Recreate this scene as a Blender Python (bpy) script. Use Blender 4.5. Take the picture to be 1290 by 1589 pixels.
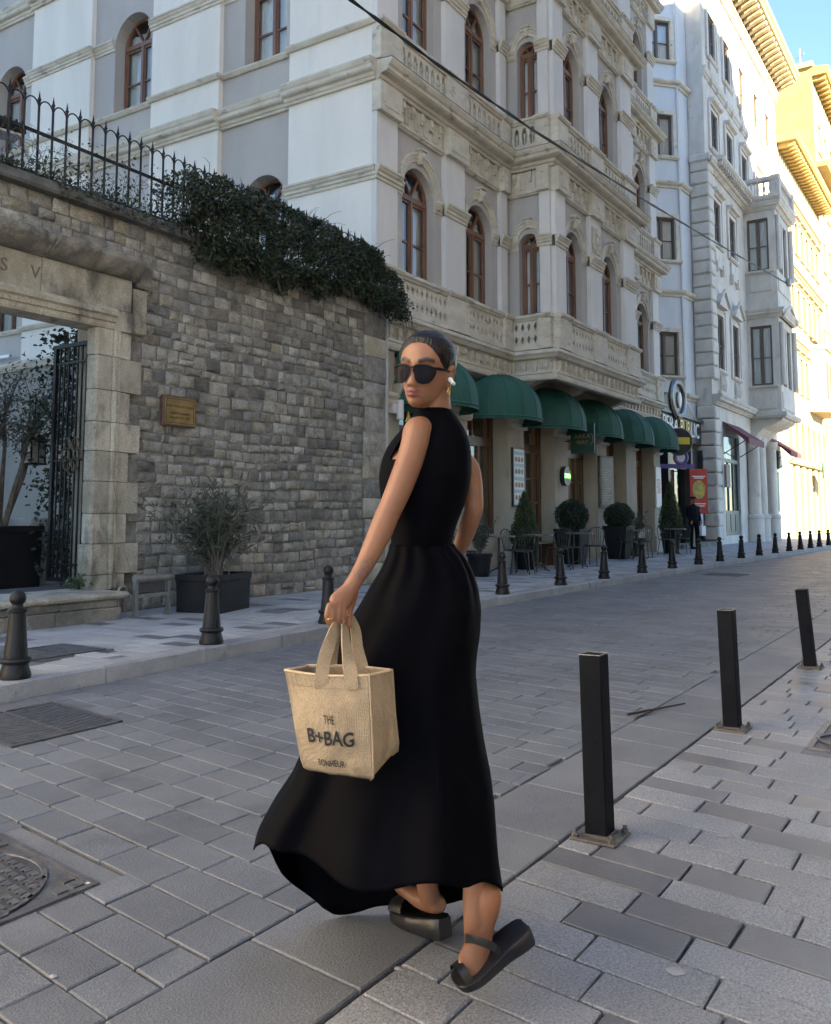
import bpy, bmesh, math, random
from mathutils import Vector, Matrix
R = math.radians
random.seed(7)
scene = bpy.context.scene
for o in list(bpy.data.objects):
    bpy.data.objects.remove(o, do_unlink=True)
COL = scene.collection

# ------------------------------------------------------------------ camera
EYE = Vector((0, 0, 1.25))
HEAD, TILT = R(32.623), R(5.305)
cam_data = bpy.data.cameras.new('camera')
cam = bpy.data.objects.new('camera', cam_data)
COL.objects.link(cam)
ax = Vector((math.cos(HEAD)*math.cos(TILT), math.sin(HEAD)*math.cos(TILT), math.sin(TILT)))
rt = Vector((math.sin(HEAD), -math.cos(HEAD), 0))
up = rt.cross(ax)
m = Matrix((rt, up, -ax)).transposed().to_4x4()
m.translation = EYE
cam.matrix_world = m
cam_data.sensor_fit = 'HORIZONTAL'
cam_data.sensor_width = 36
cam_data.lens = 36*1400/1290
cam_data.shift_x = 0
cam_data.shift_y = -124.5/1290
cam_data.clip_start = .05
cam_data.clip_end = 2000
scene.camera = cam

# ------------------------------------------------------------------ sky, sun, exposure
SUN_DIR = Vector((.45, .90, -.39)).normalized()          # direction the light travels
elev = math.asin(-SUN_DIR.z)
world = bpy.data.worlds.new('World')
scene.world = world
world.use_nodes = True
wn = world.node_tree
bg = wn.nodes['Background']
sky = wn.nodes.new('ShaderNodeTexSky')
sky.sky_type = 'NISHITA'
sky.sun_disc = False
sky.sun_elevation = elev
sky.sun_rotation = math.atan2(-SUN_DIR.x, -SUN_DIR.y)
sky.air_density = 1.0
sky.dust_density = 0.
sky.ozone_density = 7.0
wn.links.new(sky.outputs[0], bg.inputs[0])
bg.inputs[1].default_value = .076
sl = bpy.data.lights.new('sun', 'SUN')
sl.energy = 4.2
sl.angle = R(.5)
sl.color = (1, .92, .78)
sun = bpy.data.objects.new('sun', sl)
COL.objects.link(sun)
sun.rotation_euler = SUN_DIR.to_track_quat('-Z', 'Y').to_euler()
sun.location = (-20, -40, 40)
vs = scene.view_settings
vs.view_transform = 'Standard'
vs.look = 'None'
vs.gamma = 1
vs.exposure = 3.12
vs.use_curve_mapping = False
vs.use_white_balance = True
vs.white_balance_temperature = 8900
vs.white_balance_tint = 13
scene.render.engine = 'CYCLES'
scene.cycles.max_bounces = 6
scene.cycles.diffuse_bounces = 4
scene.cycles.transparent_max_bounces = 8
scene.cycles.use_denoising = True

# ------------------------------------------------------------------ materials
MATS = {}
def nd(t, typ, **kw):
    n = t.nodes.new(typ)
    for k, v in kw.items():
        setattr(n, k, v)
    return n
def c4(c):
    return (c[0], c[1], c[2], 1)
def pm(name, c1, c2=None, rough=.7, sc=2., rnd=0., grain=0., gsc=250., bump=0., bsc=30., metal=0., spec=.5,
       stretch=(1, 1, 1), lo=.35, hi=.65, c3=None, sc3=9., lo3=.6, hi3=.72, hue=None, coat=0., rvar=0., local=False, attr=None):
    """procedural surface: two-colour noise, optional third colour in patches, grain, per-piece variation, bump"""
    if name in MATS:
        return MATS[name]
    mt = bpy.data.materials.new(name)
    mt.use_nodes = True
    t = mt.node_tree
    b = t.nodes['Principled BSDF']
    L = t.links.new
    if local:
        pos = nd(t, 'ShaderNodeTexCoord').outputs['Object']
    else:
        pos = nd(t, 'ShaderNodeNewGeometry').outputs['Position']
    mp = nd(t, 'ShaderNodeMapping')
    mp.inputs['Scale'].default_value = stretch
    L(pos, mp.inputs['Vector'])
    def noise(scale, detail=5, src=None):
        n = nd(t, 'ShaderNodeTexNoise')
        n.inputs['Scale'].default_value = scale
        n.inputs['Detail'].default_value = detail
        n.inputs['Roughness'].default_value = .62
        L(src or mp.outputs[0], n.inputs['Vector'])
        return n.outputs['Fac']
    def ramp(fac, a, z):
        r = nd(t, 'ShaderNodeMapRange', interpolation_type='SMOOTHSTEP')
        r.inputs['From Min'].default_value = a
        r.inputs['From Max'].default_value = z
        L(fac, r.inputs['Value'])
        return r.outputs['Result']
    def mix(fac, a, c, mode='MIX'):
        mx = nd(t, 'ShaderNodeMix', data_type='RGBA', blend_type=mode)
        if isinstance(fac, float): mx.inputs['Factor'].default_value = fac
        else: L(fac, mx.inputs['Factor'])
        for i, s in ((6, a), (7, c)):
            if isinstance(s, tuple): mx.inputs[i].default_value = s
            else: L(s, mx.inputs[i])
        return mx.outputs[2]
    col = c4(c1)
    if attr:
        an = nd(t, 'ShaderNodeAttribute', attribute_name=attr)
        col = an.outputs['Color']
    nz = None
    if c2:
        nz = noise(sc)
        col = mix(ramp(nz, lo, hi), col, c4(c2))
    if c3:
        col = mix(ramp(noise(sc3, 7), lo3, hi3), col, c4(c3))
    if rnd or hue:
        oi = nd(t, 'ShaderNodeObjectInfo')
        gi = nd(t, 'ShaderNodeNewGeometry')
        ad = nd(t, 'ShaderNodeMath', operation='ADD')
        L(oi.outputs['Random'], ad.inputs[0]); L(gi.outputs['Random Per Island'], ad.inputs[1])
        fr = nd(t, 'ShaderNodeMath', operation='FRACT')
        L(ad.outputs[0], fr.inputs[0])
        if hue:
            cr = nd(t, 'ShaderNodeValToRGB')
            e = cr.color_ramp.elements
            e[0].position = 0; e[0].color = c4(hue[0])
            e[1].position = 1; e[1].color = c4(hue[-1])
            for i, h in enumerate(hue[1:-1], 1):
                q = e.new(i/(len(hue)-1)); q.color = c4(h)
            cr.color_ramp.interpolation = 'LINEAR'
            L(fr.outputs[0], cr.inputs[0])
            col = mix(1.0, col, cr.outputs[0], 'MULTIPLY')
        if rnd:
            f2 = nd(t, 'ShaderNodeMath', operation='MULTIPLY'); f2.inputs[1].default_value = 7.31
            L(fr.outputs[0], f2.inputs[0])
            f3 = nd(t, 'ShaderNodeMath', operation='FRACT'); L(f2.outputs[0], f3.inputs[0])
            mr = nd(t, 'ShaderNodeMapRange')
            mr.inputs['To Min'].default_value = 1-rnd; mr.inputs['To Max'].default_value = 1+rnd
            L(f3.outputs[0], mr.inputs['Value'])
            col = mix(1.0, col, mr.outputs[0], 'MULTIPLY')
    if grain:
        mr = nd(t, 'ShaderNodeMapRange')
        mr.inputs['From Min'].default_value = .3; mr.inputs['From Max'].default_value = .7
        mr.inputs['To Min'].default_value = 1-grain; mr.inputs['To Max'].default_value = 1+grain
        L(noise(gsc, 2, pos), mr.inputs['Value'])
        col = mix(1.0, col, mr.outputs[0], 'MULTIPLY')
    if isinstance(col, tuple): b.inputs['Base Color'].default_value = col
    else: L(col, b.inputs['Base Color'])
    b.inputs['Roughness'].default_value = rough
    if rvar:
        mr = nd(t, 'ShaderNodeMapRange')
        mr.inputs['From Min'].default_value = .3; mr.inputs['From Max'].default_value = .7
        mr.inputs['To Min'].default_value = rough-rvar; mr.inputs['To Max'].default_value = rough+rvar
        L(noise(1.7, 4), mr.inputs['Value']); L(mr.outputs[0], b.inputs['Roughness'])
    b.inputs['Metallic'].default_value = metal
    b.inputs['Specular IOR Level'].default_value = spec
    b.inputs['Coat Weight'].default_value = coat
    if bump:
        bp = nd(t, 'ShaderNodeBump')
        bp.inputs['Strength'].default_value = bump
        bp.inputs['Distance'].default_value = .02
        L(noise(bsc, 7, pos), bp.inputs['Height'])
        L(bp.outputs[0], b.inputs['Normal'])
    MATS[name] = mt
    return mt
def emat(name, c, s):
    mt = bpy.data.materials.new(name); mt.use_nodes = True
    b = mt.node_tree.nodes['Principled BSDF']
    b.inputs['Base Color'].default_value = c4(c)
    b.inputs['Emission Color'].default_value = c4(c)
    b.inputs['Emission Strength'].default_value = s
    return mt
def glassmat(name, tint, refl=.12, rough=.03):
    """thin window pane: clear sheet with fresnel gloss"""
    mt = bpy.data.materials.new(name); mt.use_nodes = True
    t = mt.node_tree
    t.nodes.remove(t.nodes['Principled BSDF'])
    out = t.nodes['Material Output']
    tr = nd(t, 'ShaderNodeBsdfTransparent'); tr.inputs[0].default_value = c4(tint)
    gl = nd(t, 'ShaderNodeBsdfGlossy'); gl.inputs['Roughness'].default_value = rough
    fz = nd(t, 'ShaderNodeFresnel'); fz.inputs[0].default_value = 1.5
    ad = nd(t, 'ShaderNodeMath', operation='ADD'); ad.inputs[1].default_value = refl
    t.links.new(fz.outputs[0], ad.inputs[0])
    mx = nd(t, 'ShaderNodeMixShader')
    t.links.new(ad.outputs[0], mx.inputs[0]); t.links.new(tr.outputs[0], mx.inputs[1]); t.links.new(gl.outputs[0], mx.inputs[2])
    t.links.new(mx.outputs[0], out.inputs[0])
    return mt

# ------------------------------------------------------------------ mesh helpers
I4 = Matrix.Identity(4)
def frame(x, y, z=0, rz=0.):
    return Matrix.Translation((x, y, z)) @ Matrix.Rotation(rz, 4, 'Z')
class MB:
    """collects faces of ONE piece"""
    def __init__(s, M=None):
        s.v = []; s.f = []; s.M = M or I4; s.mi = []; s.cur = 0
    def add(s, pts, faces):
        k = len(s.v)
        s.v += [s.M @ Vector(p) for p in pts]
        s.f += [tuple(i+k for i in f) for f in faces]
        s.mi += [s.cur]*len(faces)
        return s
    def box(s, x0, x1, y0, y1, z0, z1):
        p = [(x, y, z) for z in (z0, z1) for y in (y0, y1) for x in (x0, x1)]
        return s.add(p, [(0, 2, 3, 1), (4, 5, 7, 6), (0, 1, 5, 4), (2, 6, 7, 3), (0, 4, 6, 2), (1, 3, 7, 5)])
    def bbox(s, x0, x1, y0, y1, z0, z1, e=.01):
        """box with chamfered edges"""
        vs, fs = [], []
        X, Y, Z = (x0, x1), (y0, y1), (z0, z1)
        idx = {}
        for a in (0, 1):
            for b in (0, 1):
                for c in (0, 1):
                    sx, sy, sz = (1, -1)[a]*e, (1, -1)[b]*e, (1, -1)[c]*e
                    for k, p in enumerate(((X[a], Y[b]+sy, Z[c]+sz), (X[a]+sx, Y[b], Z[c]+sz), (X[a]+sx, Y[b]+sy, Z[c]))):
                        idx[a, b, c, k] = len(vs); vs.append(p)
        g = lambda a, b, c, k: idx[a, b, c, k]
        for a in (0, 1):
            fs.append((g(a, 0, 0, 0), g(a, 1, 0, 0), g(a, 1, 1, 0), g(a, 0, 1, 0)))
            fs.append((g(0, a, 0, 1), g(1, a, 0, 1), g(1, a, 1, 1), g(0, a, 1, 1)))
            fs.append((g(0, 0, a, 2), g(1, 0, a, 2), g(1, 1, a, 2), g(0, 1, a, 2)))
        for a in (0, 1):
            for b in (0, 1):
                fs.append((g(a, b, 0, 0), g(a, b, 1, 0), g(a, b, 1, 1), g(a, b, 0, 1)))
                fs.append((g(a, 0, b, 0), g(a, 1, b, 0), g(a, 1, b, 2), g(a, 0, b, 2)))
                fs.append((g(0, a, b, 1), g(1, a, b, 1), g(1, a, b, 2), g(0, a, b, 2)))
                for c in (0, 1):
                    fs.append((g(a, b, c, 0), g(a, b, c, 1), g(a, b, c, 2)))
        return s.add(vs, fs)
    def prism(s, poly, d0, d1, plane='xz'):
        """polygon extruded: plane 'xz' -> along y, 'xy' -> along z, 'yz' -> along x"""
        n = len(poly)
        def P(a, b, d):
            return (a, d, b) if plane == 'xz' else ((a, b, d) if plane == 'xy' else (d, a, b))
        p = [P(a, b, d0) for a, b in poly] + [P(a, b, d1) for a, b in poly]
        return s.add(p, [tuple(range(n)), tuple(range(2*n-1, n-1, -1))] + [(i, (i+1) % n, n+(i+1) % n, n+i) for i in range(n)])
    def tube(s, path, r, n=8, cap=True, closed=False):
        path = [Vector(p) for p in path]
        rr = r if isinstance(r, (list, tuple)) else [r]*len(path)
        pts, fs = [], []
        up0 = Vector((0, 0, 1))
        m_ = len(path)
        prev = None
        for i, p in enumerate(path):
            if closed: d = path[(i+1) % m_]-path[i-1]
            else: d = path[min(i+1, m_-1)]-path[max(i-1, 0)]
            d.normalize()
            if prev is None:
                a = d.cross(up0 if abs(d.z) < .9 else Vector((1, 0, 0))).normalized()
            else:
                a = (prev-d*prev.dot(d)).normalized()
            prev = a
            b = d.cross(a)
            for k in range(n):
                t = 2*math.pi*k/n
                pts.append(p+(a*math.cos(t)+b*math.sin(t))*rr[i])
        for i in range(m_ if closed else m_-1):
            j = (i+1) % m_
            for k in range(n):
                fs.append((i*n+k, i*n+(k+1) % n, j*n+(k+1) % n, j*n+k))
        if cap and not closed:
            fs.append(tuple(range(n-1, -1, -1))); fs.append(tuple((m_-1)*n+k for k in range(n)))
        return s.add(pts, fs)
    def lathe(s, prof, c=(0, 0, 0), n=20, sx=1, sy=1):
        pts, fs = [], []
        for r, z in prof:
            for k in range(n):
                t = 2*math.pi*k/n
                pts.append((c[0]+r*math.cos(t)*sx, c[1]+r*math.sin(t)*sy, c[2]+z))
        for i in range(len(prof)-1):
            for k in range(n):
                fs.append((i*n+k, i*n+(k+1) % n, (i+1)*n+(k+1) % n, (i+1)*n+k))
        fs.append(tuple(range(n-1, -1, -1))); fs.append(tuple((len(prof)-1)*n+k for k in range(n)))
        return s.add(pts, fs)
    def sphere(s, c, r, n=10, m_=7):
        r = r if isinstance(r, tuple) else (r, r, r)
        pr = [(math.sin(math.pi*i/m_), -math.cos(math.pi*i/m_)) for i in range(m_+1)]
        pts, fs = [], []
        for q, z in pr:
            for k in range(n):
                t = 2*math.pi*k/n
                pts.append((c[0]+q*r[0]*math.cos(t), c[1]+q*r[1]*math.sin(t), c[2]+z*r[2]))
        for i in range(m_):
            for k in range(n):
                fs.append((i*n+k, i*n+(k+1) % n, (i+1)*n+(k+1) % n, (i+1)*n+k))
        return s.add(pts, fs)
    def loft(s, rings, cap=True, closed=True):
        n = len(rings[0]); pts = [p for r in rings for p in r]; fs = []
        for i in range(len(rings)-1):
            for k in range(n if closed else n-1):
                fs.append((i*n+k, i*n+(k+1) % n, (i+1)*n+(k+1) % n, (i+1)*n+k))
        if cap and closed:
            fs.append(tuple(range(n-1, -1, -1))); fs.append(tuple((len(rings)-1)*n+k for k in range(n)))
        return s.add(pts, fs)
    def mold(s, prof, x0, x1, y=0., m0=0., m1=0.):
        """moulding: profile [(out, z)] run along x; m0/m1 = mitre factors"""
        n = len(prof)
        p = [(x0-m0*o, y-o, z) for o, z in prof] + [(x1+m1*o, y-o, z) for o, z in prof]
        return s.add(p, [tuple(range(n)), tuple(range(2*n-1, n-1, -1))] + [(i, (i+1) % n, n+(i+1) % n, n+i) for i in range(n)])
    def mesh(s, name, mat, smooth=False, norm=True):
        me = bpy.data.meshes.new(name)
        me.from_pydata([tuple(v) for v in s.v], [], s.f)
        for mm in (mat if isinstance(mat, (list, tuple)) else [mat]):
            me.materials.append(mm)
        if any(s.mi):
            me.polygons.foreach_set('material_index', s.mi)
        if norm:
            bm = bmesh.new(); bm.from_mesh(me)
            bmesh.ops.recalc_face_normals(bm, faces=bm.faces)
            bm.to_mesh(me); bm.free()
        if smooth:
            me.polygons.foreach_set('use_smooth', [True]*len(me.polygons))
            if smooth != 'all':
                me.set_sharp_from_angle(angle=R(smooth if smooth is not True else 40))
        me.update()
        return me
    def build(s, name, mat, parent=None, smooth=False, norm=True, **tags):
        return link(name, s.mesh(name, mat, smooth, norm), parent, **tags)
def link(name, me, parent=None, M=None, **tags):
    o = bpy.data.objects.new(name, me)
    COL.objects.link(o)
    if parent:
        o.parent = parent
        o.matrix_parent_inverse = WORLDM[parent.name].inverted() if parent.name in WORLDM else I4
    if M is not None:
        o.matrix_basis = M
    if parent: CHILD.setdefault(parent.name, []).append(o)
    WORLDM[o.name] = (M if M is not None else I4)
    for k, v in tags.items():
        o[k] = v
    return o
WORLDM = {}
CHILD = {}
def thing(name, label, cat, loc=(0, 0, 0), rz=0., group=None):
    o = bpy.data.objects.new(name, None)
    o.empty_display_size = .2
    COL.objects.link(o)
    o.matrix_basis = frame(loc[0], loc[1], loc[2], rz)
    WORLDM[o.name] = o.matrix_basis.copy()
    o['label'] = label; o['category'] = cat
    if group: o['group'] = group
    return o
def copy_tree(o, M, label=None, parent=None):
    """copy of a thing placed by matrix M, with copies of its parts and sub-parts"""
    c = o.copy(); COL.objects.link(c)
    if parent is None: c.matrix_basis = M
    else:
        c.parent = parent
        c.matrix_parent_inverse = o.matrix_parent_inverse.copy()
    WORLDM[c.name] = M
    if label: c['label'] = label
    for ch in KIDS(o): copy_tree(ch, M, None, c)
    return c
def KIDS(o):
    return list(CHILD.get(o.name, []))
def shared(name, me, M, parent, **tags):
    """another object on existing mesh data, placed by world matrix M"""
    return link(name, me, parent, M, **tags)
def lerp(a, b, t): return a+(b-a)*t
def interp(tab, x):
    if x <= tab[0][0]: return tab[0][1]
    for (a, b), (c, d) in zip(tab, tab[1:]):
        if x <= c: return b+(d-b)*(x-a)/(c-a)
    return tab[-1][1]
def text(name, s, M, size, mat, parent, extrude=.003, align='CENTER', font_sx=1.):
    cu = bpy.data.curves.new(name, 'FONT')
    cu.body = s; cu.size = size; cu.extrude = extrude; cu.align_x = align; cu.align_y = 'CENTER'
    cu.resolution_u = 3
    tmp = bpy.data.objects.new('tmp', cu)
    COL.objects.link(tmp)
    dg = bpy.context.evaluated_depsgraph_get()
    me = bpy.data.meshes.new_from_object(tmp.evaluated_get(dg))
    bpy.data.objects.remove(tmp, do_unlink=True)
    me.materials.clear(); me.materials.append(mat)
    # text lies in local xy; stand it up facing -y (outwards)
    me.transform(M @ Matrix.Rotation(R(90), 4, 'X') @ Matrix.Scale(font_sx, 4, (1, 0, 0)))
    return link(name, me, parent, kind='stuff') if len(s) > 1 else link(name, me, parent)

# ================================================================== GROUND
def kerb_y(x):
    return interp([(-8, 5.5), (3.7, 5.68), (8, 5.86), (12, 5.92), (20, 5.76), (30, 5.5), (37, 5.28), (62, 4.6)], x)
SKEW = .15
def in_view(p, margin=.04):
    v = Vector(p)-EYE
    d = v.dot(ax)
    if d < .3: return False
    x, y = v.dot(rt)/d, v.dot(up)/d
    return abs(x) < .4607+margin and -.6564-margin < y < .4786+margin
granite = pm('road_granite', (.118, .130, .147), (.152, .164, .181), .5, sc=1.1, rnd=.13, grain=.34, gsc=150, bump=.4, bsc=150, rvar=.09, c3=(.080, .088, .099), sc3=1.9, lo3=.52, hi3=.78)
granite_n = pm('pavement_granite', (.195, .207, .226), (.235, .246, .264), .5, sc=1.6, rnd=.09, grain=.42, gsc=130, bump=.45, bsc=150, rvar=.08, c3=(.15, .16, .175), sc3=2.4, lo3=.57, hi3=.75)
basalt = pm('pavement_basalt', (.108, .115, .127), (.135, .142, .155), .44, sc=2, rnd=.16, grain=.12, gsc=220, bump=.2, bsc=90, rvar=.07)
slabm = pm('edge_slab', (.128, .139, .155), (.16, .171, .186), .55, sc=1.3, rnd=.12, grain=.3, gsc=150, bump=.35, bsc=140, rvar=.08, c3=(.12, .124, .128), sc3=1.8, lo3=.52, hi3=.78)
sw_light = pm('sidewalk_light', (.30, .315, .33), (.36, .375, .385), .55, sc=1.2, rnd=.13, grain=.16, gsc=150, bump=.2, bsc=90, rvar=.1)
sw_dark = pm('sidewalk_dark', (.12, .128, .14), (.15, .157, .167), .5, sc=2, rnd=.12, grain=.15, gsc=150, bump=.2, bsc=90)
kerbm = pm('kerb_stone', (.25, .255, .26), (.32, .32, .32), .65, sc=2.2, rnd=.1, grain=.18, gsc=120, bump=.4, bsc=50, c3=(.10, .10, .10), sc3=4, lo3=.58, hi3=.75)
jointm = pm('joint_sand', (.075, .073, .07), (.14, .138, .13), .95, sc=5, grain=.3, gsc=120, lo=.45, hi=.62, c3=(.26, .26, .26), sc3=2.3, lo3=.6, hi3=.68)
joint_dark = pm('joint_dark', (.045, .046, .048), (.085, .085, .085), .95, sc=5, grain=.3, gsc=120)
earth = pm('ground_sheet', (.12, .12, .12), (.15, .15, .15), .9, sc=.4)

MB().add([(-300, -300, -.03), (600, -300, -.03), (600, 300, -.03), (-300, 300, -.03)], [(0, 1, 2, 3)]).build('ground', earth, kind='structure')

def stone_pts(mb, q, z, e, rng, drop=.03):
    """one laid stone: four plan corners q (ccw), worn top edge, sunk sides"""
    cx = sum(p[0] for p in q)/4; cy = sum(p[1] for p in q)/4
    tz = [z+rng.uniform(-.0013, .0013) for _ in range(4)]
    top, mid, bot = [], [], []
    for (x, y), h in zip(q, tz):
        d = math.hypot(x-cx, y-cy)
        jx, jy = rng.uniform(-.002, .002), rng.uniform(-.002, .002)
        ux, uy = (x-cx)/d, (y-cy)/d
        top.append((x-ux*e*1.4+jx, y-uy*e*1.4+jy, h)); mid.append((x+jx, y+jy, h-e*.8)); bot.append((x+jx, y+jy, h-drop))
    return mb.add(top+mid+bot, [(0, 1, 2, 3)] + [(i, (i+1) % 4, 4+(i+1) % 4, 4+i) for i in range(4)] + [(4+i, 4+(i+1) % 4, 8+(i+1) % 4, 8+i) for i in range(4)])

HOLES = [(1.43, 2.17, 2.63, 3.37, True), (3.1, 3.84, 4.53, 5.39, True), (4.33, 5.13, 6.39, 6.97, False), (5.27, 5.97, .22, .92, True), (19.4, 20.3, 4.5, 5.3, True)]
def lay(parent, name, y_lo, y_hi, x_lo, x_hi, pitch, ln, gap, matf, z, rng, holes=(), limit=300, skew=SKEW, y_hi_fn=None):
    """courses of stones across the street; the largest in view are objects, the rest one mesh"""
    cells = []
    x = x_lo; r = 0
    while x < x_hi:
        pw = pitch*rng.uniform(.94, 1.06)
        y = y_lo - rng.uniform(.0, ln)
        while True:
            top = y_hi_fn(x) if y_hi_fn else y_hi
            if y >= top-.05: break
            l = ln*rng.choice((.8, .95, 1, 1, 1.05, 1.2))
            a, b = max(y, y_lo), min(y+l, top)
            if top-b < .09: b = top
            spans = [(a, b)]
            for h in holes:
                xm = x+pw/2+skew*((h[2]+h[3])/2-1.5)
                if h[0]-.02 < xm < h[1]+.02:
                    nxt = []
                    for p0, p1 in spans:
                        if p1 <= h[2] or p0 >= h[3]: nxt.append((p0, p1)); continue
                        if p0 < h[2]: nxt.append((p0, h[2]))
                        if p1 > h[3]: nxt.append((h[3], p1))
                    spans = nxt
            for (a_, b_) in spans:
                if b_-a_ < .05: continue
                s = lambda yy: skew*(yy-1.5)
                q = [(x+gap/2+s(a_), a_+gap/2), (x+pw-gap/2+s(a_), a_+gap/2), (x+pw-gap/2+s(b_), b_-gap/2), (x+gap/2+s(b_), b_-gap/2)]
                cells.append((sum(p[0] for p in q)/4, sum(p[1] for p in q)/4, q, matf(rng)))
            y = b if b == top else y+l
            if b == top: break
        x += pw; r += 1
    seen = [c for c in cells if in_view((c[0], c[1], z), -.01)]
    seen.sort(key=lambda c: math.hypot(c[0], c[1]))
    pick = set(id(c) for c in seen[:limit])
    rest = {}
    for c in cells:
        if id(c) in pick:
            stone_pts(MB(), c[2], z+rng.uniform(-.0015, .0015), .005, rng).build(name, c[3], parent, norm=False)
        else:
            stone_pts(rest.setdefault(c[3].name, MB()), c[2], z+rng.uniform(-.0015, .0015), .005, rng)
    mats = list(rest)
    if mats:
        mb = MB()
        for i, k in enumerate(mats):
            mb.cur = i; o = rest[k]; n = len(mb.v); mb.v += o.v
            mb.f += [tuple(j+n for j in f) for f in o.f]; mb.mi += [i]*len(o.f)
        mb.build(name, [MATS[k] for k in mats], parent, norm=False, kind='stuff')
rng = random.Random(11)
# carriageway
road = MB()
xs = [-6, -2, 2, 5, 8, 12, 16, 20, 25, 30, 37, 50, 62]
road.add([(x, 1.4, -.016) for x in xs]+[(x, kerb_y(x)+.02, -.016) for x in xs], [(i, i+1, len(xs)+i+1, len(xs)+i) for i in range(len(xs)-1)])
road = road.build('road', jointm, kind='structure')
lay(road, 'paving_stone', 1.93, 5.6, -2, 61, 0.178, .335, .0065, lambda r: granite, 0, rng, [h for h in HOLES if h[4]], y_hi_fn=lambda x: kerb_y(x)-.005)
# edge slabs between carriageway and near pavement
x = -2.
while x < 60:
    l = rng.uniform(.36, .62)
    s0 = SKEW*.0
    stone_pts(MB(), [(x+.004, 1.478), (x+l-.004, 1.478), (x+l-.004+.06, 1.922), (x+.004+.06, 1.922)], .001, .005, rng).build('edge_slab', slabm, road, norm=False)
    x += l
    if x > 20: l = 1
# near pavement
pav = MB().add([(-6, -4, -.016), (62, -4, -.016), (62, 1.47, -.016), (-6, 1.47, -.016)], [(0, 1, 2, 3)]).build('near_pavement', joint_dark, kind='structure')
lay(pav, 'paving_stone', -3.9, 1.465, -2, 40, .182, .36, .010, lambda r: basalt if r.random() < .24 else granite_n, .001, rng, [HOLES[3]])
# far pavement with kerb
sw = MB()
ws = [(-8, 8.9), (12.6, 8.9), (12.7, 9.9), (34, 9.9), (62, 9.9)]
xs = [-8, -2, 3.7, 6, 8, 10, 12.6, 12.7, 16, 20, 25, 30, 34, 37, 50, 62]
sw.add([(x, kerb_y(x)+.16, .1) for x in xs]+[(x, interp(ws, x), .1) for x in xs], [(i, i+1, len(xs)+i+1, len(xs)+i) for i in range(len(xs)-1)])
sw = sw.build('far_pavement', jointm, kind='structure')
def far_lay():
    cells = []
    x = -3.
    while x < 60:
        pw = .2*rng.uniform(.95, 1.05)
        top = 8.72 if x < 12.5 else 9.6
        y = kerb_y(x)+.2
        off = rng.uniform(.1, .38)
        while y < top-.04:
            l = off if off else .38*rng.choice((.9, 1, 1, 1.1)); off = 0
            b = min(y+l, top)
            if top-b < .08: b = top
            q = [(x+.004, y+.004), (x+pw-.004, y+.004), (x+pw-.004, b-.004), (x+.004, b-.004)]
            if not (HOLES[2][0] < x+pw/2 < HOLES[2][1] and HOLES[2][2] < (y+b)/2 < HOLES[2][3]):
                cells.append((x+pw/2, (y+b)/2, q, sw_dark if rng.random() < .17 else sw_light))
            y = b
        x += pw
    seen = sorted((c for c in cells if in_view((c[0], c[1], .12), -.005)), key=lambda c: math.hypot(c[0], c[1]))
    pick = set(id(c) for c in seen[:300])
    mb = MB()
    for c in cells:
        if id(c) in pick:
            stone_pts(MB(), c[2], .12, .003, rng).build('paving_slab', c[3], sw, norm=False)
        else:
            mb.cur = 0 if c[3] is sw_light else 1
            stone_pts(mb, c[2], .12, .003, rng)
    mb.build('paving_slab', [sw_light, sw_dark], sw, norm=False, kind='stuff')
far_lay()
x = -7.
while x < 60:
    l = rng.uniform(.85, 1.15)
    a, b = kerb_y(x), kerb_y(x+l)
    mb = MB()
    p = []
    for xx, yy in ((x+.004, a), (x+l-.004, b)):
        p += [(xx, yy, -.03), (xx, yy+.004, .105), (xx, yy+.02, .121), (xx, yy+.195, .122), (xx, yy+.195, -.03)]
    mb.add(p, [(0, 1, 2, 3, 4), (9, 8, 7, 6, 5)]+[(i, i+1, i+6, i+5) for i in range(4)])
    mb.build('kerb_stone', kerbm, sw)
    x += l

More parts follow.
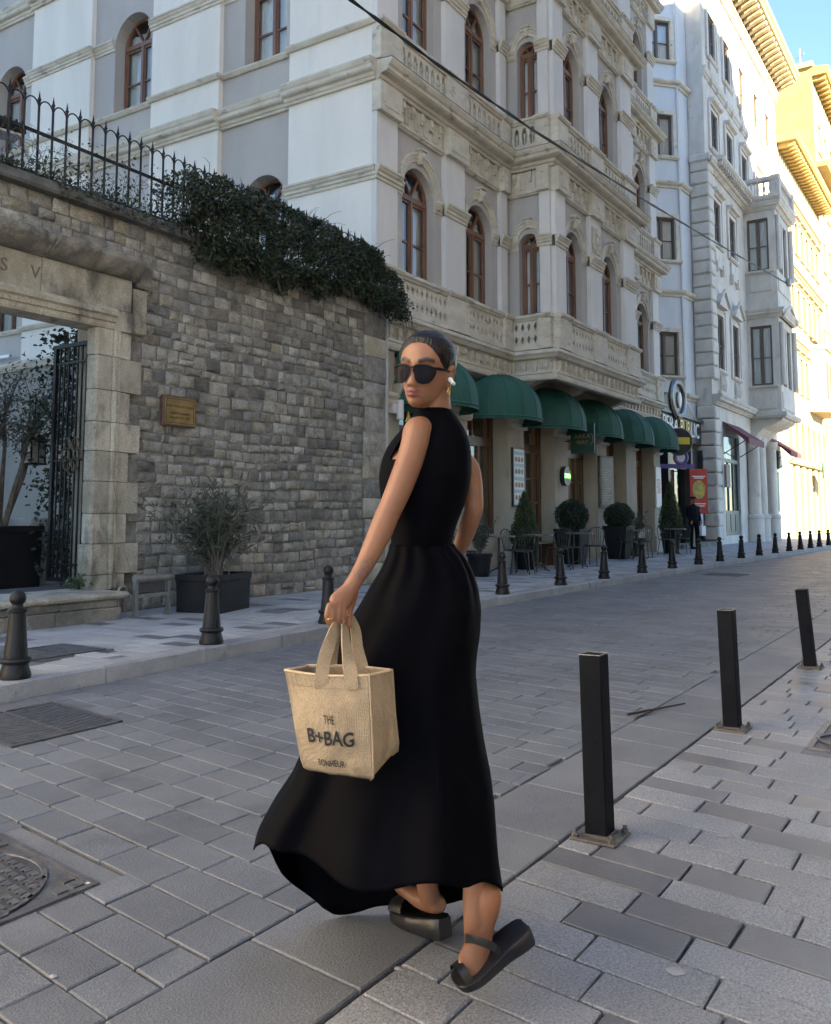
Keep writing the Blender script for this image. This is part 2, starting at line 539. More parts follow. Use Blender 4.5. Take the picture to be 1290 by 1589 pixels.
# ------------------------------------------------------------------ iron covers
iron = pm('cast_iron', (.045, .046, .05), (.085, .085, .09), .5, sc=9, rnd=.05, bump=.3, bsc=80, metal=.35, spec=.5, c3=(.11, .10, .085), sc3=14, lo3=.6, hi3=.75)
iron_worn = pm('cast_iron_worn', (.15, .152, .158), (.10, .10, .105), .42, sc=12, bump=.3, bsc=70, metal=.45, c3=(.05, .05, .052), sc3=20, lo3=.55, hi3=.7)
iron_black = pm('cast_iron_pit', (.02, .02, .021), None, .8)
def skew_frame(x, y, z):
    M = frame(x, y, z)
    S = Matrix.Identity(4); S[0][1] = SKEW
    return M @ S
def round_cover(cx, cy, s, label):
    M = skew_frame(cx, cy, .002)
    t = thing('manhole_cover', label, 'manhole', (cx, cy, 0))
    h = s/2
    fr = MB(M)
    for a, b, c, d in ((-h, h, -h, -h+.022), (-h, h, h-.022, h), (-h, -h+.022, -h+.022, h-.022), (h-.022, h, -h+.022, h-.022)):
        fr.box(a, b, c, d, -.02, .005)
    n = 48
    rr = h-.035
    ring = [(rr*math.cos(2*math.pi*i/n), rr*math.sin(2*math.pi*i/n)) for i in range(n)]
    def sq(i):
        a = 2*math.pi*i/n; c, d = math.cos(a), math.sin(a); k = (h-.03)/max(abs(c), abs(d))
        return (c*k, d*k)
    fr.add([(x, y, -.001) for x, y in ring]+[(*sq(i), -.001) for i in range(n)], [(i, (i+1) % n, n+(i+1) % n, n+i) for i in range(n)])
    g = .062
    for sx in (-1, 1):
        for sy in (-1, 1):
            for i in range(4):
                for j in range(4):
                    x, y = sx*(h-.06-i*g), sy*(h-.06-j*g)
                    if math.hypot(x, y) > rr+.045:
                        fr.box(x-.022, x+.022, y-.022, y+.022, -.001, .005)
    fr.build('frame', iron_worn, t)
    MB(M).box(-h-.09, h+.09, -h-.004, h+.004, -.02, -.004).build('bed', slabm, t)
    lid = MB(M).prism([(x*.975, y*.975) for x, y in ring], -.02, .001, 'xy').build('lid', iron, t)
    rim = MB(M)
    rim.add([(x*.975, y*.975, .006) for x, y in ring]+[(x*.925, y*.925, .006) for x, y in ring]+[(x*.92, y*.92, .001) for x, y in ring],
            [(i, (i+1) % n, n+(i+1) % n, n+i) for i in range(n)]+[(n+i, n+(i+1) % n, 2*n+(i+1) % n, 2*n+i) for i in range(n)])
    rim.build('rim', iron_worn, lid)
    st = MB(M)
    g = .051
    for i in range(-6, 7):
        for j in range(-6, 7):
            x, y = i*g, j*g
            if math.hypot(x, y) < rr*.9 and not (abs(x) < .11 and abs(y) < .16 and i % 3 != 1):
                st.box(x-.008, x+.016, y-.03, y+.014, .0, .006)
                st.box(x-.016, x-.008, y-.008, y+.008, .0, .0055)
    st.build('tread', iron_worn, lid, kind='stuff')
    for k, (s_, dx) in enumerate((('DÖKÜM', -.075), ('EN124-2', 0), ('D400', .08))):
        text('lettering', s_, M @ Matrix.Translation((dx, 0, .003)) @ Matrix.Rotation(R(-90), 4, 'Z') @ Matrix.Rotation(R(-90), 4, 'X'), .062, iron_worn, lid, .003)
    hg = MB(M)
    hg.box(-.05, .05, -h+.03, -h+.075, -.001, .008)
    hg.box(-.035, .035, -h+.07, -h+.12, .001, .010)
    hg.build('hinge', iron_worn, t)
    return t
round_cover(1.80, 3.0, .74, 'square framed round iron manhole cover in the road at bottom left corner')
def rib_cover(cx, cy, sx, sy, z, label, n=12):
    M = skew_frame(cx, cy, z) if z < .05 else frame(cx, cy, z)
    t = thing('drain_cover', label, 'drain cover', (cx, cy, z))
    a, b = sx/2, sy/2
    MB(M).box(-a, a, -b, b, -.02, .003).build('plate', iron, t)
    MB(M).box(-a-.09, a+.09, -b-.004, b+.004, -.021, -.004).build('bed', slabm, t)
    fr = MB(M)
    for q in ((-a, a, -b, -b+.025), (-a, a, b-.025, b), (-a, -a+.025, -b+.025, b-.025), (a-.025, a, -b+.025, b-.025), (-.012, .012, -b+.025, b-.025)):
        fr.box(*q, .003, .009)
    fr.build('frame', iron_worn, t)
    rb = MB(M)
    for half in (-1, 1):
        x0, x1 = (-a+.03, -.02) if half < 0 else (.02, a-.03)
        for i in range(n):
            y = lerp(-b+.06, b-.06, i/(n-1))
            d = .035*half
            rb.add([(x0, y-d-.011, .003), (x0, y-d+.011, .003), (x1, y+d+.011, .003), (x1, y+d-.011, .003),
                    (x0, y-d-.007, .009), (x0, y-d+.007, .009), (x1, y+d+.007, .009), (x1, y+d-.007, .009)],
                   [(4, 5, 6, 7), (0, 1, 5, 4), (1, 2, 6, 5), (2, 3, 7, 6), (3, 0, 4, 7)])
    rb.build('rib', iron_worn, t, kind='stuff')
    return t
rib_cover(3.47, 4.96, .74, .86, .002, 'dark ribbed iron drain cover in the road beside the far kerb', 14)
rib_cover(4.73, 6.68, .8, .58, .123, 'ribbed iron cover set in the far pavement behind the bollards', 10)
def wave_cover(cx, cy, s, label):
    M = skew_frame(cx, cy, .003)
    t = thing('manhole_cover', label, 'manhole', (cx, cy, 0))
    h = s/2
    MB(M).box(-h, h, -h, h, -.02, .001).build('plate', iron, t)
    MB(M).box(-h-.09, h+.09, -h-.004, h+.004, -.021, -.004).build('bed', slabm, t)
    fr = MB(M)
    for q in ((-h, h, -h, -h+.03), (-h, h, h-.03, h), (-h, -h+.03, -h+.03, h-.03), (h-.03, h, -h+.03, h-.03)):
        fr.box(*q, .001, .007)
    fr.build('frame', iron_worn, t)
    rl = MB(M)
    for r in (.07, .13, .19, .25, .31):
        path = []
        for i in range(60):
            a = 2*math.pi*i/60
            rr = r*(1+.10*math.sin(6*a+r*30))
            path.append((rr*math.cos(a), rr*math.sin(a), .004))
        rl.tube(path, .012, 5, closed=True)
    rl.build('relief', iron_worn, t)
wave_cover(5.62, .57, .7, 'iron cover with wavy relief in the near pavement at right edge')
MB(skew_frame(19.85, 4.9, 0)).box(-.45, .45, -.4, .4, -.02, .004).build('road_patch', pm('asphalt', (.05, .05, .052), (.075, .075, .077), .8, sc=20, grain=.3, bump=.4, bsc=120), road)

# small things lying about
wood_twig = pm('twig_bark', (.035, .028, .022), None, .8)
for pts, lb in (([(5.61, 2.01, .006), (5.85, 1.905, .009), (6.14, 1.80, .007)], 'longer dry dark twig lying across the road edge'),
                ([(5.55, 1.93, .006), (5.72, 1.90, .013), (5.86, 1.885, .016)], 'shorter dry dark twig crossing under the longer one')):
    mb = MB().tube(pts, [.007, .006, .004], 6)
    mb.build('twig', wood_twig, None, smooth=True, label=lb, category='twig', group='twigs on the road edge')
gum = pm('old_gum', (.5, .5, .48), (.4, .4, .4), .7, sc=40)
gumd = pm('gum_on_stone', (.26, .27, .28), (.32, .32, .32), .6, sc=40)
for (x, y, r_, mt, lb) in ((2.10, 2.66, .016, gum, 'white gum spot next to the round manhole frame'), (1.64, 2.22, .011, gumd, 'pale gum spot on a road stone at bottom left'),
                          (3.73, .96, .018, gumd, 'pale gum spot on a dark pavement stone right of the nearest post'),
                          (2.58, .80, .024, gumd, 'pale round gum spot on a dark stone at bottom right'), (2.18, 1.45, .013, gumd, 'pale gum spot on a dark slab below the raised shoe'),
                          (8.9, 6.35, .03, gum, 'white scrap lying on the far pavement by the tote handle')):
    mb = MB()
    n = 12
    z = .124 if y > 5.6 else .0035
    mb.add([(x, y, z+.003)]+[(x+r_*rng.uniform(.8, 1.15)*math.cos(2*math.pi*i/n), y+1.25*r_*rng.uniform(.8, 1.15)*math.sin(2*math.pi*i/n), z) for i in range(n)], [(0, 1+i, 1+(i+1) % n) for i in range(n)])
    mb.build('gum_spot', mt, None, label=lb, category='gum spot', group='pale spots on the paving')

# ================================================================== STONE WALL AND GATE
YW = 8.7
stone_hues = [(.25, .235, .205), (.34, .322, .285), (.285, .268, .238), (.44, .42, .375), (.28, .25, .20), (.125, .12, .112), (.36, .345, .315), (.26, .246, .218), (.36, .325, .265), (.17, .162, .15), (.31, .298, .272)]
stonem = pm('wall_stone', (1, 1, 1), (.70, .68, .63), .88, sc=7, hue=stone_hues, rnd=.16, grain=.3, gsc=55, bump=1.0, bsc=26, c3=(.42, .42, .40), sc3=2.2, lo3=.52, hi3=.72)
mortar = pm('wall_mortar', (.13, .125, .115), (.22, .21, .19), .95, sc=8, grain=.25, gsc=90, bump=.5, bsc=40)
limes = pm('gate_limestone', (.43, .395, .32), (.30, .265, .20), .88, sc=3.2, rnd=.16, grain=.22, gsc=60, bump=1.0, bsc=20, c3=(.13, .118, .098), sc3=2.6, lo3=.52, hi3=.70, stretch=(1, 1, .55))
sooty = pm('weathered_limestone', (.13, .122, .108), (.25, .23, .195), .9, sc=3, rnd=.14, grain=.2, gsc=60, bump=.9, bsc=18, lo=.42, hi=.62)
mossy = pm('coping_stone', (.15, .15, .14), (.09, .092, .085), .9, sc=4, rnd=.15, grain=.2, bump=.7, bsc=25)
black_iron = pm('black_painted_iron', (.012, .012, .013), (.018, .018, .019), .5, spec=.25, sc=8, bump=.15, bsc=60)

wall = thing('stone_wall', 'tall old stone wall with gateway left of the hotel', 'wall', (9.5, YW+.3, .12))
MB().box(7.05, 12.62, YW+.012, YW+.6, 0, 4.8).build('wall_core', mortar, wall)
MB().box(3.3, 7.05, YW+.012, YW+.6, 4.05, 4.8).build('wall_core', mortar, wall)
MB().box(0., 3.9, YW+.012, YW+.6, 0, 4.8).build('wall_core', mortar, wall)
rw = random.Random(5)
def rough_stone(mb, x0, x1, z0, z1, yf, r):
    """one dressed stone: uneven front, sunk behind the mortar line"""
    j = lambda s: r.uniform(-s, s)
    wz = .018*math.sin(x0*1.7+z0*.9)+.010*math.sin(x0*4.1+z0*2.3); z0 += wz; z1 += wz
    y = yf-r.uniform(-.006, .018)
    w, h = x1-x0, z1-z0
    e = min(.026, w*.15, h*.2)
    o = [(x0+j(.009), z0+j(.008)), (x0+w*.5, z0+j(.008)), (x1+j(.004), z0+j(.004)), (x1+j(.006), z0+h*.5), (x1+j(.004), z1+j(.004)), (x0+w*.5, z1+j(.008)), (x0+j(.004), z1+j(.004)), (x0+j(.006), z0+h*.5)]
    cx, cz = (x0+x1)/2, (z0+z1)/2
    inn = []
    for a, b in o:
        inn.append((a+(e if a < cx-.001 else -e if a > cx+.001 else 0)+j(.003), y-.004+j(.006), b+(e if b < cz-.001 else -e if b > cz+.001 else 0)+j(.003)))
    mid = [(a, y+.013+j(.003), b) for a, b in o]
    back = [(a, yf+.03, b) for a, b in o]
    c = (cx+j(w*.15), y-.010+j(.01), cz+j(h*.15))
    mb.add([c]+inn+mid+back, [(0, 1+i, 1+(i+1) % 8) for i in range(8)]+[(1+i, 9+i, 9+(i+1) % 8, 1+(i+1) % 8) for i in range(8)]+[(9+i, 17+i, 17+(i+1) % 8, 9+(i+1) % 8) for i in range(8)])
courses = []
z = .12
while z < 4.76:
    h = rw.choice((.115, .135, .15, .165, .18, .14))
    if z+h > 4.7: h = 4.79-z
    courses.append((z, z+h)); z += h
cells = []
def left_edge(zz):
    """right edge of the gate quoins at this height"""
    if zz > 4.18: return 3.3
    return 7.36 if int((zz-.4)/.37) % 2 else 7.19
for (a, b) in courses:
    wav = rw.uniform(-.01, .01)
    segs = [(left_edge((a+b)/2), 11.98 if (a+b)/2 > .3 else 12.3)]
    segs.append((.2, 3.4 if a < 4.0 else 3.3))
    for (s0, s1) in segs:
        x = s0+.005
        while x < s1-.02:
            w = rw.choice((.12, .17, .2, .24, .27, .32, .22))*(1.1 if b-a > .16 else 1)
            if s1-(x+w) < .1: w = s1-x
            g = .007
            if b-a > .17 and w > .2 and rw.random() < .08:
                m_ = (a+b)/2
                cells.append((x+g, x+w-g, a+g, m_-g*.6)); cells.append((x+g, x+w-g, m_+g*.6, b-g))
            else:
                cells.append((x+g, x+w-g, a+g+rw.uniform(-.004, .006), b-g+rw.uniform(-.006, .004)))
            x += w
vis = [c for c in cells if in_view(((c[0]+c[1])/2, YW, (c[2]+c[3])/2), 0) and c[0] > 5]
hidden = lambda c: (c[3] > 4.62 and c[0] > 8)
def szkey(c): return -((c[1]-c[0])*(c[3]-c[2])/((c[0]+c[1])**2/4+YW**2)) + (1 if hidden(c) else 0)
vis.sort(key=szkey)
pick = set(id(c) for c in vis[:300])
rest = MB()
for c in cells:
    if id(c) in pick:
        mb = MB(); rough_stone(mb, *c, YW, rw); mb.build('stone', stonem, wall, smooth=50, norm=False)
    else:
        rough_stone(rest, *c, YW, rw)
rest.build('stone', stonem, wall, smooth=50, norm=False, kind='stuff')
# large end quoins next to the drainpipe
z = .12
while z < 4.7:
    h = rw.choice((.3, .38, .42, .34)); h = min(h, 4.79-z)
    x0 = rw.choice((11.99, 12.05, 12.0))
    mb = MB(); rough_stone(mb, x0, 12.63, z+.006, z+h-.006, YW-.012, rw); mb.build('stone', limes if rw.random() < .5 else stonem, wall, smooth=50, norm=False)
    z += h
# coping
x = .2
while x < 12.6:
    l = rw.uniform(.8, 1.2)
    x1 = min(x+l, 12.66)
    e = rw.uniform(-.012, .012)
    mb = MB()
    mb.mold([(-.62, 4.80), (.12+e, 4.80), (.14+e, 4.83), (.14+e, 4.90), (.11+e, 4.935), (-.62, 4.95)], x+.004, x1-.004, YW)
    mb.build('coping_stone', mossy, wall)
    x = x1
# right jamb: alternating quoins with a fluted inner edge
zs = [.41, .58, .93, 1.27, 1.64, 1.99, 2.33, 2.70, 3.10, 3.42]
for i in range(9):
    a, b = zs[i], zs[i+1]
    xr = 7.34 if i % 2 else 7.18
    if i == 0: xr = 7.15
    off = .03 if i < 2 else 0
    mb = MB()
    yb = 8.60-off
    prof = [(6.64-off, 8.76), (6.64-off, yb+.03), (6.67-off, yb), (6.86, yb), (6.88, yb+.012), (6.895, yb-.012), (6.925, yb-.016), (6.945, yb+.012), (6.965, yb-.008), (6.99, yb+.0), (7.01, yb+.035), (xr-.02, yb+.04), (xr, yb+.06), (xr, 8.76)]
    r_ = random.Random(i)
    q = [(x_+r_.uniform(-.004, .004), y_+r_.uniform(-.004, .004)) for x_, y_ in prof]
    n = len(q)
    rings = []
    cxx, cyy = 6.9, 8.68
    for zz, k in ((a+.004, .985), (a+.02, 1), (b-.02, 1), (b-.004, .985)):
        rings.append([(cxx+(x_-cxx)*k, cyy+(y_-cyy)*k, zz) for x_, y_ in q])
    mb.loft(rings)
    mb.build('jamb_stone', limes, wall)
MB().box(6.90, 7.3, 8.765, 9.3, .4, 4.05).build('jamb_back', limes, wall)
for i in range(9):
    MB().bbox(3.36, 4.0, 8.6, 9.3, zs[i]+.004, zs[i+1]-.004, .012).build('jamb_stone', limes, wall)
# lintel with mouldings, frieze and eroded hood
mb = MB()
mb.mold([(-.3, 3.42), (.03, 3.42), (.045, 3.45), (.045, 3.49), (.075, 3.50), (.085, 3.55), (.12, 3.57), (.13, 3.61), (.09, 3.64), (.07, 3.66), (-.3, 3.66)], 3.4, 6.86, 8.62)
mb.mold([(-.3, 3.42), (.02, 3.42), (.02, 3.66), (-.3, 3.66)], 6.86, 7.14, 8.62)
mb.build('architrave', limes, wall)
MB().bbox(3.4, 5.9, 8.60, 9.3, 3.66, 4.06, .012).build('frieze_stone', limes, wall)
MB().bbox(5.91, 7.13, 8.605, 9.3, 3.66, 4.06, .012).build('frieze_stone', limes, wall)
MB().bbox(7.16, 7.37, 8.61, 8.9, 3.43, 3.98, .015).build('frieze_stone', limes, wall)
carve_shade = pm('carved_look_letter', (.12, .11, .095), None, .9)  # dark colour on thin raised letters imitates the shade of carving
for s_, x_ in (('S', 5.45), ('V', 5.82)):
    text('carved_look_letter', s_, frame(x_, 8.597, 3.86), .2, carve_shade, wall, .004)
rh = random.Random(3)
def hood(x0, x1, seed):
    r_ = random.Random(seed)
    n = max(3, int((x1-x0)/.07))
    prof = [(-.02, 4.06), (.10, 4.07), (.16, 4.12), (.27, 4.19), (.30, 4.24), (.29, 4.29), (.22, 4.31), (.05, 4.345), (-.02, 4.35)]
    rings = []
    for i in range(n+1):
        x_ = lerp(x0, x1, i/n)
        k = 1-.18*r_.random()-(.25 if r_.random() < .12 else 0)
        rings.append([(x_+r_.uniform(-.008, .008), 8.63-o*k+r_.uniform(-.008, .008), zz+r_.uniform(-.008, .008)) for o, zz in prof])
    mb = MB(); mb.loft(rings); mb.build('hood_stone', sooty, wall, smooth=50)
hood(3.4, 4.55, 1); hood(4.56, 5.93, 2); hood(5.94, 7.2, 3)
MB().bbox(7.2, 7.42, 8.58, 8.9, 4.0, 4.28, .03).build('hood_stone', sooty, wall)
# gate steps
steps = thing('gate_step', 'worn stone step below the gateway in the wall', 'step', (5.2, 8.3, .12))
x = 3.3
while x < 6.6:
    x1 = min(x+rh.uniform(.7, 1.1), 6.68)
    if 6.68-x1 < .3: x1 = 6.68
    MB().bbox(x+.003, x1-.003, 8.09, 8.9, .1, .26, .012).build('step_stone', sooty, steps)
    MB().bbox(x+.06, min(x1+.06, 6.66)-.005, 8.12, 8.9, .262, .345, .012).build('step_stone', sooty, steps)
    x = x1
for x0, x1 in ((3.3, 4.6), (4.6, 5.75), (5.75, 6.74)):
    mb = MB()
    mb.mold([(-.8, .35), (0, .35), (.035, .365), (.045, .39), (.035, .41), (0, .42), (-.8, .425)], x0+.002, x1-.002, 8.09)
    mb.build('tread_stone', limes, steps)
MB().box(3.9, 6.9, 8.9, 9.32, .1, .43).build('threshold', pm('dark_threshold', (.05, .05, .055), (.08, .08, .085), .6, sc=6), steps)

# iron gate leaf, standing open inwards
gx0, gy0, gx1, gy1 = 6.84, 8.83, 6.86, 9.66
ga = math.atan2(gy1-gy0, gx1-gx0)
GL = math.hypot(gx1-gx0, gy1-gy0)
GM = frame(gx0, gy0, 0, ga)
gate = thing('iron_gate', 'black iron gate leaf of vertical bars standing open in the gateway', 'gate', (gx0, gy0, .45))
fr = MB(GM)
for q in ((0, .055, .47, 3.33), (GL-.045, GL, .47, 3.33)):
    fr.box(q[0], q[1], -.022, .022, q[2], q[3])
for zz in (.47, 3.285):
    fr.box(.055, GL-.045, -.022, .022, zz, zz+.045)
fr.box(.055, GL-.045, -.012, .012, .66, .685); fr.box(.055, GL-.045, -.012, .012, 3.08, 3.105); fr.box(.055, GL-.045, -.012, .012, 1.9, 1.92)
fr.build('gate_frame', black_iron, gate)
for i in range(8):
    x = lerp(.12, GL-.11, i/7)
    MB(GM).box(x-.009, x+.009, -.009, .009, .515, 3.285).build('bar', black_iron, gate)
ros = MB(GM)
cx, cz = GL*.5, 1.98
for k in range(8):
    a = math.pi*k/4
    ros.tube([(cx+.11*math.cos(a)+.07*math.cos(b), .024, cz+.16*math.sin(a)+.08*math.sin(b)) for b in [2*math.pi*i/12 for i in range(12)]], .008, 5, closed=True)
ros.tube([(cx+.06*math.cos(b), .028, cz+.07*math.sin(b)) for b in [2*math.pi*i/14 for i in range(14)]], .010, 5, closed=True)
ros.build('rosette', pm('gate_bronze', (.10, .075, .05), (.16, .13, .09), .5, sc=20, metal=.5), gate)

# railing on the wall
rail = thing('iron_railing', 'black iron railing of looped spikes on top of the stone wall', 'railing', (7, 8.85, 4.94))
MB().box(4.9, 12.4, 8.842, 8.858, 5.52, 5.56).build('rail', black_iron, rail)
MB().box(4.9, 12.4, 8.842, 8.858, 5.04, 5.065).build('rail', black_iron, rail)
px = [5.05+.181*i for i in range(40)]
pk = MB(); pk.tube([(0, 0, 0), (0, 0, .98)], .014, 6); pk.lathe([(.02, .97), (.024, .985), (.014, 1.0), (.012, 1.02), (.001, 1.09)], n=6)
pkm = pk.mesh('picket', black_iron)
lp = MB(); lp.tube([(.0905-.0905*math.cos(math.pi*i/10), 0, .86+.13*math.sin(math.pi*i/10)) for i in range(11)], .009, 5)
lpm = lp.mesh('loop', black_iron)
for x in px:
    o = shared('picket', pkm, frame(x, 8.85, 4.94), rail)
    shared('loop', lpm, frame(x, 8.85, 4.94), rail)

# ------------------------------------------------------------------ foliage helpers
def leaves(mb, pts, size, r, aspect=.5, droop=0., fold=True):
    """pts: list of (pos, outward dir); each leaf two faces folded on the midrib"""
    for p, d in pts:
        s = size*r.uniform(.6, 1.3)
        d = Vector(d)
        t = Vector((r.gauss(0, 1), r.gauss(0, 1), r.gauss(0, 1)-droop)) + d*.9
        t.normalize()
        n = Vector((r.gauss(0, .7), r.gauss(0, .7), r.gauss(.3, .7))) + d*.8
        sd = t.cross(n)
        if sd.length < .01: continue
        sd.normalize(); n = sd.cross(t)
        w = s*aspect*.5
        p = Vector(p)
        tip = p+t*s
        m_ = p+t*s*.45
        mb.add([p, m_+sd*w+n*w*.35, tip, m_-sd*w+n*w*.35], [(0, 1, 2), (0, 2, 3)])
def leafmat(name, c1, c2, rough=.45, var=.35):
    mt = bpy.data.materials.new(name); mt.use_nodes = True
    t = mt.node_tree; b = t.nodes['Principled BSDF']
    gi = nd(t, 'ShaderNodeNewGeometry')
    mx = nd(t, 'ShaderNodeMix', data_type='RGBA')
    mx.inputs[6].default_value = c4(c1); mx.inputs[7].default_value = c4(c2)
    t.links.new(gi.outputs['Random Per Island'], mx.inputs['Factor'])
    t.links.new(mx.outputs[2], b.inputs['Base Color'])
    b.inputs['Roughness'].default_value = rough
    tr = nd(t, 'ShaderNodeBsdfTranslucent')
    t.links.new(mx.outputs[2], tr.inputs[0])
    ms = nd(t, 'ShaderNodeMixShader'); ms.inputs[0].default_value = .2
    t.links.new(b.outputs[0], ms.inputs[1]); t.links.new(tr.outputs[0], ms.inputs[2])
    t.links.new(ms.outputs[0], t.nodes['Material Output'].inputs[0])
    return mt
ivy_leaf = leafmat('ivy_leaf', (.015, .024, .013), (.052, .070, .036), .42)
ole_leaf = leafmat('oleander_leaf', (.036, .052, .034), (.08, .10, .066), .5)
olive_leaf = leafmat('olive_leaf', (.055, .065, .05), (.10, .11, .085), .5)
box_leaf = leafmat('box_leaf', (.018, .034, .016), (.04, .06, .03), .5)
cyp_leaf = leafmat('cypress_leaf', (.045, .075, .025), (.085, .12, .045), .55)
bark = pm('bark', (.10, .085, .07), (.16, .14, .12), .85, sc=12, bump=.6, bsc=50)
dead = pm('dry_vine', (.07, .06, .05), (.12, .10, .08), .8, sc=20)

from mathutils import noise as mnoise
ri = random.Random(21)
ivy = thing('ivy', 'dark ivy mass hanging over the stone wall towards the hotel', 'ivy', (10, 8.8, 4.9))
top_t = [(7.7, 5.35), (8.0, 5.78), (9.2, 5.80), (10.6, 5.76), (12.0, 5.66), (12.5, 5.42), (12.9, 5.05), (13.3, 4.8)]
bot_t = [(7.7, 4.95), (8.3, 4.62), (9.2, 4.52), (10.3, 4.66), (11.6, 4.82), (12.5, 4.7), (13.2, 4.5)]
pts = []
while len(pts) < 44000:
    x = ri.uniform(7.7, 13.15)
    zb = interp(bot_t, x)+.26*mnoise.noise((x*2.6, 0, 3))-.03; zt = interp(top_t, x)+.15*mnoise.noise((x*2.6, 5, 0))+.05*mnoise.noise((x*11, 2, 0))
    z = ri.uniform(zb, zt)
    k = (z-zb)/(zt-zb)
    depth = .36*math.sqrt(max(0, 1-(2*k-1)**2))+.05
    lump = .17*mnoise.noise((x*2.4, z*2.4, 1.))+.06*mnoise.noise((x*7, z*7, 1.))
    yf = 8.60-depth*.75+lump
    yb = 9.1
    if x > 12.55: yb = 8.95
    if z < 4.8: yb = 8.6
    y = yf+abs(ri.gauss(0, .10)) if ri.random() < .75 else ri.uniform(yf, max(yf+.05, yb))
    if z > 5.4 and ri.random() < .3: y = ri.uniform(yf, yb+.1)
    dens = mnoise.noise((x*5, y*5, z*5))
    if dens < -.15 and ri.random() < .85: continue
    if x < 8.05 and ri.random() < (8.05-x)*2: continue
    if x > 12.3 and ri.random() < (x-12.3)*1.5: continue
    pts.append(((x, y, z), (ri.uniform(-.3, .3), -.8, -.25 if k < .4 else .3)))
mb = MB(); leaves(mb, pts, .05, ri, .62, .5); mb.build('foliage', ivy_leaf, ivy, norm=False)
mb = MB()
for i in range(260):
    x = ri.uniform(7.8, 13.2)
    zt = interp(top_t, x)
    zb = interp(bot_t, x)
    p0 = Vector((x, 8.6, ri.uniform(zb+.2, zt)))
    d = Vector((ri.gauss(0, .2), -ri.uniform(.05, .3), ri.choice((-1, -1, .6))*ri.uniform(.25, .6)))
    mb.tube([p0, p0+d*.4+Vector((0, -.04, .05)), p0+d*.8, p0+d+Vector((ri.gauss(0, .05), 0, -.06))], [.005, .004, .003, .002], 4)
mb.build('stem', dead, ivy)
# trailing vine along the coping
vine = thing('trailing_vine', 'sparse thin vine creeping along the coping through the railing', 'vine', (6.8, 8.7, 4.95))
pts = []
while len(pts) < 1900:
    x = ri.uniform(5.0, 8.4)
    h = max(.02, .06+.16*mnoise.noise((x*2.1, 2, 2))+(x-5)*.05)
    z = 4.93+abs(ri.gauss(0, h)); y = 8.62+ri.uniform(-.08, .24)
    if ri.random() < .25 and x > 6.0: z = 4.93-abs(ri.gauss(0, .08)); y = 8.54
    pts.append(((x, y, z), (0, -.5, .4)))
for i in range(170):
    x = ri.uniform(5.9, 8.3); pts.append(((x, 8.84+ri.uniform(-.03, .03), ri.uniform(5.0, 5.75)), (0, -.6, 0)))
mb = MB(); leaves(mb, pts, .05, ri, .6, .3); mb.build('foliage', ivy_leaf, vine, norm=False)
mb = MB()
for i in range(60):
    x = ri.uniform(5.2, 8.4)
    p = [Vector((x, 8.8, 4.95))]
    for k in range(6):
        p.append(p[-1]+Vector((ri.gauss(0, .09), ri.gauss(0, .03), ri.uniform(.02, .2)*(1 if k < 4 else -.4))))
    mb.tube(p, [.004]*3+[.003]*4, 4)
mb.build('stem', dead, vine)

# brass plaque
plq = thing('plaque', 'brass plaque in a brown frame on the stone wall', 'plaque', (7.95, 8.64, 2.38))
plq_frame = pm('plaque_frame', (.10, .045, .035), (.14, .07, .05), .5, sc=20)
MB().bbox(7.68, 8.23, 8.635, 8.69, 2.37, 2.755, .006).build('backing', plq_frame, plq)
brass = pm('aged_brass', (.34, .225, .085), (.24, .155, .06), .38, sc=6, metal=.55, grain=.1, bump=.1, bsc=60)
MB().box(7.705, 8.205, 8.628, 8.64, 2.392, 2.735).build('plate', brass, plq)
fr = MB()
for q in ((7.725, 8.185, 2.41, 2.416), (7.725, 8.185, 2.711, 2.717), (7.725, 7.731, 2.416, 2.711), (8.179, 8.185, 2.416, 2.711)):
    fr.box(q[0], q[1], 8.6255, 8.63, q[2], q[3])
ink = pm('dark_lettering', (.05, .03, .015), None, .6)
fr.build('border', ink, plq)
for s_, zz, sz in (("Saint Helena's Chapel", 2.625, .052), ('English Consulate', 2.535, .046), ('founded AD 1582', 2.48, .046)):
    text('lettering', s_, frame(7.955, 8.627, zz), sz, ink, plq, .001)

# steel bench at the wall
steel = pm('brushed_steel', (.34, .34, .33), (.26, .26, .25), .42, sc=15, metal=.7, bump=.1, bsc=80)
bn = thing('steel_bench', 'low narrow steel bench between the gate step and the planter', 'bench', (7.1, 8.25, .12))
for x in (6.86, 7.33):
    mb = MB(); mb.box(x-.022, x+.022, 8.06, 8.10, .12, .52); mb.box(x-.045, x+.045, 8.03, 8.13, .12, .13)
    mb.build('leg', steel, bn)
MB().tube([(6.84, 8.08, .55), (7.36, 8.08, .55)], .045, 14).build('seat_roll', steel, bn, smooth=True)
MB().bbox(6.85, 7.34, 8.065, 8.095, .335, .375, .004).build('cross_bar', steel, bn)
MB().box(6.9, 7.3, 8.10, 8.112, .40, .50).build('back_plate', pm('dark_plate', (.09, .09, .09), None, .5, metal=.4), bn)
MB().tube([(6.72, 8.2, .12), (6.72, 8.2, .40)]+[(6.78-.06*math.cos(a), 8.2, .40+.07*math.sin(a)) for a in [math.pi*i/8 for i in range(1, 8)]]+[(6.84, 8.2, .4), (6.84, 8.12, .35)], .013, 8).build('hoop', steel, bn, smooth=True)

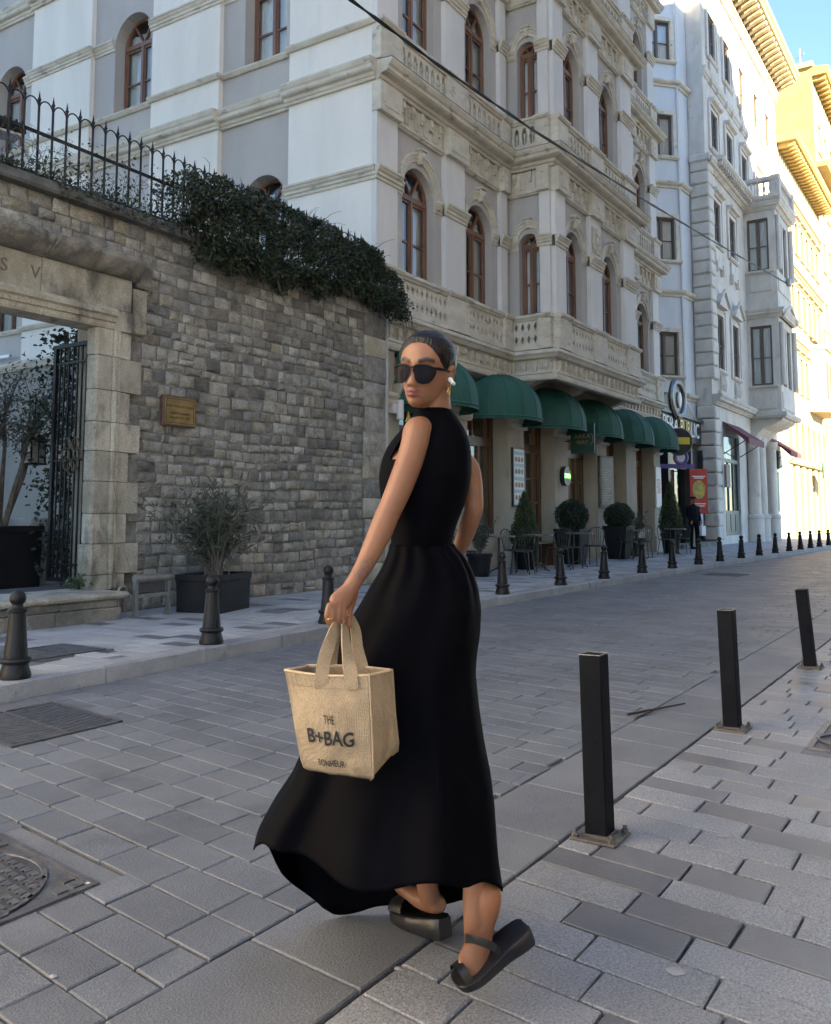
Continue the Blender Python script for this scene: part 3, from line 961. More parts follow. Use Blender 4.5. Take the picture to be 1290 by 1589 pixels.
# planter + oleander
planter_m = pm('black_planter', (.010, .010, .011), (.014, .014, .016), .6, spec=.2, sc=5, bump=.1, bsc=40)
soil = pm('potting_soil', (.03, .022, .016), (.05, .04, .03), .95, sc=30, bump=.6, bsc=60)
def square_planter(x0, x1, y0, y1, z0, h, label, grp, taper=.03, name='planter'):
    t = thing(name, label, 'planter', ((x0+x1)/2, (y0+y1)/2, z0), 0, grp)
    cx, cy, a, b = (x0+x1)/2, (y0+y1)/2, (x1-x0)/2, (y1-y0)/2
    def ring(k, z): return [(cx-a*k, cy-b*k, z), (cx+a*k, cy-b*k, z), (cx+a*k, cy+b*k, z), (cx-a*k, cy+b*k, z)]
    mb = MB(); mb.loft([ring(1-taper*1.5, z0), ring(1-taper, z0+.005), ring(1-.2*taper, z0+h-.07), ring(1-.2*taper, z0+h-.03)], cap=True)
    mb.build('body', planter_m, t)
    rm = MB(); rm.loft([ring(1.0, z0+h-.075), ring(1.03, z0+h-.07), ring(1.03, z0+h), ring(.93, z0+h), ring(.92, z0+h-.05)], cap=False); rm.build('rim', planter_m, t)
    bs = MB(); bs.loft([ring(1.0-taper, z0), ring(1.01-taper, z0+.06), ring(.985-taper, z0+.065)], cap=False); bs.build('base_band', planter_m, t)
    MB().add(ring(.93, z0+h-.04), [(0, 1, 2, 3)]).build('soil', soil, t, norm=False)
    return t
pt_ = square_planter(7.56, 8.30, 7.62, 8.22, .12, .44, 'large square black planter holding the oleander against the stone wall', None)
pt_.matrix_basis = frame(7.95, 7.97, .12, R(17)); WORLDM[pt_.name] = pt_.matrix_basis.copy()
ole = thing('oleander', 'loose grey green oleander shrub in the square black planter', 'shrub', (7.92, 7.92, .5))
ro = random.Random(9)
st = MB(); pts = []
for i in range(90):
    a = ro.uniform(0, 2*math.pi); sp = abs(ro.gauss(0, .42))+.05
    b = Vector((7.92+ro.gauss(0, .06), 7.92+ro.gauss(0, .06), .5))
    L = ro.uniform(.7, 1.25)*(1-.28*sp)
    e = b+Vector((math.cos(a)*sp*1.35*L, min(.6, math.sin(a)*sp*.9*L), L*(1-.12*sp)))
    mid = b.lerp(e, .5)+Vector((-math.cos(a)*.06, -math.sin(a)*.06, .04))
    st.tube([b, b.lerp(mid, .6), mid, mid.lerp(e, .6)+Vector((0, 0, .02)), e], [.009, .008, .006, .004, .003], 5)
    n = ro.randint(30, 46)
    for k in range(n):
        t_ = ro.uniform(.32, 1.04)
        p = b.lerp(mid, t_*2) if t_ < .5 else mid.lerp(e, t_*2-1)
        if p.y > 8.6: continue
        d = (e-b).normalized()
        pts.append((p, d*.9+Vector((ro.gauss(0, .6), ro.gauss(0, .6), ro.gauss(0, .45)))))
st.build('stem', bark, ole)
mb = MB(); leaves(mb, pts, .105, ro, .17, .1); mb.build('foliage', ole_leaf, ole, norm=False)

# ------------------------------------------------------------------ courtyard behind the gate
MB().add([(-4, 9.32, .36), (12.7, 9.32, .36), (12.7, 26, .36), (-4, 26, .36)], [(0, 1, 2, 3)]).build('courtyard_floor', sw_light, kind='structure', norm=False)
square_planter(6.1, 7.12, 10.15, 10.95, .36, .76, 'tall black planter box holding the olive tree inside the gateway', None)
tree = thing('olive_tree', 'small olive tree with several stems inside the gateway', 'tree', (6.75, 10.5, 1.08))
tk = MB(); pts = []
for (bx, by, ex, ey, ez) in ((6.72, 10.5, 6.5, 10.4, 2.4), (6.8, 10.5, 7.02, 10.35, 2.3), (6.8, 10.55, 7.3, 10.6, 2.55), (6.7, 10.45, 6.95, 10.8, 2.6), (6.7, 10.5, 6.3, 10.8, 2.5)):
    b, e = Vector((bx, by, 1.05)), Vector((ex, ey, ez))
    m1 = b.lerp(e, .45)+Vector((ro.gauss(0, .06), ro.gauss(0, .06), 0))
    tk.tube([b, b.lerp(m1, .5), m1, m1.lerp(e, .5)+Vector((.02, 0, .03)), e], [.042, .036, .03, .022, .014], 8)
    for k in range(16):
        q = m1.lerp(e, ro.uniform(.5, 1.0))
        w = q+Vector((ro.gauss(0, .22), ro.gauss(0, .25), ro.uniform(.1, .75)))
        tk.tube([q, q.lerp(w, .5)+Vector((0, 0, .05)), w], [.009, .006, .003], 5)
        for _ in range(42):
            p = q.lerp(w, ro.uniform(.2, 1.1))+Vector((ro.gauss(0, .09), ro.gauss(0, .09), ro.gauss(0, .08)))
            pts.append((p, (ro.gauss(0, .5), ro.gauss(0, .5), .3)))
tk.build('trunk', bark, tree, smooth=60)
mb = MB(); leaves(mb, pts, .07, ro, .3); mb.build('crown', olive_leaf, tree, norm=False)
# dark climbing plant behind the gate leaf
cl = thing('climbing_plant', 'dark climbing plant growing behind the open gate leaf', 'plant', (7.25, 9.9, .4))
pts = []
for i in range(3000):
    z = ro.uniform(.5, 3.6); 
    x = 7.22+.16*mnoise.noise((z*2, 1, 0))+ro.gauss(0, .15); y = 9.85+ro.gauss(0, .25)
    if ro.random() < .35 and z < 1.6: continue
    pts.append(((max(6.98, x), y, z), (-.3, -.5, 0)))
mb = MB(); leaves(mb, pts, .075, ro, .6, .4); mb.build('foliage', ivy_leaf, cl, norm=False)
MB().tube([(7.25, 9.9, .36), (7.2, 9.85, 1.4), (7.28, 9.95, 2.4), (7.2, 9.9, 3.6)], [.03, .025, .02, .01], 6).build('stem', bark, cl)
# low weeds at the jamb foot
wd = thing('weed', 'small green weed tuft at the foot of the gate jamb', 'plant', (6.62, 8.75, .43))
pts = [((6.62+ro.gauss(0, .06), 8.72+ro.gauss(0, .05), .44+abs(ro.gauss(0, .06))), (ro.gauss(0, .4), -.3, .6)) for _ in range(260)]
mb = MB(); leaves(mb, pts, .05, ro, .6); mb.build('foliage', leafmat('weed_leaf', (.04, .075, .025), (.08, .13, .045)), wd, norm=False)
# concrete cabinet behind the gate
cab = thing('concrete_post', 'pale concrete gatepost block standing behind the open gate leaf', 'post', (7.42, 10.6, .36))
grey_con = pm('pale_concrete', (.42, .42, .41), (.36, .36, .35), .85, sc=4, grain=.1)
MB().bbox(7.14, 7.75, 10.42, 10.8, .36, .80, .01).build('plinth', grey_con, cab)
MB().bbox(7.10, 7.80, 10.38, 10.85, .803, 1.22, .01).build('block', grey_con, cab)
# lantern in the tree
ln = thing('lantern', 'black square lantern hanging among the olive branches in the gateway', 'lantern', (7.14, 10.4, 1.92))
LM = frame(7.13, 10.42, 1.92)
mb = MB(LM)
for sx in (-1, 1):
    for sy in (-1, 1):
        mb.box(sx*.1-.008, sx*.1+.008, sy*.1-.008, sy*.1+.008, 0, .27)
    mb.box(sx*.1-.006, sx*.1+.006, -.09, .09, .13, .142)
mb.box(-.12, .12, -.12, .12, -.02, .0); mb.box(-.12, .12, -.12, .12, .27, .285)
mb.box(-.006, .006, -.106, -.1, 0, .27)
mb.build('cage', black_iron, ln)
mb = MB(LM); mb.loft([[(-.14, -.14, .285), (.14, -.14, .285), (.14, .14, .285), (-.14, .14, .285)], [(-.02, -.02, .4), (.02, -.02, .4), (.02, .02, .4), (-.02, .02, .4)]]); mb.build('cap', black_iron, ln)
MB(LM).tube([(0, 0, .4), (0, 0, .95)], .006, 5).build('chain', black_iron, ln)
MB(LM).box(-.09, .09, -.09, .09, .005, .265).build('glass', pm('lantern_glass', (.25, .25, .24), None, .15, spec=.6), ln)
# floodlight behind the railing
fl = thing('floodlight', 'black floodlight lamp behind the railing at the left edge', 'floodlight', (5.55, 9.05, 4.95))
FM = frame(5.62, 9.1, 5.5, R(-12))
mb = MB(FM); mb.bbox(-.32, .26, -.16, .14, -.02, .10, .015)
mb.build('housing', black_iron, fl)
mb = MB(FM); 
for i in range(9): mb.box(-.30+i*.063, -.28+i*.063, -.15, .13, .10, .13)
mb.build('fin', black_iron, fl)
MB(FM).box(-.29, .23, -.145, .125, -.045, -.02).build('lens', pm('lamp_glass', (.55, .55, .55), None, .2, spec=.6), fl)
MB(FM).tube([(0, .1, 0), (0, .15, -.3), (0, .1, -.56)], .018, 6).build('bracket', black_iron, fl)
# drainpipe in the corner
dp = thing('drainpipe', 'pale grey drainpipe between the stone wall and the hotel', 'pipe', (12.7, 8.82, .12))
zincm = pm('pale_pipe', (.42, .42, .40), (.34, .34, .33), .55, sc=5, grain=.08)
MB().tube([(12.71, 8.74, .12), (12.71, 8.74, 4.6), (12.74, 8.84, 4.78), (12.74, 8.84, 4.86)], .042, 12).build('pipe', zincm, dp, smooth=True)
for zz in (.9, 1.9, 2.9, 3.9):
    MB().lathe([(.043, 0), (.052, .005), (.052, .035), (.043, .04)], (12.71, 8.74, zz), 12).build('collar', zincm, dp)

# ================================================================== HOTEL
YF = 9.0
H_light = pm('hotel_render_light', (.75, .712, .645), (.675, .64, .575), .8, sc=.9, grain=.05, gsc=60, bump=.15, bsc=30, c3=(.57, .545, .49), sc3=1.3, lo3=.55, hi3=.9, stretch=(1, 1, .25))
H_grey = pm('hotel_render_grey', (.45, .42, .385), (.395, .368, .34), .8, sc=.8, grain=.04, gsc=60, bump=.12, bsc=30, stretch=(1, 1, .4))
H_pil = pm('hotel_pilaster', (.66, .64, .605), (.585, .568, .54), .8, sc=1.2, grain=.05, gsc=60, bump=.15, bsc=30, stretch=(1, 1, .4))
H_trim = pm('hotel_trim_cream', (.60, .55, .455), (.49, .44, .355), .8, sc=2.5, grain=.08, gsc=60, bump=.3, bsc=35, c3=(.23, .20, .155), sc3=3.2, lo3=.56, hi3=.74, stretch=(1, 1, 2.))
H_stone = pm('hotel_ground_stone', (.43, .395, .325), (.35, .32, .26), .82, sc=1.6, grain=.1, gsc=60, bump=.3, bsc=25, c3=(.24, .215, .175), sc3=2.2, lo3=.58, hi3=.75, stretch=(1, 1, .4))
lead = pm('lead_flashing', (.10, .10, .105), (.15, .15, .15), .6, sc=6)
W_brown = pm('window_brown_wood', (.24, .115, .072), (.165, .08, .052), .45, sc=6, grain=.1, gsc=40, stretch=(1, 1, .2))
W_glass = glassmat('window_pane', (.93, .95, .95), .07)
W_curt = pm('curtain_cloth', (.84, .85, .82), (.70, .73, .72), .9, sc=3, stretch=(6, 6, .6))
dark_room = pm('dark_interior', (.02, .018, .016), None, .9)

hotel = thing('hotel_building', 'grey hotel with arched windows, pilasters and a projecting bay behind the woman', 'building', (20, 10, .12))
KB = 2 # curve detail helper
def arc(cx, zs, r, n=14, a0=0., a1=math.pi):
    return [(cx+r*math.cos(lerp(a0, a1, i/n)), zs+r*math.sin(lerp(a0, a1, i/n))) for i in range(n+1)]
def wall_open(M, x0, x1, z0, z1, ops, mat, name='wall', parent=None, dep=.31, y=0., rmat=None):
    """wall sheet with openings [(cx, hw, zsill, zspring, arched)] and deep reveals, one mesh"""
    mb = MB(M)
    xs = x0
    def rect(a, b, c, d):
        if b-a > 1e-4 and d-c > 1e-4: mb.add([(a, y, c), (b, y, c), (b, y, d), (a, y, d)], [(0, 1, 2, 3)])
    for (cx, hw, zs, zp, arched) in sorted(ops):
        rect(xs, cx-hw, z0, z1)
        rect(cx-hw, cx+hw, z0, zs)
        if arched:
            A = arc(cx, zp, hw)[::-1]
            for (a, b), (c, d) in zip(A, A[1:]):
                mb.add([(a, y, b), (c, y, d), (c, y, z1), (a, y, z1)], [(0, 1, 2, 3)])
                mb.add([(a, y, b), (c, y, d), (c, y+dep, d), (a, y+dep, b)], [(0, 1, 2, 3)])
        else:
            rect(cx-hw, cx+hw, zp, z1)
            mb.add([(cx-hw, y, zp), (cx+hw, y, zp), (cx+hw, y+dep, zp), (cx-hw, y+dep, zp)], [(0, 1, 2, 3)])
        for xx in (cx-hw, cx+hw):
            mb.add([(xx, y, zs), (xx, y, zp), (xx, y+dep, zp), (xx, y+dep, zs)], [(0, 1, 2, 3)])
        mb.add([(cx-hw, y, zs), (cx+hw, y, zs), (cx+hw, y+dep, zs), (cx-hw, y+dep, zs)], [(0, 1, 2, 3)])
        xs = cx+hw
    rect(xs, x1, z0, z1)
    return mb.build(name, mat, parent, norm=False)
WIN = {}
def arched_window(M, cx, hw, zs, zp, parent, dep=.25, arched=True, wood=None, curtain=True, seedc=0):
    """window object: frame mesh with pane and curtain sub-parts, mesh data shared between alike windows"""
    wood = wood or W_brown
    key = (round(hw, 3), round(zp-zs, 3), arched, wood.name)
    if key not in WIN:
        h = zp-zs
        w = hw
        f = MB()
        t = .055
        f.box(-w, -w+t, 0, .09, 0, h); f.box(w-t, w, 0, .09, 0, h)
        f.box(-w+t, w-t, 0, .09, 0, t)
        f.box(-w+t, w-t, -.015, .09, h-.05, h+.05)
        f.box(-.035, .035, -.012, .09, t, h-.05)
        for sx in (-1, 1):
            a, b = (-w+t, -.035) if sx < 0 else (.035, w-t)
            f.box(a, a+.035, .015, .075, t, h-.05); f.box(b-.035, b, .015, .075, t, h-.05)
            f.box(a+.035, b-.035, .015, .075, t, t+.05); f.box(a+.035, b-.035, .015, .075, h-.1, h-.05)
            f.box(a+.035, b-.035, .02, .07, h*.46, h*.46+.035)
        panes = []
        if arched:
            o, i_ = arc(0, h, w), arc(0, h, w-t)
            for k in range(len(o)-1):
                p = [(*o[k], 0), (*o[k+1], 0), (*i_[k+1], 0), (*i_[k], 0)]
                f.add([(x, yy, z) for yy in (0, .09) for x, z, _ in p], [(0, 1, 2, 3), (4, 5, 6, 7), (3, 2, 6, 7)])
            for a in (math.pi/3, 2*math.pi/3):
                c, s = math.cos(a), math.sin(a)
                q = [(-.018*s, .018*c), (.018*s, -.018*c)]
                pts = [(c*.05+q[0][0], h+.05+s*.02+q[0][1]), (c*.05+q[1][0], h+.05+s*.02+q[1][1]), (c*(w-t)+q[1][0], h+s*(w-t)+q[1][1]), (c*(w-t)+q[0][0], h+s*(w-t)+q[0][1])]
                f.prism(pts, .005, .08, 'xz')
            for k in range(3):
                A = arc(0, h, w-t, 5, k*math.pi/3, (k+1)*math.pi/3)
                panes.append(MB().add([(0, .05, h+.05)]+[(a, .05, max(b, h+.05)) for a, b in A], [tuple(range(len(A)+1))]).mesh('pane', W_glass, norm=False))
        for a, b in ((-w+t, -.035), (.035, w-t)):
            for c, d in ((t, h*.46), (h*.46+.035, h-.05)):
                panes.append(MB().add([(a, .045, c), (b, .045, c), (b, .045, d), (a, .045, d)], [(0, 1, 2, 3)]).mesh('pane', W_glass, norm=False))
        cu = MB()
        n = 40
        top = h+(w*.55 if arched else -.05)
        row0, row1 = [], []
        for k in range(n+1):
            x = lerp(-w+.03, w-.03, k/n)
            yy = .125+.018*math.sin(k*1.7)+.012*math.sin(k*.71+1)
            gap = abs(x) < .035*w
            tz = min(top, h+math.sqrt(max(0, (w-.03)**2-x*x))) if arched else h-.05
            row0.append((x, yy, .02)); row1.append((x, yy, tz))
        cu.add(row0+row1, [(k, k+1, n+2+k, n+1+k) for k in range(n) if not (n//2-2 <= k <= n//2)])
        rm = MB(); rm.box(-w-.02, w+.02, .42, .44, -.02, h+w+.02)
        WIN[key] = (f.mesh('window', wood), panes, cu.mesh('curtain', W_curt, smooth='all', norm=False), rm.mesh('room_backing', dark_room))
    f, panes, cu, rm = WIN[key]
    MM = M @ Matrix.Translation((cx, dep-.09, zs))
    o = shared('window', f, MM, parent)
    for p in panes: shared('pane', p, MM, o)
    if curtain: shared('curtain', cu, MM, o)
    shared('room_backing', rm, MM, o)
    return o
def archivolt(M, cx, zp, r0, r1, parent, mat=None, out=.05):
    mb = MB(M)
    for (a, b, o) in ((r0, r0+(r1-r0)*.45, out*.7), (r0+(r1-r0)*.45, r0+(r1-r0)*.8, out), (r0+(r1-r0)*.8, r1, out*1.5)):
        A, B = arc(cx, zp, a, 18), arc(cx, zp, b, 18)
        n = len(A)
        mb.loft([[(A[i][0], -.001, A[i][1]), (A[i][0], -o, A[i][1]), (B[i][0], -o, B[i][1]), (B[i][0], -.001, B[i][1])] for i in range(n)])
    return mb.build('archivolt', mat or H_trim, parent)
def keystone(M, cx, z, parent, s=1.):
    mb = MB(M)
    mb.loft([[(cx-.06*s, -.001, z-.16*s), (cx+.06*s, -.001, z-.16*s), (cx+.06*s, -.11*s, z-.15*s), (cx-.06*s, -.11*s, z-.15*s)],
             [(cx-.075*s, -.001, z), (cx+.075*s, -.001, z), (cx+.075*s, -.15*s, z), (cx-.075*s, -.15*s, z)],
             [(cx-.09*s, -.001, z+.13*s), (cx+.09*s, -.001, z+.13*s), (cx+.09*s, -.12*s, z+.13*s), (cx-.09*s, -.12*s, z+.13*s)]])
    mb.sphere((cx, -.14*s, z+.02*s), (.05*s, .05*s, .07*s), 8, 6)
    mb.box(cx-.13*s, cx+.13*s, -.17*s, -.001, z+.13*s, z+.165*s)
    return mb.build('keystone', H_trim, parent)
IMP = [(0, -.12), (.03, -.12), (.03, -.06), (.055, -.05), (.055, .0), (.085, .03), (.10, .07), (.12, .08), (.12, .12), (0, .13)]
def impost(M, x0, x1, zp, parent, y=0., m0=1., m1=1., mat=None, k=1.):
    return MB(M).mold([(o*k, zp+z) for o, z in IMP], x0, x1, y, m0, m1).build('impost', mat or H_trim, parent)
def pierced(M, x0, x1, z0, z1, y0, y1, cell, hole, parent, mat=None):
    """balustrade panel with a row pattern of openings cut right through"""
    mb = MB(M)
    nx = max(1, round((x1-x0)/cell[0])); nz = max(1, round((z1-z0)/cell[1]))
    dx, dz = (x1-x0)/nx, (z1-z0)/nz
    n = 8
    for i in range(nx):
        for j in range(nz):
            cx, cz = x0+(i+.5)*dx, z0+(j+.5)*dz
            out, inn = [], []
            for k in range(n):
                a = 2*math.pi*k/n
                c, s = math.cos(a), math.sin(a)
                q = max(abs(c), abs(s)); out.append((cx+c/q*dx/2, cz+s/q*dz/2))
                if hole == 'diamond': q2 = abs(c)+abs(s); inn.append((cx+c/q2*dx*.30, cz+s/q2*dz*.34))
                else: inn.append((cx+c*dx*.36, cz+s*dz*.40))
            p = [(x, y0, z) for x, z in out]+[(x, y0, z) for x, z in inn]+[(x, y1, z) for x, z in inn]
            mb.add(p, [(k, (k+1) % n, n+(k+1) % n, n+k) for k in range(n)]+[(n+k, n+(k+1) % n, 2*n+(k+1) % n, 2*n+k) for k in range(n)])
            if hole != 'diamond':
                mb.box(cx-dx*.07, cx+dx*.07, y0+.012, y1, cz-dz*.47, cz-dz*.08)
                mb.sphere((cx, y0+.02, cz+dz*.05), (dx*.14, .02, dz*.12), 6, 4)
    return mb.build('balustrade_panel', mat or H_trim, parent, norm=False)
CORN = [(0, 0), (.10, 0), (.12, .05), (.16, .06), (.18, .12), (.30, .14), (.34, .17), (.34, .23), (.38, .26), (.42, .33), (.42, .36), (0, .40)]
def cornice(M, x0, x1, z, parent, y=0., m0=1., m1=1., k=1., prof=None, mat=None, flash=True):
    o = MB(M).mold([(a*k, z+b) for a, b in (prof or CORN)], x0, x1, y, m0, m1).build('cornice', mat or H_trim, parent)
    if flash and not prof:
        MB(M).mold([(.0, z+.402), (.425*k, z+.364), (.425*k, z+.375), (.0, z+.415)], x0, x1, y, m0, m1).build('flashing', lead, o)
    return o
def frieze(M, x0, x1, z0, z1, parent, y=0., pitch=.36):
    """band with fluted panels and small brackets"""
    MB(M).box(x0, x1, y-.05, y, z0, z1).build('frieze', H_trim, parent)
    mb = MB(M)
    n = max(1, round((x1-x0)/pitch)); d = (x1-x0)/n
    for i in range(n):
        c = x0+(i+.5)*d
        mb.box(c-.045, c+.045, y-.12, y-.05, z1-.16, z1-.02); mb.box(c-.03, c+.03, y-.10, y-.05, z1-.24, z1-.16)
        for k in range(4):
            q = c+d*.5+(k-1.5)*.042
            if q < x1-.02: mb.box(q-.011, q+.011, y-.072, y-.05, z0+.05, z1-.06)
    mb.build('frieze_relief', H_trim, parent, kind='stuff')
    MB(M).mold([(0, z0-.09), (.06, z0-.09), (.075, z0-.06), (.10, z0-.05), (.10, z0-.005), (0, z0)], x0, x1, y).build('moulding', H_trim, parent)
def pilaster(M, x0, x1, z0, z1, parent, mat=None, out=.10, name='pilaster', y=0.):
    return MB(M).box(x0, x1, y-out, y, z0, z1).build(name, mat or H_pil, parent)

def storey(M, zb, x0, x1, ops, pils, hole, m0=0., m1=0., hw=.56, top=True, curtain=True, wmat=None):
    """one storey of the street front: balustrade, windows, arches, imposts, frieze, cornice. zb = floor level"""
    zs, zp, zt = zb+.78, zb+2.42, zb+4.5
    oo = [(cx, w, zs, zp, True) for cx, w in ops]
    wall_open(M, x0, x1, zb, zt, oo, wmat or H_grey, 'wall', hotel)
    for cx, w in ops:
        arched_window(M, cx, w, zs, zp, hotel, curtain=curtain)
        archivolt(M, cx, zp+.12, w, w+.17, hotel)
        keystone(M, cx, zp+.12+w+.10, hotel, .9 if w > .4 else .7)
        # reveal edge strips
    for a, b in pils:
        pilaster(M, a, b, zs, zp-.12, hotel)
        pilaster(M, a, b, zp+.13, zb+3.55, hotel)
        impost(M, a-.05, b+.05, zp, hotel, -.10, 0, 0)
        MB(M).bbox(a-.03, b+.03, -.20, -.001, zb, zs-.1, .008).build('pedestal', H_trim, hotel)
        MB(M).mold([(0, zs-.1), (.22, zs-.1), (.26, zs-.05), (.26, zs-.01), (0, zs)], a-.04, b+.04).build('pedestal_cap', H_trim, hotel)
        # entablature block over the pilaster
        MB(M).bbox(a-.02, b+.02, -.20, -.001, zb+3.55, zb+4.10, .006).build('frieze_block', H_trim, hotel)
        MB(M).bbox(a+.1, b-.1, -.215, -.19, zb+3.66, zb+3.98, .004).build('frieze_panel', H_trim, hotel)
    # imposts between opening and pilasters
    edges = [x0]+sum([[cx-w, cx+w] for cx, w in sorted(ops)], [])+[x1]
    for a, b in zip(edges[::2], edges[1::2]):
        segs = [(a, b)]
        for p, q in pils:
            nx = []
            for s0, s1 in segs:
                if q <= s0 or p >= s1: nx.append((s0, s1)); continue
                if p > s0: nx.append((s0, p))
                if q < s1: nx.append((q, s1))
            segs = nx
        for s0, s1 in segs:
            if s1-s0 > .03: impost(M, s0, s1, zp, hotel, 0, 0, 0, k=.6)
    # balustrade panels between pedestals
    ped = sorted((a-.03, b+.03) for a, b in pils)
    e = [x0]+sum([[a, b] for a, b in ped], [])+[x1]
    for a, b in zip(e[::2], e[1::2]):
        if b-a > .25:
            MB(M).box(a, b, -.16, -.05, zb, zb+.09).build('balustrade_base', H_trim, hotel)
            pierced(M, a, b, zb+.09, zs-.13, -.14, -.05, (.17, .26) if hole == 'diamond' else (.21, .5), hole, hotel)
            MB(M).mold([(0, zs-.13), (.17, zs-.13), (.19, zs-.09), (.22, zs-.07), (.22, zs-.01), (0, zs)], a, b).build('coping', H_trim, hotel)
    for a, b in zip(e[::2], e[1::2]):
        if b-a > .1: frieze(M, a, b, zb+3.62, zb+4.08, hotel)
    cornice(M, x0, x1, zb+4.10, hotel, 0, m0, m1)

FA = frame(0, YF)                    # street front: local x = X
FB = frame(0, 7.95)                  # bay front
FS = frame(18.0, YF, 0, R(-90))      # bay side: faces the camera side, local x = -(Y-YF)
FE = frame(23.35, 7.95, 0, R(90))    # far bay side
for lv in range(3):
    zb = 4.88+4.5*lv
    hole = 'diamond' if lv == 0 else 'oval'
    storey(FA, zb, 12.63, 18.0, [(14.16, .56), (16.58, .56)], [(12.63, 13.3), (15.02, 15.8), (17.42, 17.72)], hole, 0, -1)
    storey(FB, zb, 18.0, 23.35, [(19.22, .50), (21.55, .50)], [(18.0, 18.55), (20.02, 20.75), (22.35, 23.2)], hole, 1, 1)
    storey(FS, zb, 0.0, 1.05, [(.50, .25)], [(.80, 1.05)], hole, -1, 1)
    wall_open(FE, 0, 1.05, zb, zb+4.5, [], H_grey, 'wall', hotel)
    cornice(FE, 0, 1.05, zb+4.10, hotel, 0, 1, 0)
    storey(FA, zb, 23.35, 28.6, [(25.0, .56), (27.2, .56)], [(23.6, 24.1), (25.75, 26.45), (28.0, 28.6)], hole, -1, 1)
# coat of arms on the middle bay pilaster
mb = MB(FB); 
rc = random.Random(2)
mb.bbox(20.14, 20.63, -.14, -.10, 7.55, 8.2, .02)
for i in range(16): mb.sphere((20.385+rc.uniform(-.17, .17), -.15, 7.87+rc.uniform(-.24, .26)), (rc.uniform(.04, .08), .03, rc.uniform(.04, .09)), 6, 5)
mb.build('coat_of_arms', H_trim, hotel, smooth=True)
# parapet
MB().box(12.9, 28.5, 9.1, 9.5, 18.36, 19.3).build('parapet', H_grey, hotel)
MB().box(12.95, 28.4, 9.5, 26, 18.2, 18.5).build('roof', lead, hotel)
# solid inside behind the window niches
MB().box(13.3, 28.2, 9.52, 26, 4.3, 18.15).build('inner_core', dark_room, hotel)
MB().box(18.5, 22.9, 8.46, 9.52, 4.9, 18.15).build('inner_core', dark_room, hotel)
MB().box(12.75, 28.6, 9.0, 9.75, 4.18, 4.2).build('ceiling_slab', H_stone, hotel)
MB().box(28.4, 28.58, 9.05, 26, .1, 18.3).build('wall', H_light, hotel)
# bay underside with scroll corbels
MB().box(18.0, 23.35, 7.95, 9.0, 4.46, 4.50).build('bay_soffit', H_stone, hotel)
for M_, a, b, m0, m1 in ((FB, 18.0, 23.35, 1, 1), (FS, 0, 1.05, -1, 1), (FA, 12.63, 18.0, 0, -1), (FA, 23.35, 28.6, -1, 1)):
    cornice(M_, a, b, 4.62, hotel, 0, m0, m1, prof=[(0, 0), (.06, 0), (.08, .04), (.16, .06), (.20, .12), (.24, .15), (.24, .20), (.18, .24), (0, .25)])
    frieze(M_, a, b, 4.40, 4.64, hotel, 0, .30)
    MB(M_).mold([(0, 4.20), (.10, 4.20), (.12, 4.24), (.12, 4.32), (.06, 4.34), (0, 4.34)], a, b, 0, m0, m1).build('moulding', H_trim, hotel)
    MB(M_).box(a, b, .001, .06, 4.2, 4.88).build('wall', H_stone, hotel)
for x in (18.15, 20.4, 23.1):
    mb = MB()
    prof = [(9.0, 4.46), (8.05, 4.46), (7.98, 4.42), (7.95, 4.34), (7.99, 4.26), (8.08, 4.24), (8.18, 4.27), (8.35, 4.20), (8.6, 4.12), (8.85, 4.0), (8.95, 3.9), (9.0, 3.86)]
    mb.prism(prof, x-.14, x+.14, 'yz')
    mb.tube([(x-.16, 8.06, 4.345), (x+.16, 8.06, 4.345)], .085, 14)
    mb.tube([(x-.17, 8.06, 4.345), (x+.17, 8.06, 4.345)], .04, 10)
    mb.build('corbel', H_stone, hotel)
MB().box(18.0, 23.35, 8.94, 9.0, 3.9, 4.46).build('wall', H_stone, hotel)

# ground floor piers and shopfronts
piers = [(12.75, 13.5), (15.25, 16.0), (17.85, 18.62), (20.36, 21.15), (23.1, 23.85), (25.43, 26.3), (27.95, 28.6)]
for i, (a, b) in enumerate(piers):
    mb = MB(); mb.bbox(a, b, 8.98, 9.62, .1, 4.2, .012); mb.build('pier', H_stone, hotel)
    MB().bbox(a-.04, b+.04, 8.93, 9.6, .1, .62, .012).build('plinth', H_stone, hotel)
    mb = MB(FA); mb.mold([(0, 3.18), (.05, 3.18), (.09, 3.24), (.09, 3.30), (.14, 3.36), (.14, 3.42), (0, 3.44)], a-.07, b+.07, -.02, 0, 0); mb.build('capital', H_trim, hotel)
    cb = MB(); cb.prism([(8.979, 3.6), (8.80, 3.6), (8.78, 3.5), (8.84, 3.38), (8.92, 3.30), (8.979, 3.1)], b-.24, b-.06, 'yz'); cb.build('bracket', H_stone, hotel)
shop_wood = pm('shopfront_wood', (.13, .062, .032), (.09, .045, .026), .4, sc=5, grain=.12, gsc=30, stretch=(1, 1, .2))
shop_glass = glassmat('shop_pane', (.55, .55, .52), .12)
room_w = pm('restaurant_interior', (.10, .07, .05), (.05, .04, .03), .8, sc=1.2)
lampm = emat('warm_bulb', (1., .72, .42), 6.)
sill_m = H_stone
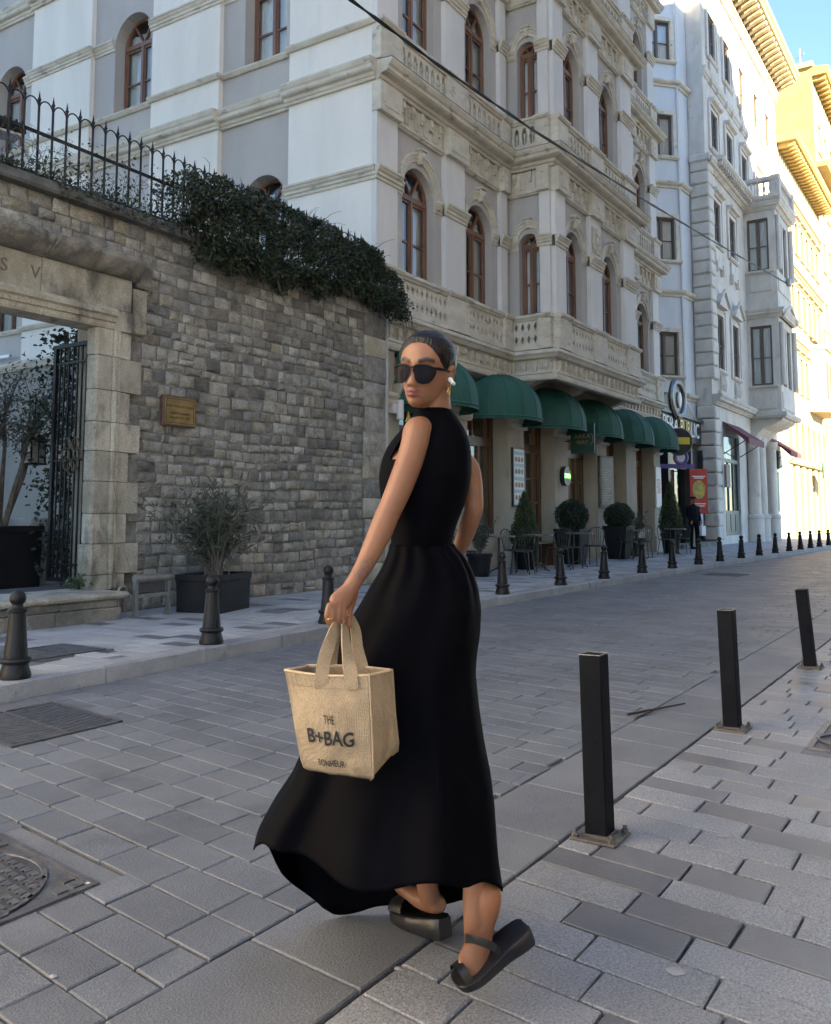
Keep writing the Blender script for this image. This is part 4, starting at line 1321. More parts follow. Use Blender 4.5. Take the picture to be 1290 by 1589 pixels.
for i, ((_, a), (b, _2)) in enumerate(zip(piers, piers[1:])):
    MF = frame(a, 9.42)
    w = b-a
    door = i in (2, 3)
    mb = MB(MF)
    z0 = .12 if door else .85
    mb.box(0, .09, -.05, .05, z0, 3.7); mb.box(w-.09, w, -.05, .05, z0, 3.7)
    mb.box(.09, w-.09, -.07, .05, 2.75, 2.95); mb.box(.09, w-.09, -.05, .05, 3.62, 3.7); mb.box(.09, w-.09, -.05, .05, z0, z0+.12)
    n = 4 if door else 3
    for k in range(1, n):
        x = lerp(.09, w-.09, k/n); mb.box(x-.035, x+.035, -.045, .045, z0+.12, 2.75)
    mb.box(w/2-.03, w/2+.03, -.04, .04, 2.95, 3.62)
    if door:
        for k in range(n):
            x0_, x1_ = lerp(.09, w-.09, k/n)+.035, lerp(.09, w-.09, (k+1)/n)-.035
            mb.box(x0_, x1_, -.02, .02, z0+.12, 1.0)
            for zz in (1.55, 2.1): mb.box(x0_, x1_, -.02, .02, zz, zz+.05)
    fo = mb.build('shopfront', shop_wood, hotel)
    for k in range(n):
        x0_, x1_ = lerp(.09, w-.09, k/n)+.03, lerp(.09, w-.09, (k+1)/n)-.03
        zz = 1.0 if door else z0+.12
        MB(MF).add([(x0_, .0, zz), (x1_, .0, zz), (x1_, .0, 2.75), (x0_, .0, 2.75)], [(0, 1, 2, 3)]).build('pane', shop_glass, fo, norm=False)
    for k in (0, 1):
        x0_, x1_ = (.09, w/2-.03) if k == 0 else (w/2+.03, w-.09)
        MB(MF).add([(x0_, .0, 2.95), (x1_, .0, 2.95), (x1_, .0, 3.62), (x0_, .0, 3.62)], [(0, 1, 2, 3)]).build('pane', shop_glass, fo, norm=False)
    if not door:
        MB().bbox(a, b, 9.25, 9.6, .1, .85, .01).build('stall_riser', H_stone, hotel)
    MB().box(a, b, 9.3, 9.6, 3.7, 4.2).build('wall', H_stone, hotel)
rm = MB(); 
rm.add([(12.8, 9.7, .11), (28.6, 9.7, .11), (28.6, 13.5, .11), (12.8, 13.5, .11), (12.8, 9.7, 4.1), (28.6, 9.7, 4.1), (28.6, 13.5, 4.1), (12.8, 13.5, 4.1)], [(0, 1, 2, 3), (4, 5, 6, 7), (3, 2, 6, 7), (0, 3, 7, 4), (1, 2, 6, 5)])
rm.build('restaurant_room', room_w, hotel, norm=False)
rr = random.Random(4)
for i in range(9):
    x = 14.2+i*1.65+rr.uniform(-.3, .3)
    lt = thing('pendant_lamp', '%s lit pendant lamp from the left inside the restaurant' % ['first', 'second', 'third', 'fourth', 'fifth', 'sixth', 'seventh', 'eighth', 'ninth'][i], 'lamp', (x, 10.3, 2.6), 0, 'pendant lamps in the restaurant')
    MB().sphere((x, 10.2+rr.uniform(0, 1.2), 2.55+rr.uniform(-.2, .3)), .055, 8, 6).build('bulb', lampm, lt, smooth='all')

# left flank of the hotel above the stone wall
FL = frame(12.75, YF, 0, R(-90))      # local x = -(Y-9): use negative x
def Lx(y): return -(y-YF)
H_base_shaded = pm('hotel_base_shaded', (.25, .232, .20), (.21, .195, .168), .85, sc=1.0, grain=.05, gsc=50, bump=.15, stretch=(1, 1, .4))  # beige-grey base, darkened in the colour to stand in for courtyard shade
strips = [(9.004, 10.95), (12.82, 14.83), (16.9, 19.1), (21.1, 23.1), (25.2, 27)]
recs = [(10.95, 12.82, 11.68, .55), (14.83, 16.9, 15.6, .60), (19.1, 21.1, 20.1, .6), (23.1, 25.2, 24.1, .6)]
for a, b in strips:
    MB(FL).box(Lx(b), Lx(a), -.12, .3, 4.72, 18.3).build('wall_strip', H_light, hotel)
    MB(FL).box(Lx(b), Lx(a), -.12, .3, .36, 4.72).build('wall_strip', H_base_shaded, hotel)
for a, b, c, w in recs:
    ops = []
    for lv in range(-1, 3):
        zb = 4.88+4.5*lv
        if lv < 0: continue
        zs, zp = zb+.78, zb+2.42
        ops.append((Lx(c), w, zs, zp, True))
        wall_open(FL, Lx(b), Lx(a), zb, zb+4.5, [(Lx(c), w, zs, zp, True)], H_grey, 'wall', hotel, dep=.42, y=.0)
        arched_window(FL, Lx(c), w, zs, zp, hotel, dep=.36)
    wall_open(FL, Lx(b), Lx(a), .36, 4.88, [], H_base_shaded, 'wall', hotel)
BAND = [(0, -.12), (.03, -.12), (.03, -.07), (.06, -.05), (.06, 0), (.10, .03), (.12, .07), (.12, .11), (0, .13)]
def band(z, prof, k=1., skip_open=None):
    for a, b in strips:
        first = a < 9.1
        MB(FL).mold([(o*k, z+q) for o, q in prof], Lx(b)-.05, Lx(a)+(.10 if first else .05), -.12, 0, 0).build('string_course', H_trim, hotel)
    for a, b, c, w in recs:
        if skip_open:
            for s0, s1 in ((a, c-w), (c+w, b)):
                MB(FL).mold([(o*k, z+q) for o, q in prof], Lx(s1), Lx(s0), 0, 0, 0).build('string_course', H_trim, hotel)
        else:
            MB(FL).mold([(o*k, z+q) for o, q in prof], Lx(b), Lx(a), 0, 0, 0).build('string_course', H_trim, hotel)
for lv in range(3):
    zb = 4.88+4.5*lv
    band(zb+2.42, IMP, .9, True)
    band(zb+4.12, CORN, .55)
    band(zb+.78, [(0, -.10), (.05, -.10), (.08, -.06), (.10, -.03), (.10, 0), (0, .02)])
band(4.78, [(0, -.12), (.06, -.12), (.1, -.06), (.14, 0), (.14, .06), (0, .1)])
# little wall lamp and fluorescent tube
tb = thing('tube_light', 'white fluorescent tube light fixed to the courtyard wall', 'light', (12.6, 19.9, 5.0))
MB().bbox(12.52, 12.6, 19.4, 20.9, 4.96, 5.04, .01).build('housing', pm('white_plastic', (.75, .75, .75), None, .4), tb)
wl = thing('wall_lamp', 'white cylinder wall lamp on the hotel corner pier', 'lamp', (13.3, 8.85, 3.0))
MB().tube([(13.3, 8.84, 2.96), (13.3, 8.84, 3.3)], .07, 16).build('shade', pm('lamp_white', (.62, .62, .6), None, .45), wl, smooth=True)
MB().box(13.1, 13.28, 8.86, 8.98, 3.06, 3.22).build('bracket', pm('lamp_white', (.62, .62, .6), None, .45), wl)
ws_ = thing('warning_sign', 'small yellow triangle sign beside the wall lamp on the hotel', 'sign', (13.55, 8.88, 2.93))
mb = MB(); mb.prism([(13.5, 2.93), (13.72, 2.93), (13.66, 3.02), (13.61, 3.13), (13.56, 3.02)], 8.86, 8.875, 'xz'); mb.build('plate', pm('sign_yellow', (.72, .58, .10), None, .5), ws_)
MB().tube([(13.6, 8.88, 3.0), (13.6, 8.98, 3.0)], .01, 6).build('bracket', black_iron, ws_)

# ================================================================== OTHER BUILDINGS
# opposite side of the street (behind and right of the camera): its roofs keep the near street in shade
opp_m = pm('opposite_render', (.62, .61, .58), (.55, .54, .51), .85, sc=.7)
opp = thing('opposite_building', 'tall plain terrace on the near side of the street behind the camera', 'building', (14, -10, 0))
MB().box(-4.5, 33.2, -20, -3.6, 0, 27.4).build('wall', opp_m, opp)
wm_ = MB().bbox(-.7, .7, -.05, .05, 0, 2.2, .02).mesh('window', W_brown)
for k in range(9):
    for zz in (1, 5, 9, 13, 17, 21):
        shared('window', wm_, frame(-2+k*4, -3.58, zz), opp)

# unseen block added left of the gateway: bounces sunlight into the street
lt_m = pm('bounce_block_render', (.70, .71, .70), (.64, .65, .64), .85, sc=.6)
lt = thing('bounce_block', 'tall pale block added out of view left of the gateway to bounce sunlight', 'building', (-20, 12, 0))
MB().box(-45, -.2, 8.8, 20, 0, 22).build('wall', lt_m, lt)
for k in range(10):
    for zz in (1, 5, 9, 13):
        shared('window', wm_, frame(-3-k*4, 8.77, zz), lt)

P_blue = pm('pale_blue_render', (.56, .585, .60), (.50, .53, .545), .8, sc=1, grain=.04, gsc=50, bump=.1, stretch=(1, 1, .4))
P_white = pm('old_white_stucco', (.60, .57, .52), (.50, .47, .42), .82, sc=1.6, grain=.06, gsc=40, bump=.25, bsc=20, c3=(.30, .28, .25), sc3=2.3, lo3=.56, hi3=.78, stretch=(1, 1, .5))
P_cream = pm('cream_stucco', (.38, .31, .19), (.33, .265, .16), .82, sc=1.2, grain=.05, gsc=40, bump=.2, bsc=20)
P_yel = pm('yellow_stucco', (.36, .265, .11), (.31, .225, .09), .82, sc=1.2, grain=.05, gsc=40)
W_grey = pm('window_grey_brown', (.12, .085, .065), (.09, .07, .055), .5, sc=5)

def rect_win(M, cx, hw, z0, z1, parent, sur=None, sill=True, wood=None, dep=.2, sub=True):
    o = arched_window(M, cx, hw, z0, z1, parent, dep=dep, arched=False, wood=wood or W_grey)
    if sur:
        mb = MB(M); e = .16
        for q in ((cx-hw-e, cx-hw, z0, z1+e), (cx+hw, cx+hw+e, z0, z1+e), (cx-hw, cx+hw, z1, z1+e)):
            mb.box(q[0], q[1], -.05, .01, q[2], q[3])
        mb.build('surround', sur, o)
    if sill:
        MB(M).mold([(0, z0-.12), (.08, z0-.12), (.14, z0-.06), (.14, z0), (0, z0+.01)], cx-hw-.22, cx+hw+.22).build('sill', sur or P_white, o)
    return o
def pediment(M, cx, hw, z, parent, mat):
    mb = MB(M)
    mb.box(cx-hw-.2, cx+hw+.2, -.22, 0, z, z+.1)
    mb.prism([(cx-hw-.2, z+.1), (cx+hw+.2, z+.1), (cx, z+.62)], -.20, 0, 'xz')
    mb.build('pediment', mat, parent)
    fr_ = MB(M)
    for s in (-1, 1):
        fr_.prism([(cx+s*(hw+.3), z+.06), (cx+s*(hw+.3), z+.14), (cx, z+.76), (cx, z+.64)], -.30, -.2, 'xz')
    fr_.build('pediment_rake', mat, parent)
def hood(M, cx, hw, z, parent, mat):
    MB(M).mold([(0, z), (.08, z), (.12, z+.06), (.24, z+.1), (.28, z+.2), (0, z+.24)], cx-hw-.25, cx+hw+.25, 0).build('hood', mat, parent)

# ---- pale blue building with the angled corner
blue = thing('blue_building', 'pale blue house with an angled corner between the hotel and the white building', 'building', (33.5, 11, .12))
A, B, E_ = Vector((32.1, 11.9, 0)), Vector((34.35, 9.74, 0)), Vector((35.35, 9.63, 0))
def face_frame(p, q):
    return frame(p.x, p.y, 0, math.atan2(q.y-p.y, q.x-p.x)), (q-p).length
M1, L1 = face_frame(A, B)
M2, L2 = face_frame(B, E_)
floors = [(6.55, 8.25), (11.05, 12.75), (15.2, 16.9), (19.1, 20.75)]
cxw = L1-.80
wall_open(M1, 0, L1, 4.5, 23.5, [], P_blue, 'wall', blue, y=.25)
for i, (a, b) in enumerate(floors):
    lo = [4.5, 9.65, 13.95, 18.05][i]; hi = [9.65, 13.95, 18.05, 23.5][i]
    wall_open(M1, 0, L1, lo, hi, [(cxw, .56, a, b, False)], P_blue, 'wall', blue, dep=.22)
    rect_win(M1, cxw, .56, a, b, blue, H_trim, True, W_grey, .18)
wall_open(M2, 0, L2, 4.5, 23.5, [], P_blue, 'wall', blue)
for z in (5.75, 9.75, 14.05, 18.15, 22.8):
    pr = [(0, z-.12), (.05, z-.12), (.07, z-.04), (.14, z), (.18, z+.06), (.18, z+.13), (0, z+.16)]
    MB(M1).mold(pr, 0, L1, 0, 0, .4).build('string_course', H_trim, blue)
    MB(M2).mold(pr, 0, L2, 0, .4, 0).build('string_course', H_trim, blue)
MB(M1).box(L1-.06, L1+.02, -.06, .1, 4.5, 23.4).build('corner_strip', P_blue, blue)
MB().box(29, 35.3, 12.2, 22, .1, 23.5).build('rear_wall', P_blue, blue)
MB().box(28.7, 35.3, 9.9, 12.3, .1, 4.5).build('base_block', dark_room, blue)

# ---- public house front under the blue building
pub = thing('pub_front', 'black pub front with gold and white lettering under the pale blue house', 'shopfront', (32, 9.5, .12))
pubblack = pm('pub_black', (.022, .02, .022), (.03, .028, .03), .4, sc=4)
gold = pm('gilt', (.65, .45, .14), (.5, .33, .1), .35, metal=.6, sc=12)
whit = pm('sign_white', (.78, .78, .76), None, .5)
copper = pm('copper_panel', (.34, .20, .12), (.26, .15, .09), .45, sc=2, metal=.3)
PF = frame(28.7, 9.45)
mb = MB(PF)
mb.box(0, 6.62, 0, .4, 3.95, 4.85)
for x in (0, 2.1, 4.9, 6.4): mb.box(x, x+.22, -.06, .4, .12, 3.75)
mb.box(-.02, 6.64, -.12, 0, 4.8, 4.9)
mb.build('fascia', pubblack, pub)
MB(PF).box(2.32, 4.9, .1, .3, 2.95, 3.75).build('copper_panel', copper, pub)
MB(PF).box(5.12, 6.4, .1, .3, .12, 3.75).build('door_panel', pubblack, pub)
MB(PF).add([(2.32, .2, .12), (4.9, .2, .12), (4.9, .2, 2.95), (2.32, .2, 2.95)], [(0, 1, 2, 3)]).build('pane', shop_glass, pub, norm=False)
text('lettering', 'PERA', PF @ frame(2.55, -.03, 4.42), .80, whit, pub, .02)
text('lettering', 'PUB', PF @ frame(4.35, -.03, 4.42), .74, gold, pub, .02)
text('lettering', 'LIC', PF @ frame(5.65, -.03, 4.42), .80, whit, pub, .02)
mb = MB(PF)
mb.prism([(.9, 4.9), (5.4, 4.9), (4.8, 5.2), (4.25, 5.5), (2.0, 5.5), (1.5, 5.2)], -.1, .02, 'xz'); mb.build('pediment', pm('pub_bronze', (.09, .075, .06), (.14, .12, .1), .45, sc=6, metal=.4), pub)
mb = MB(PF)
mb.tube([(3.15+.78*math.cos(a), -.16, 5.38+.60*math.sin(a)) for a in [2*math.pi*i/32 for i in range(32)]], .085, 8, closed=True)
mb.build('oval_ring', steel, pub, smooth=True)
mb = MB(PF); mb.tube([(3.15+.9*math.cos(a), -.13, 5.38+.70*math.sin(a)) for a in [2*math.pi*i/32 for i in range(32)]], .05, 8, closed=True); mb.build('oval_rim', pubblack, pub, smooth=True)
mb = MB(PF); mb.prism([(3.15+.74*math.cos(2*math.pi*i/24), 5.38+.56*math.sin(2*math.pi*i/24)) for i in range(24)], -.12, -.02, 'xz'); mb.build('oval_back', pm('bronze_dark', (.11, .09, .07), None, .35, metal=.6), pub)
mb = MB(PF); mb.sphere((3.3, -.16, 5.36), (.2, .07, .30), 12, 8); mb.build('oval_boss', whit, pub, smooth='all')
# round hanging sign and purple neon ring
rs = thing('round_sign', 'black round hanging sign with a yellow band beside the last green awning', 'sign', (28.45, 8.32, 3.2))
RM = frame(28.45, 8.32, 3.58, R(-50))
mb = MB(RM); mb.prism([(.42*math.cos(2*math.pi*i/28), .42*math.sin(2*math.pi*i/28)) for i in range(28)], -.07, .07, 'xz'); mb.build('disc', pubblack, rs)
MB(RM).tube([(.42*math.cos(2*math.pi*i/28), 0, .42*math.sin(2*math.pi*i/28)) for i in range(28)], .035, 6, closed=True).build('ring', steel, rs, smooth=True)
MB(RM).box(-.3, .33, -.085, -.07, -.09, .13).build('band', pm('sign_yellow2', (.65, .5, .06), None, .5), rs)
MB(RM).tube([(0, 0, .42), (0, 0, .8), (.3, .9, .8)], .02, 6).build('bracket', black_iron, rs)
nr = thing('purple_ring_sign', 'small purple and white round sign with a cross bar beside the pub door', 'sign', (29.6, 8.6, 2.9))
NM = frame(29.6, 8.6, 3.15, R(-50))
purple = pm('sign_purple', (.12, .10, .30), (.16, .13, .36), .5, sc=5)
MB(NM).tube([(.21*math.cos(2*math.pi*i/20), 0, .21*math.sin(2*math.pi*i/20)) for i in range(20)], .06, 6, closed=True).build('ring', purple, nr, smooth=True)
mb = MB(NM); mb.prism([(.14*math.cos(2*math.pi*i/20), .14*math.sin(2*math.pi*i/20)) for i in range(20)], -.02, .02, 'xz'); mb.build('face', whit, nr)
MB(NM).box(-.75, .45, -.02, .02, -.36, -.22).build('bar', purple, nr)
MB(NM).tube([(0, .03, -.35), (0, .03, -.2), (.2, .75, -.2)], .02, 6).build('bracket', black_iron, nr)
rp = thing('red_poster', 'red poster board with a yellow picture behind the man at the pub', 'poster', (33.45, 9.1, 1.35))
QM = frame(33.45, 9.1, 0, R(-50))
MB(QM).bbox(-.34, .34, -.03, .03, 1.32, 2.95, .01).build('board', pm('poster_red', (.55, .055, .03), (.48, .05, .03), .5, sc=3), rp)
mb = MB(QM); mb.prism([(.25*math.cos(2*math.pi*i/16), 2.2+.34*math.sin(2*math.pi*i/16)) for i in range(16)], -.034, -.03, 'xz'); mb.build('picture', pm('poster_gold', (.55, .42, .09), (.35, .3, .1), .5, sc=9, lo=.45, hi=.55), rp)
mb = MB(QM)
for zz, w in ((2.66, .5), (2.6, .36), (1.66, .5), (1.58, .4)): mb.box(-w/2, w/2, -.034, -.03, zz, zz+.035)
mb.build('print_line', whit, rp, kind='stuff')
MB(QM).tube([(0, .03, 2.9), (.1, .6, 2.9)], .02, 6).build('bracket', black_iron, rp)
for k, (x, zz, w, h) in enumerate(((34.25, 1.7, .4, .75), (34.85, 1.75, .4, .75), (34.6, .55, .5, 1.1))):
    nb = thing('notice_board', ['left small black notice frame by the pub door', 'right small black notice frame by the pub door', 'purple and white notice sheet below the two black frames'][k], 'notice', (x, 9.3, zz), 0, 'notices by the pub door')
    MB().bbox(x-w/2, x+w/2, 9.33, 9.39, zz, zz+h, .008).build('frame', pubblack, nb)
    MB().box(x-w/2+.05, x+w/2-.05, 9.322, 9.33, zz+.05, zz+h-.05).build('sheet', whit if k < 2 else pm('purple_sheet', (.3, .26, .38), (.6, .58, .6), .6, sc=8, lo=.45, hi=.55), nb)
MB().bbox(30.5, 35.4, 8.85, 9.5, .1, .27, .015).build('pub_step', sooty, pub)

# ---- white building with rusticated corner and oriel
white = thing('white_building', 'ornate white stucco building with an oriel beyond the pale blue house', 'building', (43, 10, .12))
WF = frame(0, 9.0)
WX0, WX1 = 35.4, 50.3
cols = [36.85, 39.4, 42.15, 45.1, 47.8]
rows = [(7.05, 9.3, 5.9, 10.6), (12.2, 14.0, 10.6, 15.5), (16.1, 17.75, 15.5, 19.2), (20.0, 21.95, 19.2, 24.0)]
for r_, (a, b, lo, hi) in enumerate(rows):
    cs = [c for c in cols if not (r_ < 2 and 41.5 < c < 45.2)]
    wall_open(WF, WX0, WX1, lo, hi, [(c, .5, a, b, False) for c in cs], P_white, 'wall', white, dep=.16)
    for c in cs:
        rect_win(WF, c, .5, a, b, white, P_white, True, W_grey, .12)
        if r_ == 0:
            pediment(WF, c, .5, b+.3, white, P_white)
            mb = MB(WF)
            for k in range(5): mb.tube([(c-.36+k*.18, -.07, a-.85), (c-.36+k*.18, -.1, a-.55), (c-.36+k*.18, -.07, a-.2)], [.03, .05, .03], 6)
            mb.build('baluster', P_white, white, kind='stuff')
            MB(WF).box(c-.56, c+.56, -.14, 0, a-.98, a-.86).build('balcony_base', P_white, white)
        if r_ in (1, 2):
            hood(WF, c, .5, b+.2, white, P_white)
        if r_ in (1, 3):
            MB(WF).bbox(c-.5, c+.5, -.09, 0, a-.95, a-.2, .015).build('apron_panel', P_white, white)
            for s in (-1, 1):
                MB(WF).bbox(c+s*.5-.06, c+s*.5+.06, -.16, 0, a-1.2, a-.75, .02).build('console', P_white, white)
    for c in cs:
        for s in (-1, 1):
            MB(WF).box(c+s*.78-.09, c+s*.78+.09, -.08, 0, a-.1, b+.25).build('strip', P_white, white)
for z, k in ((5.9, 1.0), (15.4, .8), (19.2, .35)):
    cornice(WF, WX0, WX1, z-.35, white, 0, .4, 0, k, mat=P_white, flash=False)
# balcony ledge under the third row
MB(WF).mold([(0, 15.45), (.5, 15.45), (.58, 15.52), (.58, 15.62), (0, 15.65)], 36.0, 41.8).build('ledge', P_white, white)
for k in range(18):
    MB(WF).bbox(36.1+k*.32, 36.22+k*.32, -.5, 0, 15.26, 15.44, .01).build('modillion', P_white, white)
# top cornice with deep modillions
MB(WF).mold([(0, 23.6), (.12, 23.6), (.14, 23.9), (.25, 23.95), (.25, 24.05), (0, 24.05)], WX0, WX1, 0, .4, 0).build('moulding', P_white, white)
MB(WF).mold([(0, 24.55), (1.15, 24.55), (1.22, 24.66), (1.30, 24.72), (1.32, 24.9), (0, 25.0)], WX0, WX1, 0, .4, 0).build('cornice', P_cream, white)
mo = MB().prism([(0, 24.05), (-.3, 24.1), (-.75, 24.3), (-1.05, 24.36), (-1.08, 24.54), (0, 24.54)], -.13, .13, 'yz').mesh('modillion', P_cream)
n = 26
for k in range(n):
    shared('modillion', mo, frame(WX0+.35+k*(WX1-WX0-.6)/(n-1), 9.0), white)
MB().box(WX0, WX1, 9.3, 22, 5.5, 24.9).build('rear_wall', P_white, white)
MB(frame(WX0, 9.0, 0, R(-90))).box(-.62, -.004, -.02, .3, 5.5, 24.5).build('side_wall', P_white, white)
# rusticated corner blocks
z = .3; k = 0
while z < 15.2:
    h = .52
    e = .05 if k % 2 else .0
    if not 5.4 < z < 6.1:
        MB().bbox(35.28, 36.1-(.12 if k % 2 else 0), 8.86, 9.6, z+.015, z+h-.015, .05).build('quoin', P_white, white)
    z += h; k += 1
MB().bbox(35.2, 36.1, 8.78, 9.62, 15.25, 15.55, .05).build('quoin_cap', P_white, white)
# oriel
ox0, ox1, oy = 41.8, 45.0, 7.65
OF = frame(0, oy); OS = frame(ox0, 9.0, 0, R(-90)); OE = frame(ox1, oy, 0, R(90))
for (a, b, lo, hi) in ((7.0, 9.7, 5.6, 10.9), (12.2, 14.6, 10.9, 15.4)):
    wall_open(OF, ox0, ox1, lo, hi, [(42.85, .42, a, b, False), (43.95, .42, a, b, False)], P_white, 'oriel_wall', white, dep=.2)
    rect_win(OF, 42.85, .42, a, b, white, None, False, W_grey, .2); rect_win(OF, 43.95, .42, a, b, white, None, False, W_grey, .2)
    wall_open(OS, 0, 1.35, lo, hi, [(.58, .46, a, b, False)], P_white, 'oriel_wall', white, dep=.2)
    rect_win(OS, .58, .46, a, b, white, None, True, W_grey, .16)
    wall_open(OE, 0, 1.35, lo, hi, [], P_white, 'oriel_wall', white)
    for M_, l0, l1 in ((OF, ox0, ox1), (OS, 0, 1.35)):
        cornice(M_, l0, l1, b+.35, white, 0, 1 if M_ is OF else 0, 1, .7, mat=P_white, flash=False)
        MB(M_).bbox(l0+.2, l1-.2, -.04, .0, lo+.35, a-.3, .015).build('apron_panel', P_white, white)
    for x in (ox0+.14, ox1-.14): MB(OF).tube([(x, -.1, a), (x, -.1, b+.1)], [.12, .1], 12).build('colonnette', P_white, white, smooth=True)
pediment(OF, 43.4, 1.3, 10.05, white, P_white)
for M_, l0, l1 in ((OF, ox0, ox1), (OS, 0, 1.35)):
    MB(M_).mold([(0, 15.35), (.25, 15.35), (.32, 15.45), (.32, 15.55), (0, 15.6)], l0, l1, 0, 1 if M_ is OF else 0, 1).build('ledge', P_white, white)
    MB(M_).mold([(-.1, 16.25), (.2, 16.25), (.24, 16.32), (.24, 16.42), (-.1, 16.45)], l0, l1, 0, 1 if M_ is OF else 0, 1).build('balcony_rail', P_white, white)
    n_ = int((l1-l0)/.24)
    for k in range(n_):
        x = l0+(k+.5)*(l1-l0)/n_
        MB(M_).lathe([(.05, 0), (.05, .08), (.035, .12), (.075, .3), (.035, .5), (.05, .56), (.05, .66)], (x, -.08, 15.59), 8).build('baluster', P_white, white, smooth=True)
for x, y_ in ((ox0+.02, oy), (ox1-.02, oy)): MB().bbox(x-.18, x+.18, y_-.28, y_+.1, 15.58, 16.5, .02).build('balcony_pier', P_white, white)
MB().box(ox0+.02, ox1-.02, oy+.02, 9.0, 15.1, 15.36).build('oriel_roof', P_white, white)
mb = MB(); mb.prism([(9.0, 5.6), (7.65, 5.6), (7.68, 5.45), (8.0, 5.28), (8.5, 5.1), (8.8, 4.8), (9.0, 4.6)], ox0+.1, ox1-.1, 'yz'); mb.build('oriel_bracket', P_white, white)
for M_, l0, l1 in ((OF, ox0, ox1), (OS, 0, 1.35)):
    MB(M_).mold([(0, 5.55), (.15, 5.55), (.22, 5.65), (.22, 5.78), (0, 5.82)], l0, l1, 0, 1 if M_ is OF else 0, 1).build('moulding', P_white, white)
# ground floor
teal = pm('teal_shopfront', (.035, .10, .115), (.03, .08, .09), .4, sc=4)
marn = pm('maroon_awning', (.16, .035, .045), (.12, .028, .035), .7, sc=3)
wall_open(WF, WX0, WX1, .1, 5.55, [(38.2, 1.3, .45, 4.5, False), (43.4, .75, .2, 4.3, False), (46.9, 1.3, .45, 4.5, False)], P_white, 'wall', white, dep=.2)
for k, cx in enumerate((38.2, 46.9)):
    mb = MB(WF @ frame(cx, .06))
    mb.box(-1.3, -1.15, 0, .08, .45, 4.5); mb.box(1.15, 1.3, 0, .08, .45, 4.5); mb.box(-1.15, 1.15, 0, .08, 3.4, 3.55); mb.box(-1.15, 1.15, 0, .08, .45, 1.45)
    for x in (-.4, .4): mb.box(x-.04, x+.04, 0, .08, 1.45, 3.4)
    for x in (-.77, 0, .77): mb.box(x-.3, x+.3, -.02, 0, .6, 1.3)
    fo = mb.build('shopfront', teal, white)
    MB(WF @ frame(cx, .10)).add([(-1.15, 0, 1.45), (1.15, 0, 1.45), (1.15, 0, 4.45), (-1.15, 0, 4.45)], [(0, 1, 2, 3)]).build('pane', shop_glass, fo, norm=False)
    MB(WF @ frame(cx, .3)).box(-1.3, 1.3, .1, .2, .4, 4.5).build('display', pm('shop_display', (.45, .40, .30), (.2, .2, .18), .8, sc=2.2, lo=.42, hi=.56), white)
    aw = thing('maroon_awning', ['maroon sloping awning over the nearer teal shop window', 'maroon sloping awning over the farther teal shop window'][k], 'awning', (cx, 8.6, 4.4), 0, 'maroon awnings')
    mb = MB(WF @ frame(cx, 0)); mb.add([(-1.4, -.01, 5.0), (1.4, -.01, 5.0), (1.4, -1.0, 4.3), (-1.4, -1.0, 4.3), (1.4, -1.0, 4.05), (-1.4, -1.0, 4.05)], [(0, 1, 2, 3), (3, 2, 4, 5), (0, 3, 5), (1, 4, 2)])
    mb.build('canopy', marn, aw, norm=False)
    mb = MB(WF @ frame(cx, 0)); 
    for s in (-1, 1): mb.tube([(s*1.35, 0, 3.7), (s*1.35, -.95, 4.26)], .02, 6)
    mb.build('strut', black_iron, aw)
for x in (41.0, 42.3, 44.6):
    MB().lathe([(.38, 0), (.38, .1), (.36, .12), (.36, 1.0), (.40, 1.02), (.40, 1.12), (.27, 1.2), (.25, 4.2), (.30, 4.25), (.34, 4.4), (.34, 4.55)], (x, 8.75, .12), 16).build('column', P_white, white, smooth=35)
MB().box(43.4-.75, 43.4+.75, 9.35, 9.45, .1, 4.4).build('door', dark_room, white)
sg = thing('wall_plate', 'small stone coloured wall plate on the rusticated corner', 'sign', (36.3, 8.8, 2.6))
MB().bbox(36.15, 36.75, 8.74, 8.84, 2.35, 3.25, .01).build('plate', pm('plate_tan', (.2, .17, .14), None, .6), sg)

# ---- cream building and the tall yellow one beyond
cream = thing('cream_building', 'sunlit cream building with a balcony and pointed arches beyond the white one', 'building', (57, 10, .12))
CX0, CX1 = 50.3, 64
cc = [51.6, 53.4, 55.2, 57.0, 58.8, 60.6, 62.4]
for (a, b, lo, hi) in ((8.2, 10.2, 7.4, 11.2), (12.2, 14.2, 11.2, 15.4), (16.4, 18.2, 15.4, 19.4)):
    wall_open(WF, CX0, CX1, lo, hi, [(c, .42, a, b, False) for c in cc], P_cream, 'wall', cream, dep=.16)
    for c in cc:
        rect_win(WF, c, .42, a, b, cream, P_cream, True, W_grey, .12)
        hood(WF, c, .45, b+.2, cream, P_cream)
    cornice(WF, CX0, CX1, hi-.3, cream, 0, 0, 0, .6, mat=P_cream, flash=False)
wall_open(WF, CX0, CX1, 19.4, 21.4, [], P_cream, 'wall', cream)
MB(WF).mold([(0, 21.4), (1.0, 21.4), (1.1, 21.5), (1.15, 21.75), (0, 21.8)], CX0, CX1).build('cornice', P_yel, cream)
mo2 = MB().bbox(-.12, .12, -.9, 0, 21.15, 21.39, .02).mesh('modillion', P_yel)
for k in range(24): shared('modillion', mo2, frame(CX0+.4+k*.57, 9.0), cream)
MB().box(CX0, CX1, 9.3, 22, .1, 21.4).build('rear_wall', P_cream, cream)
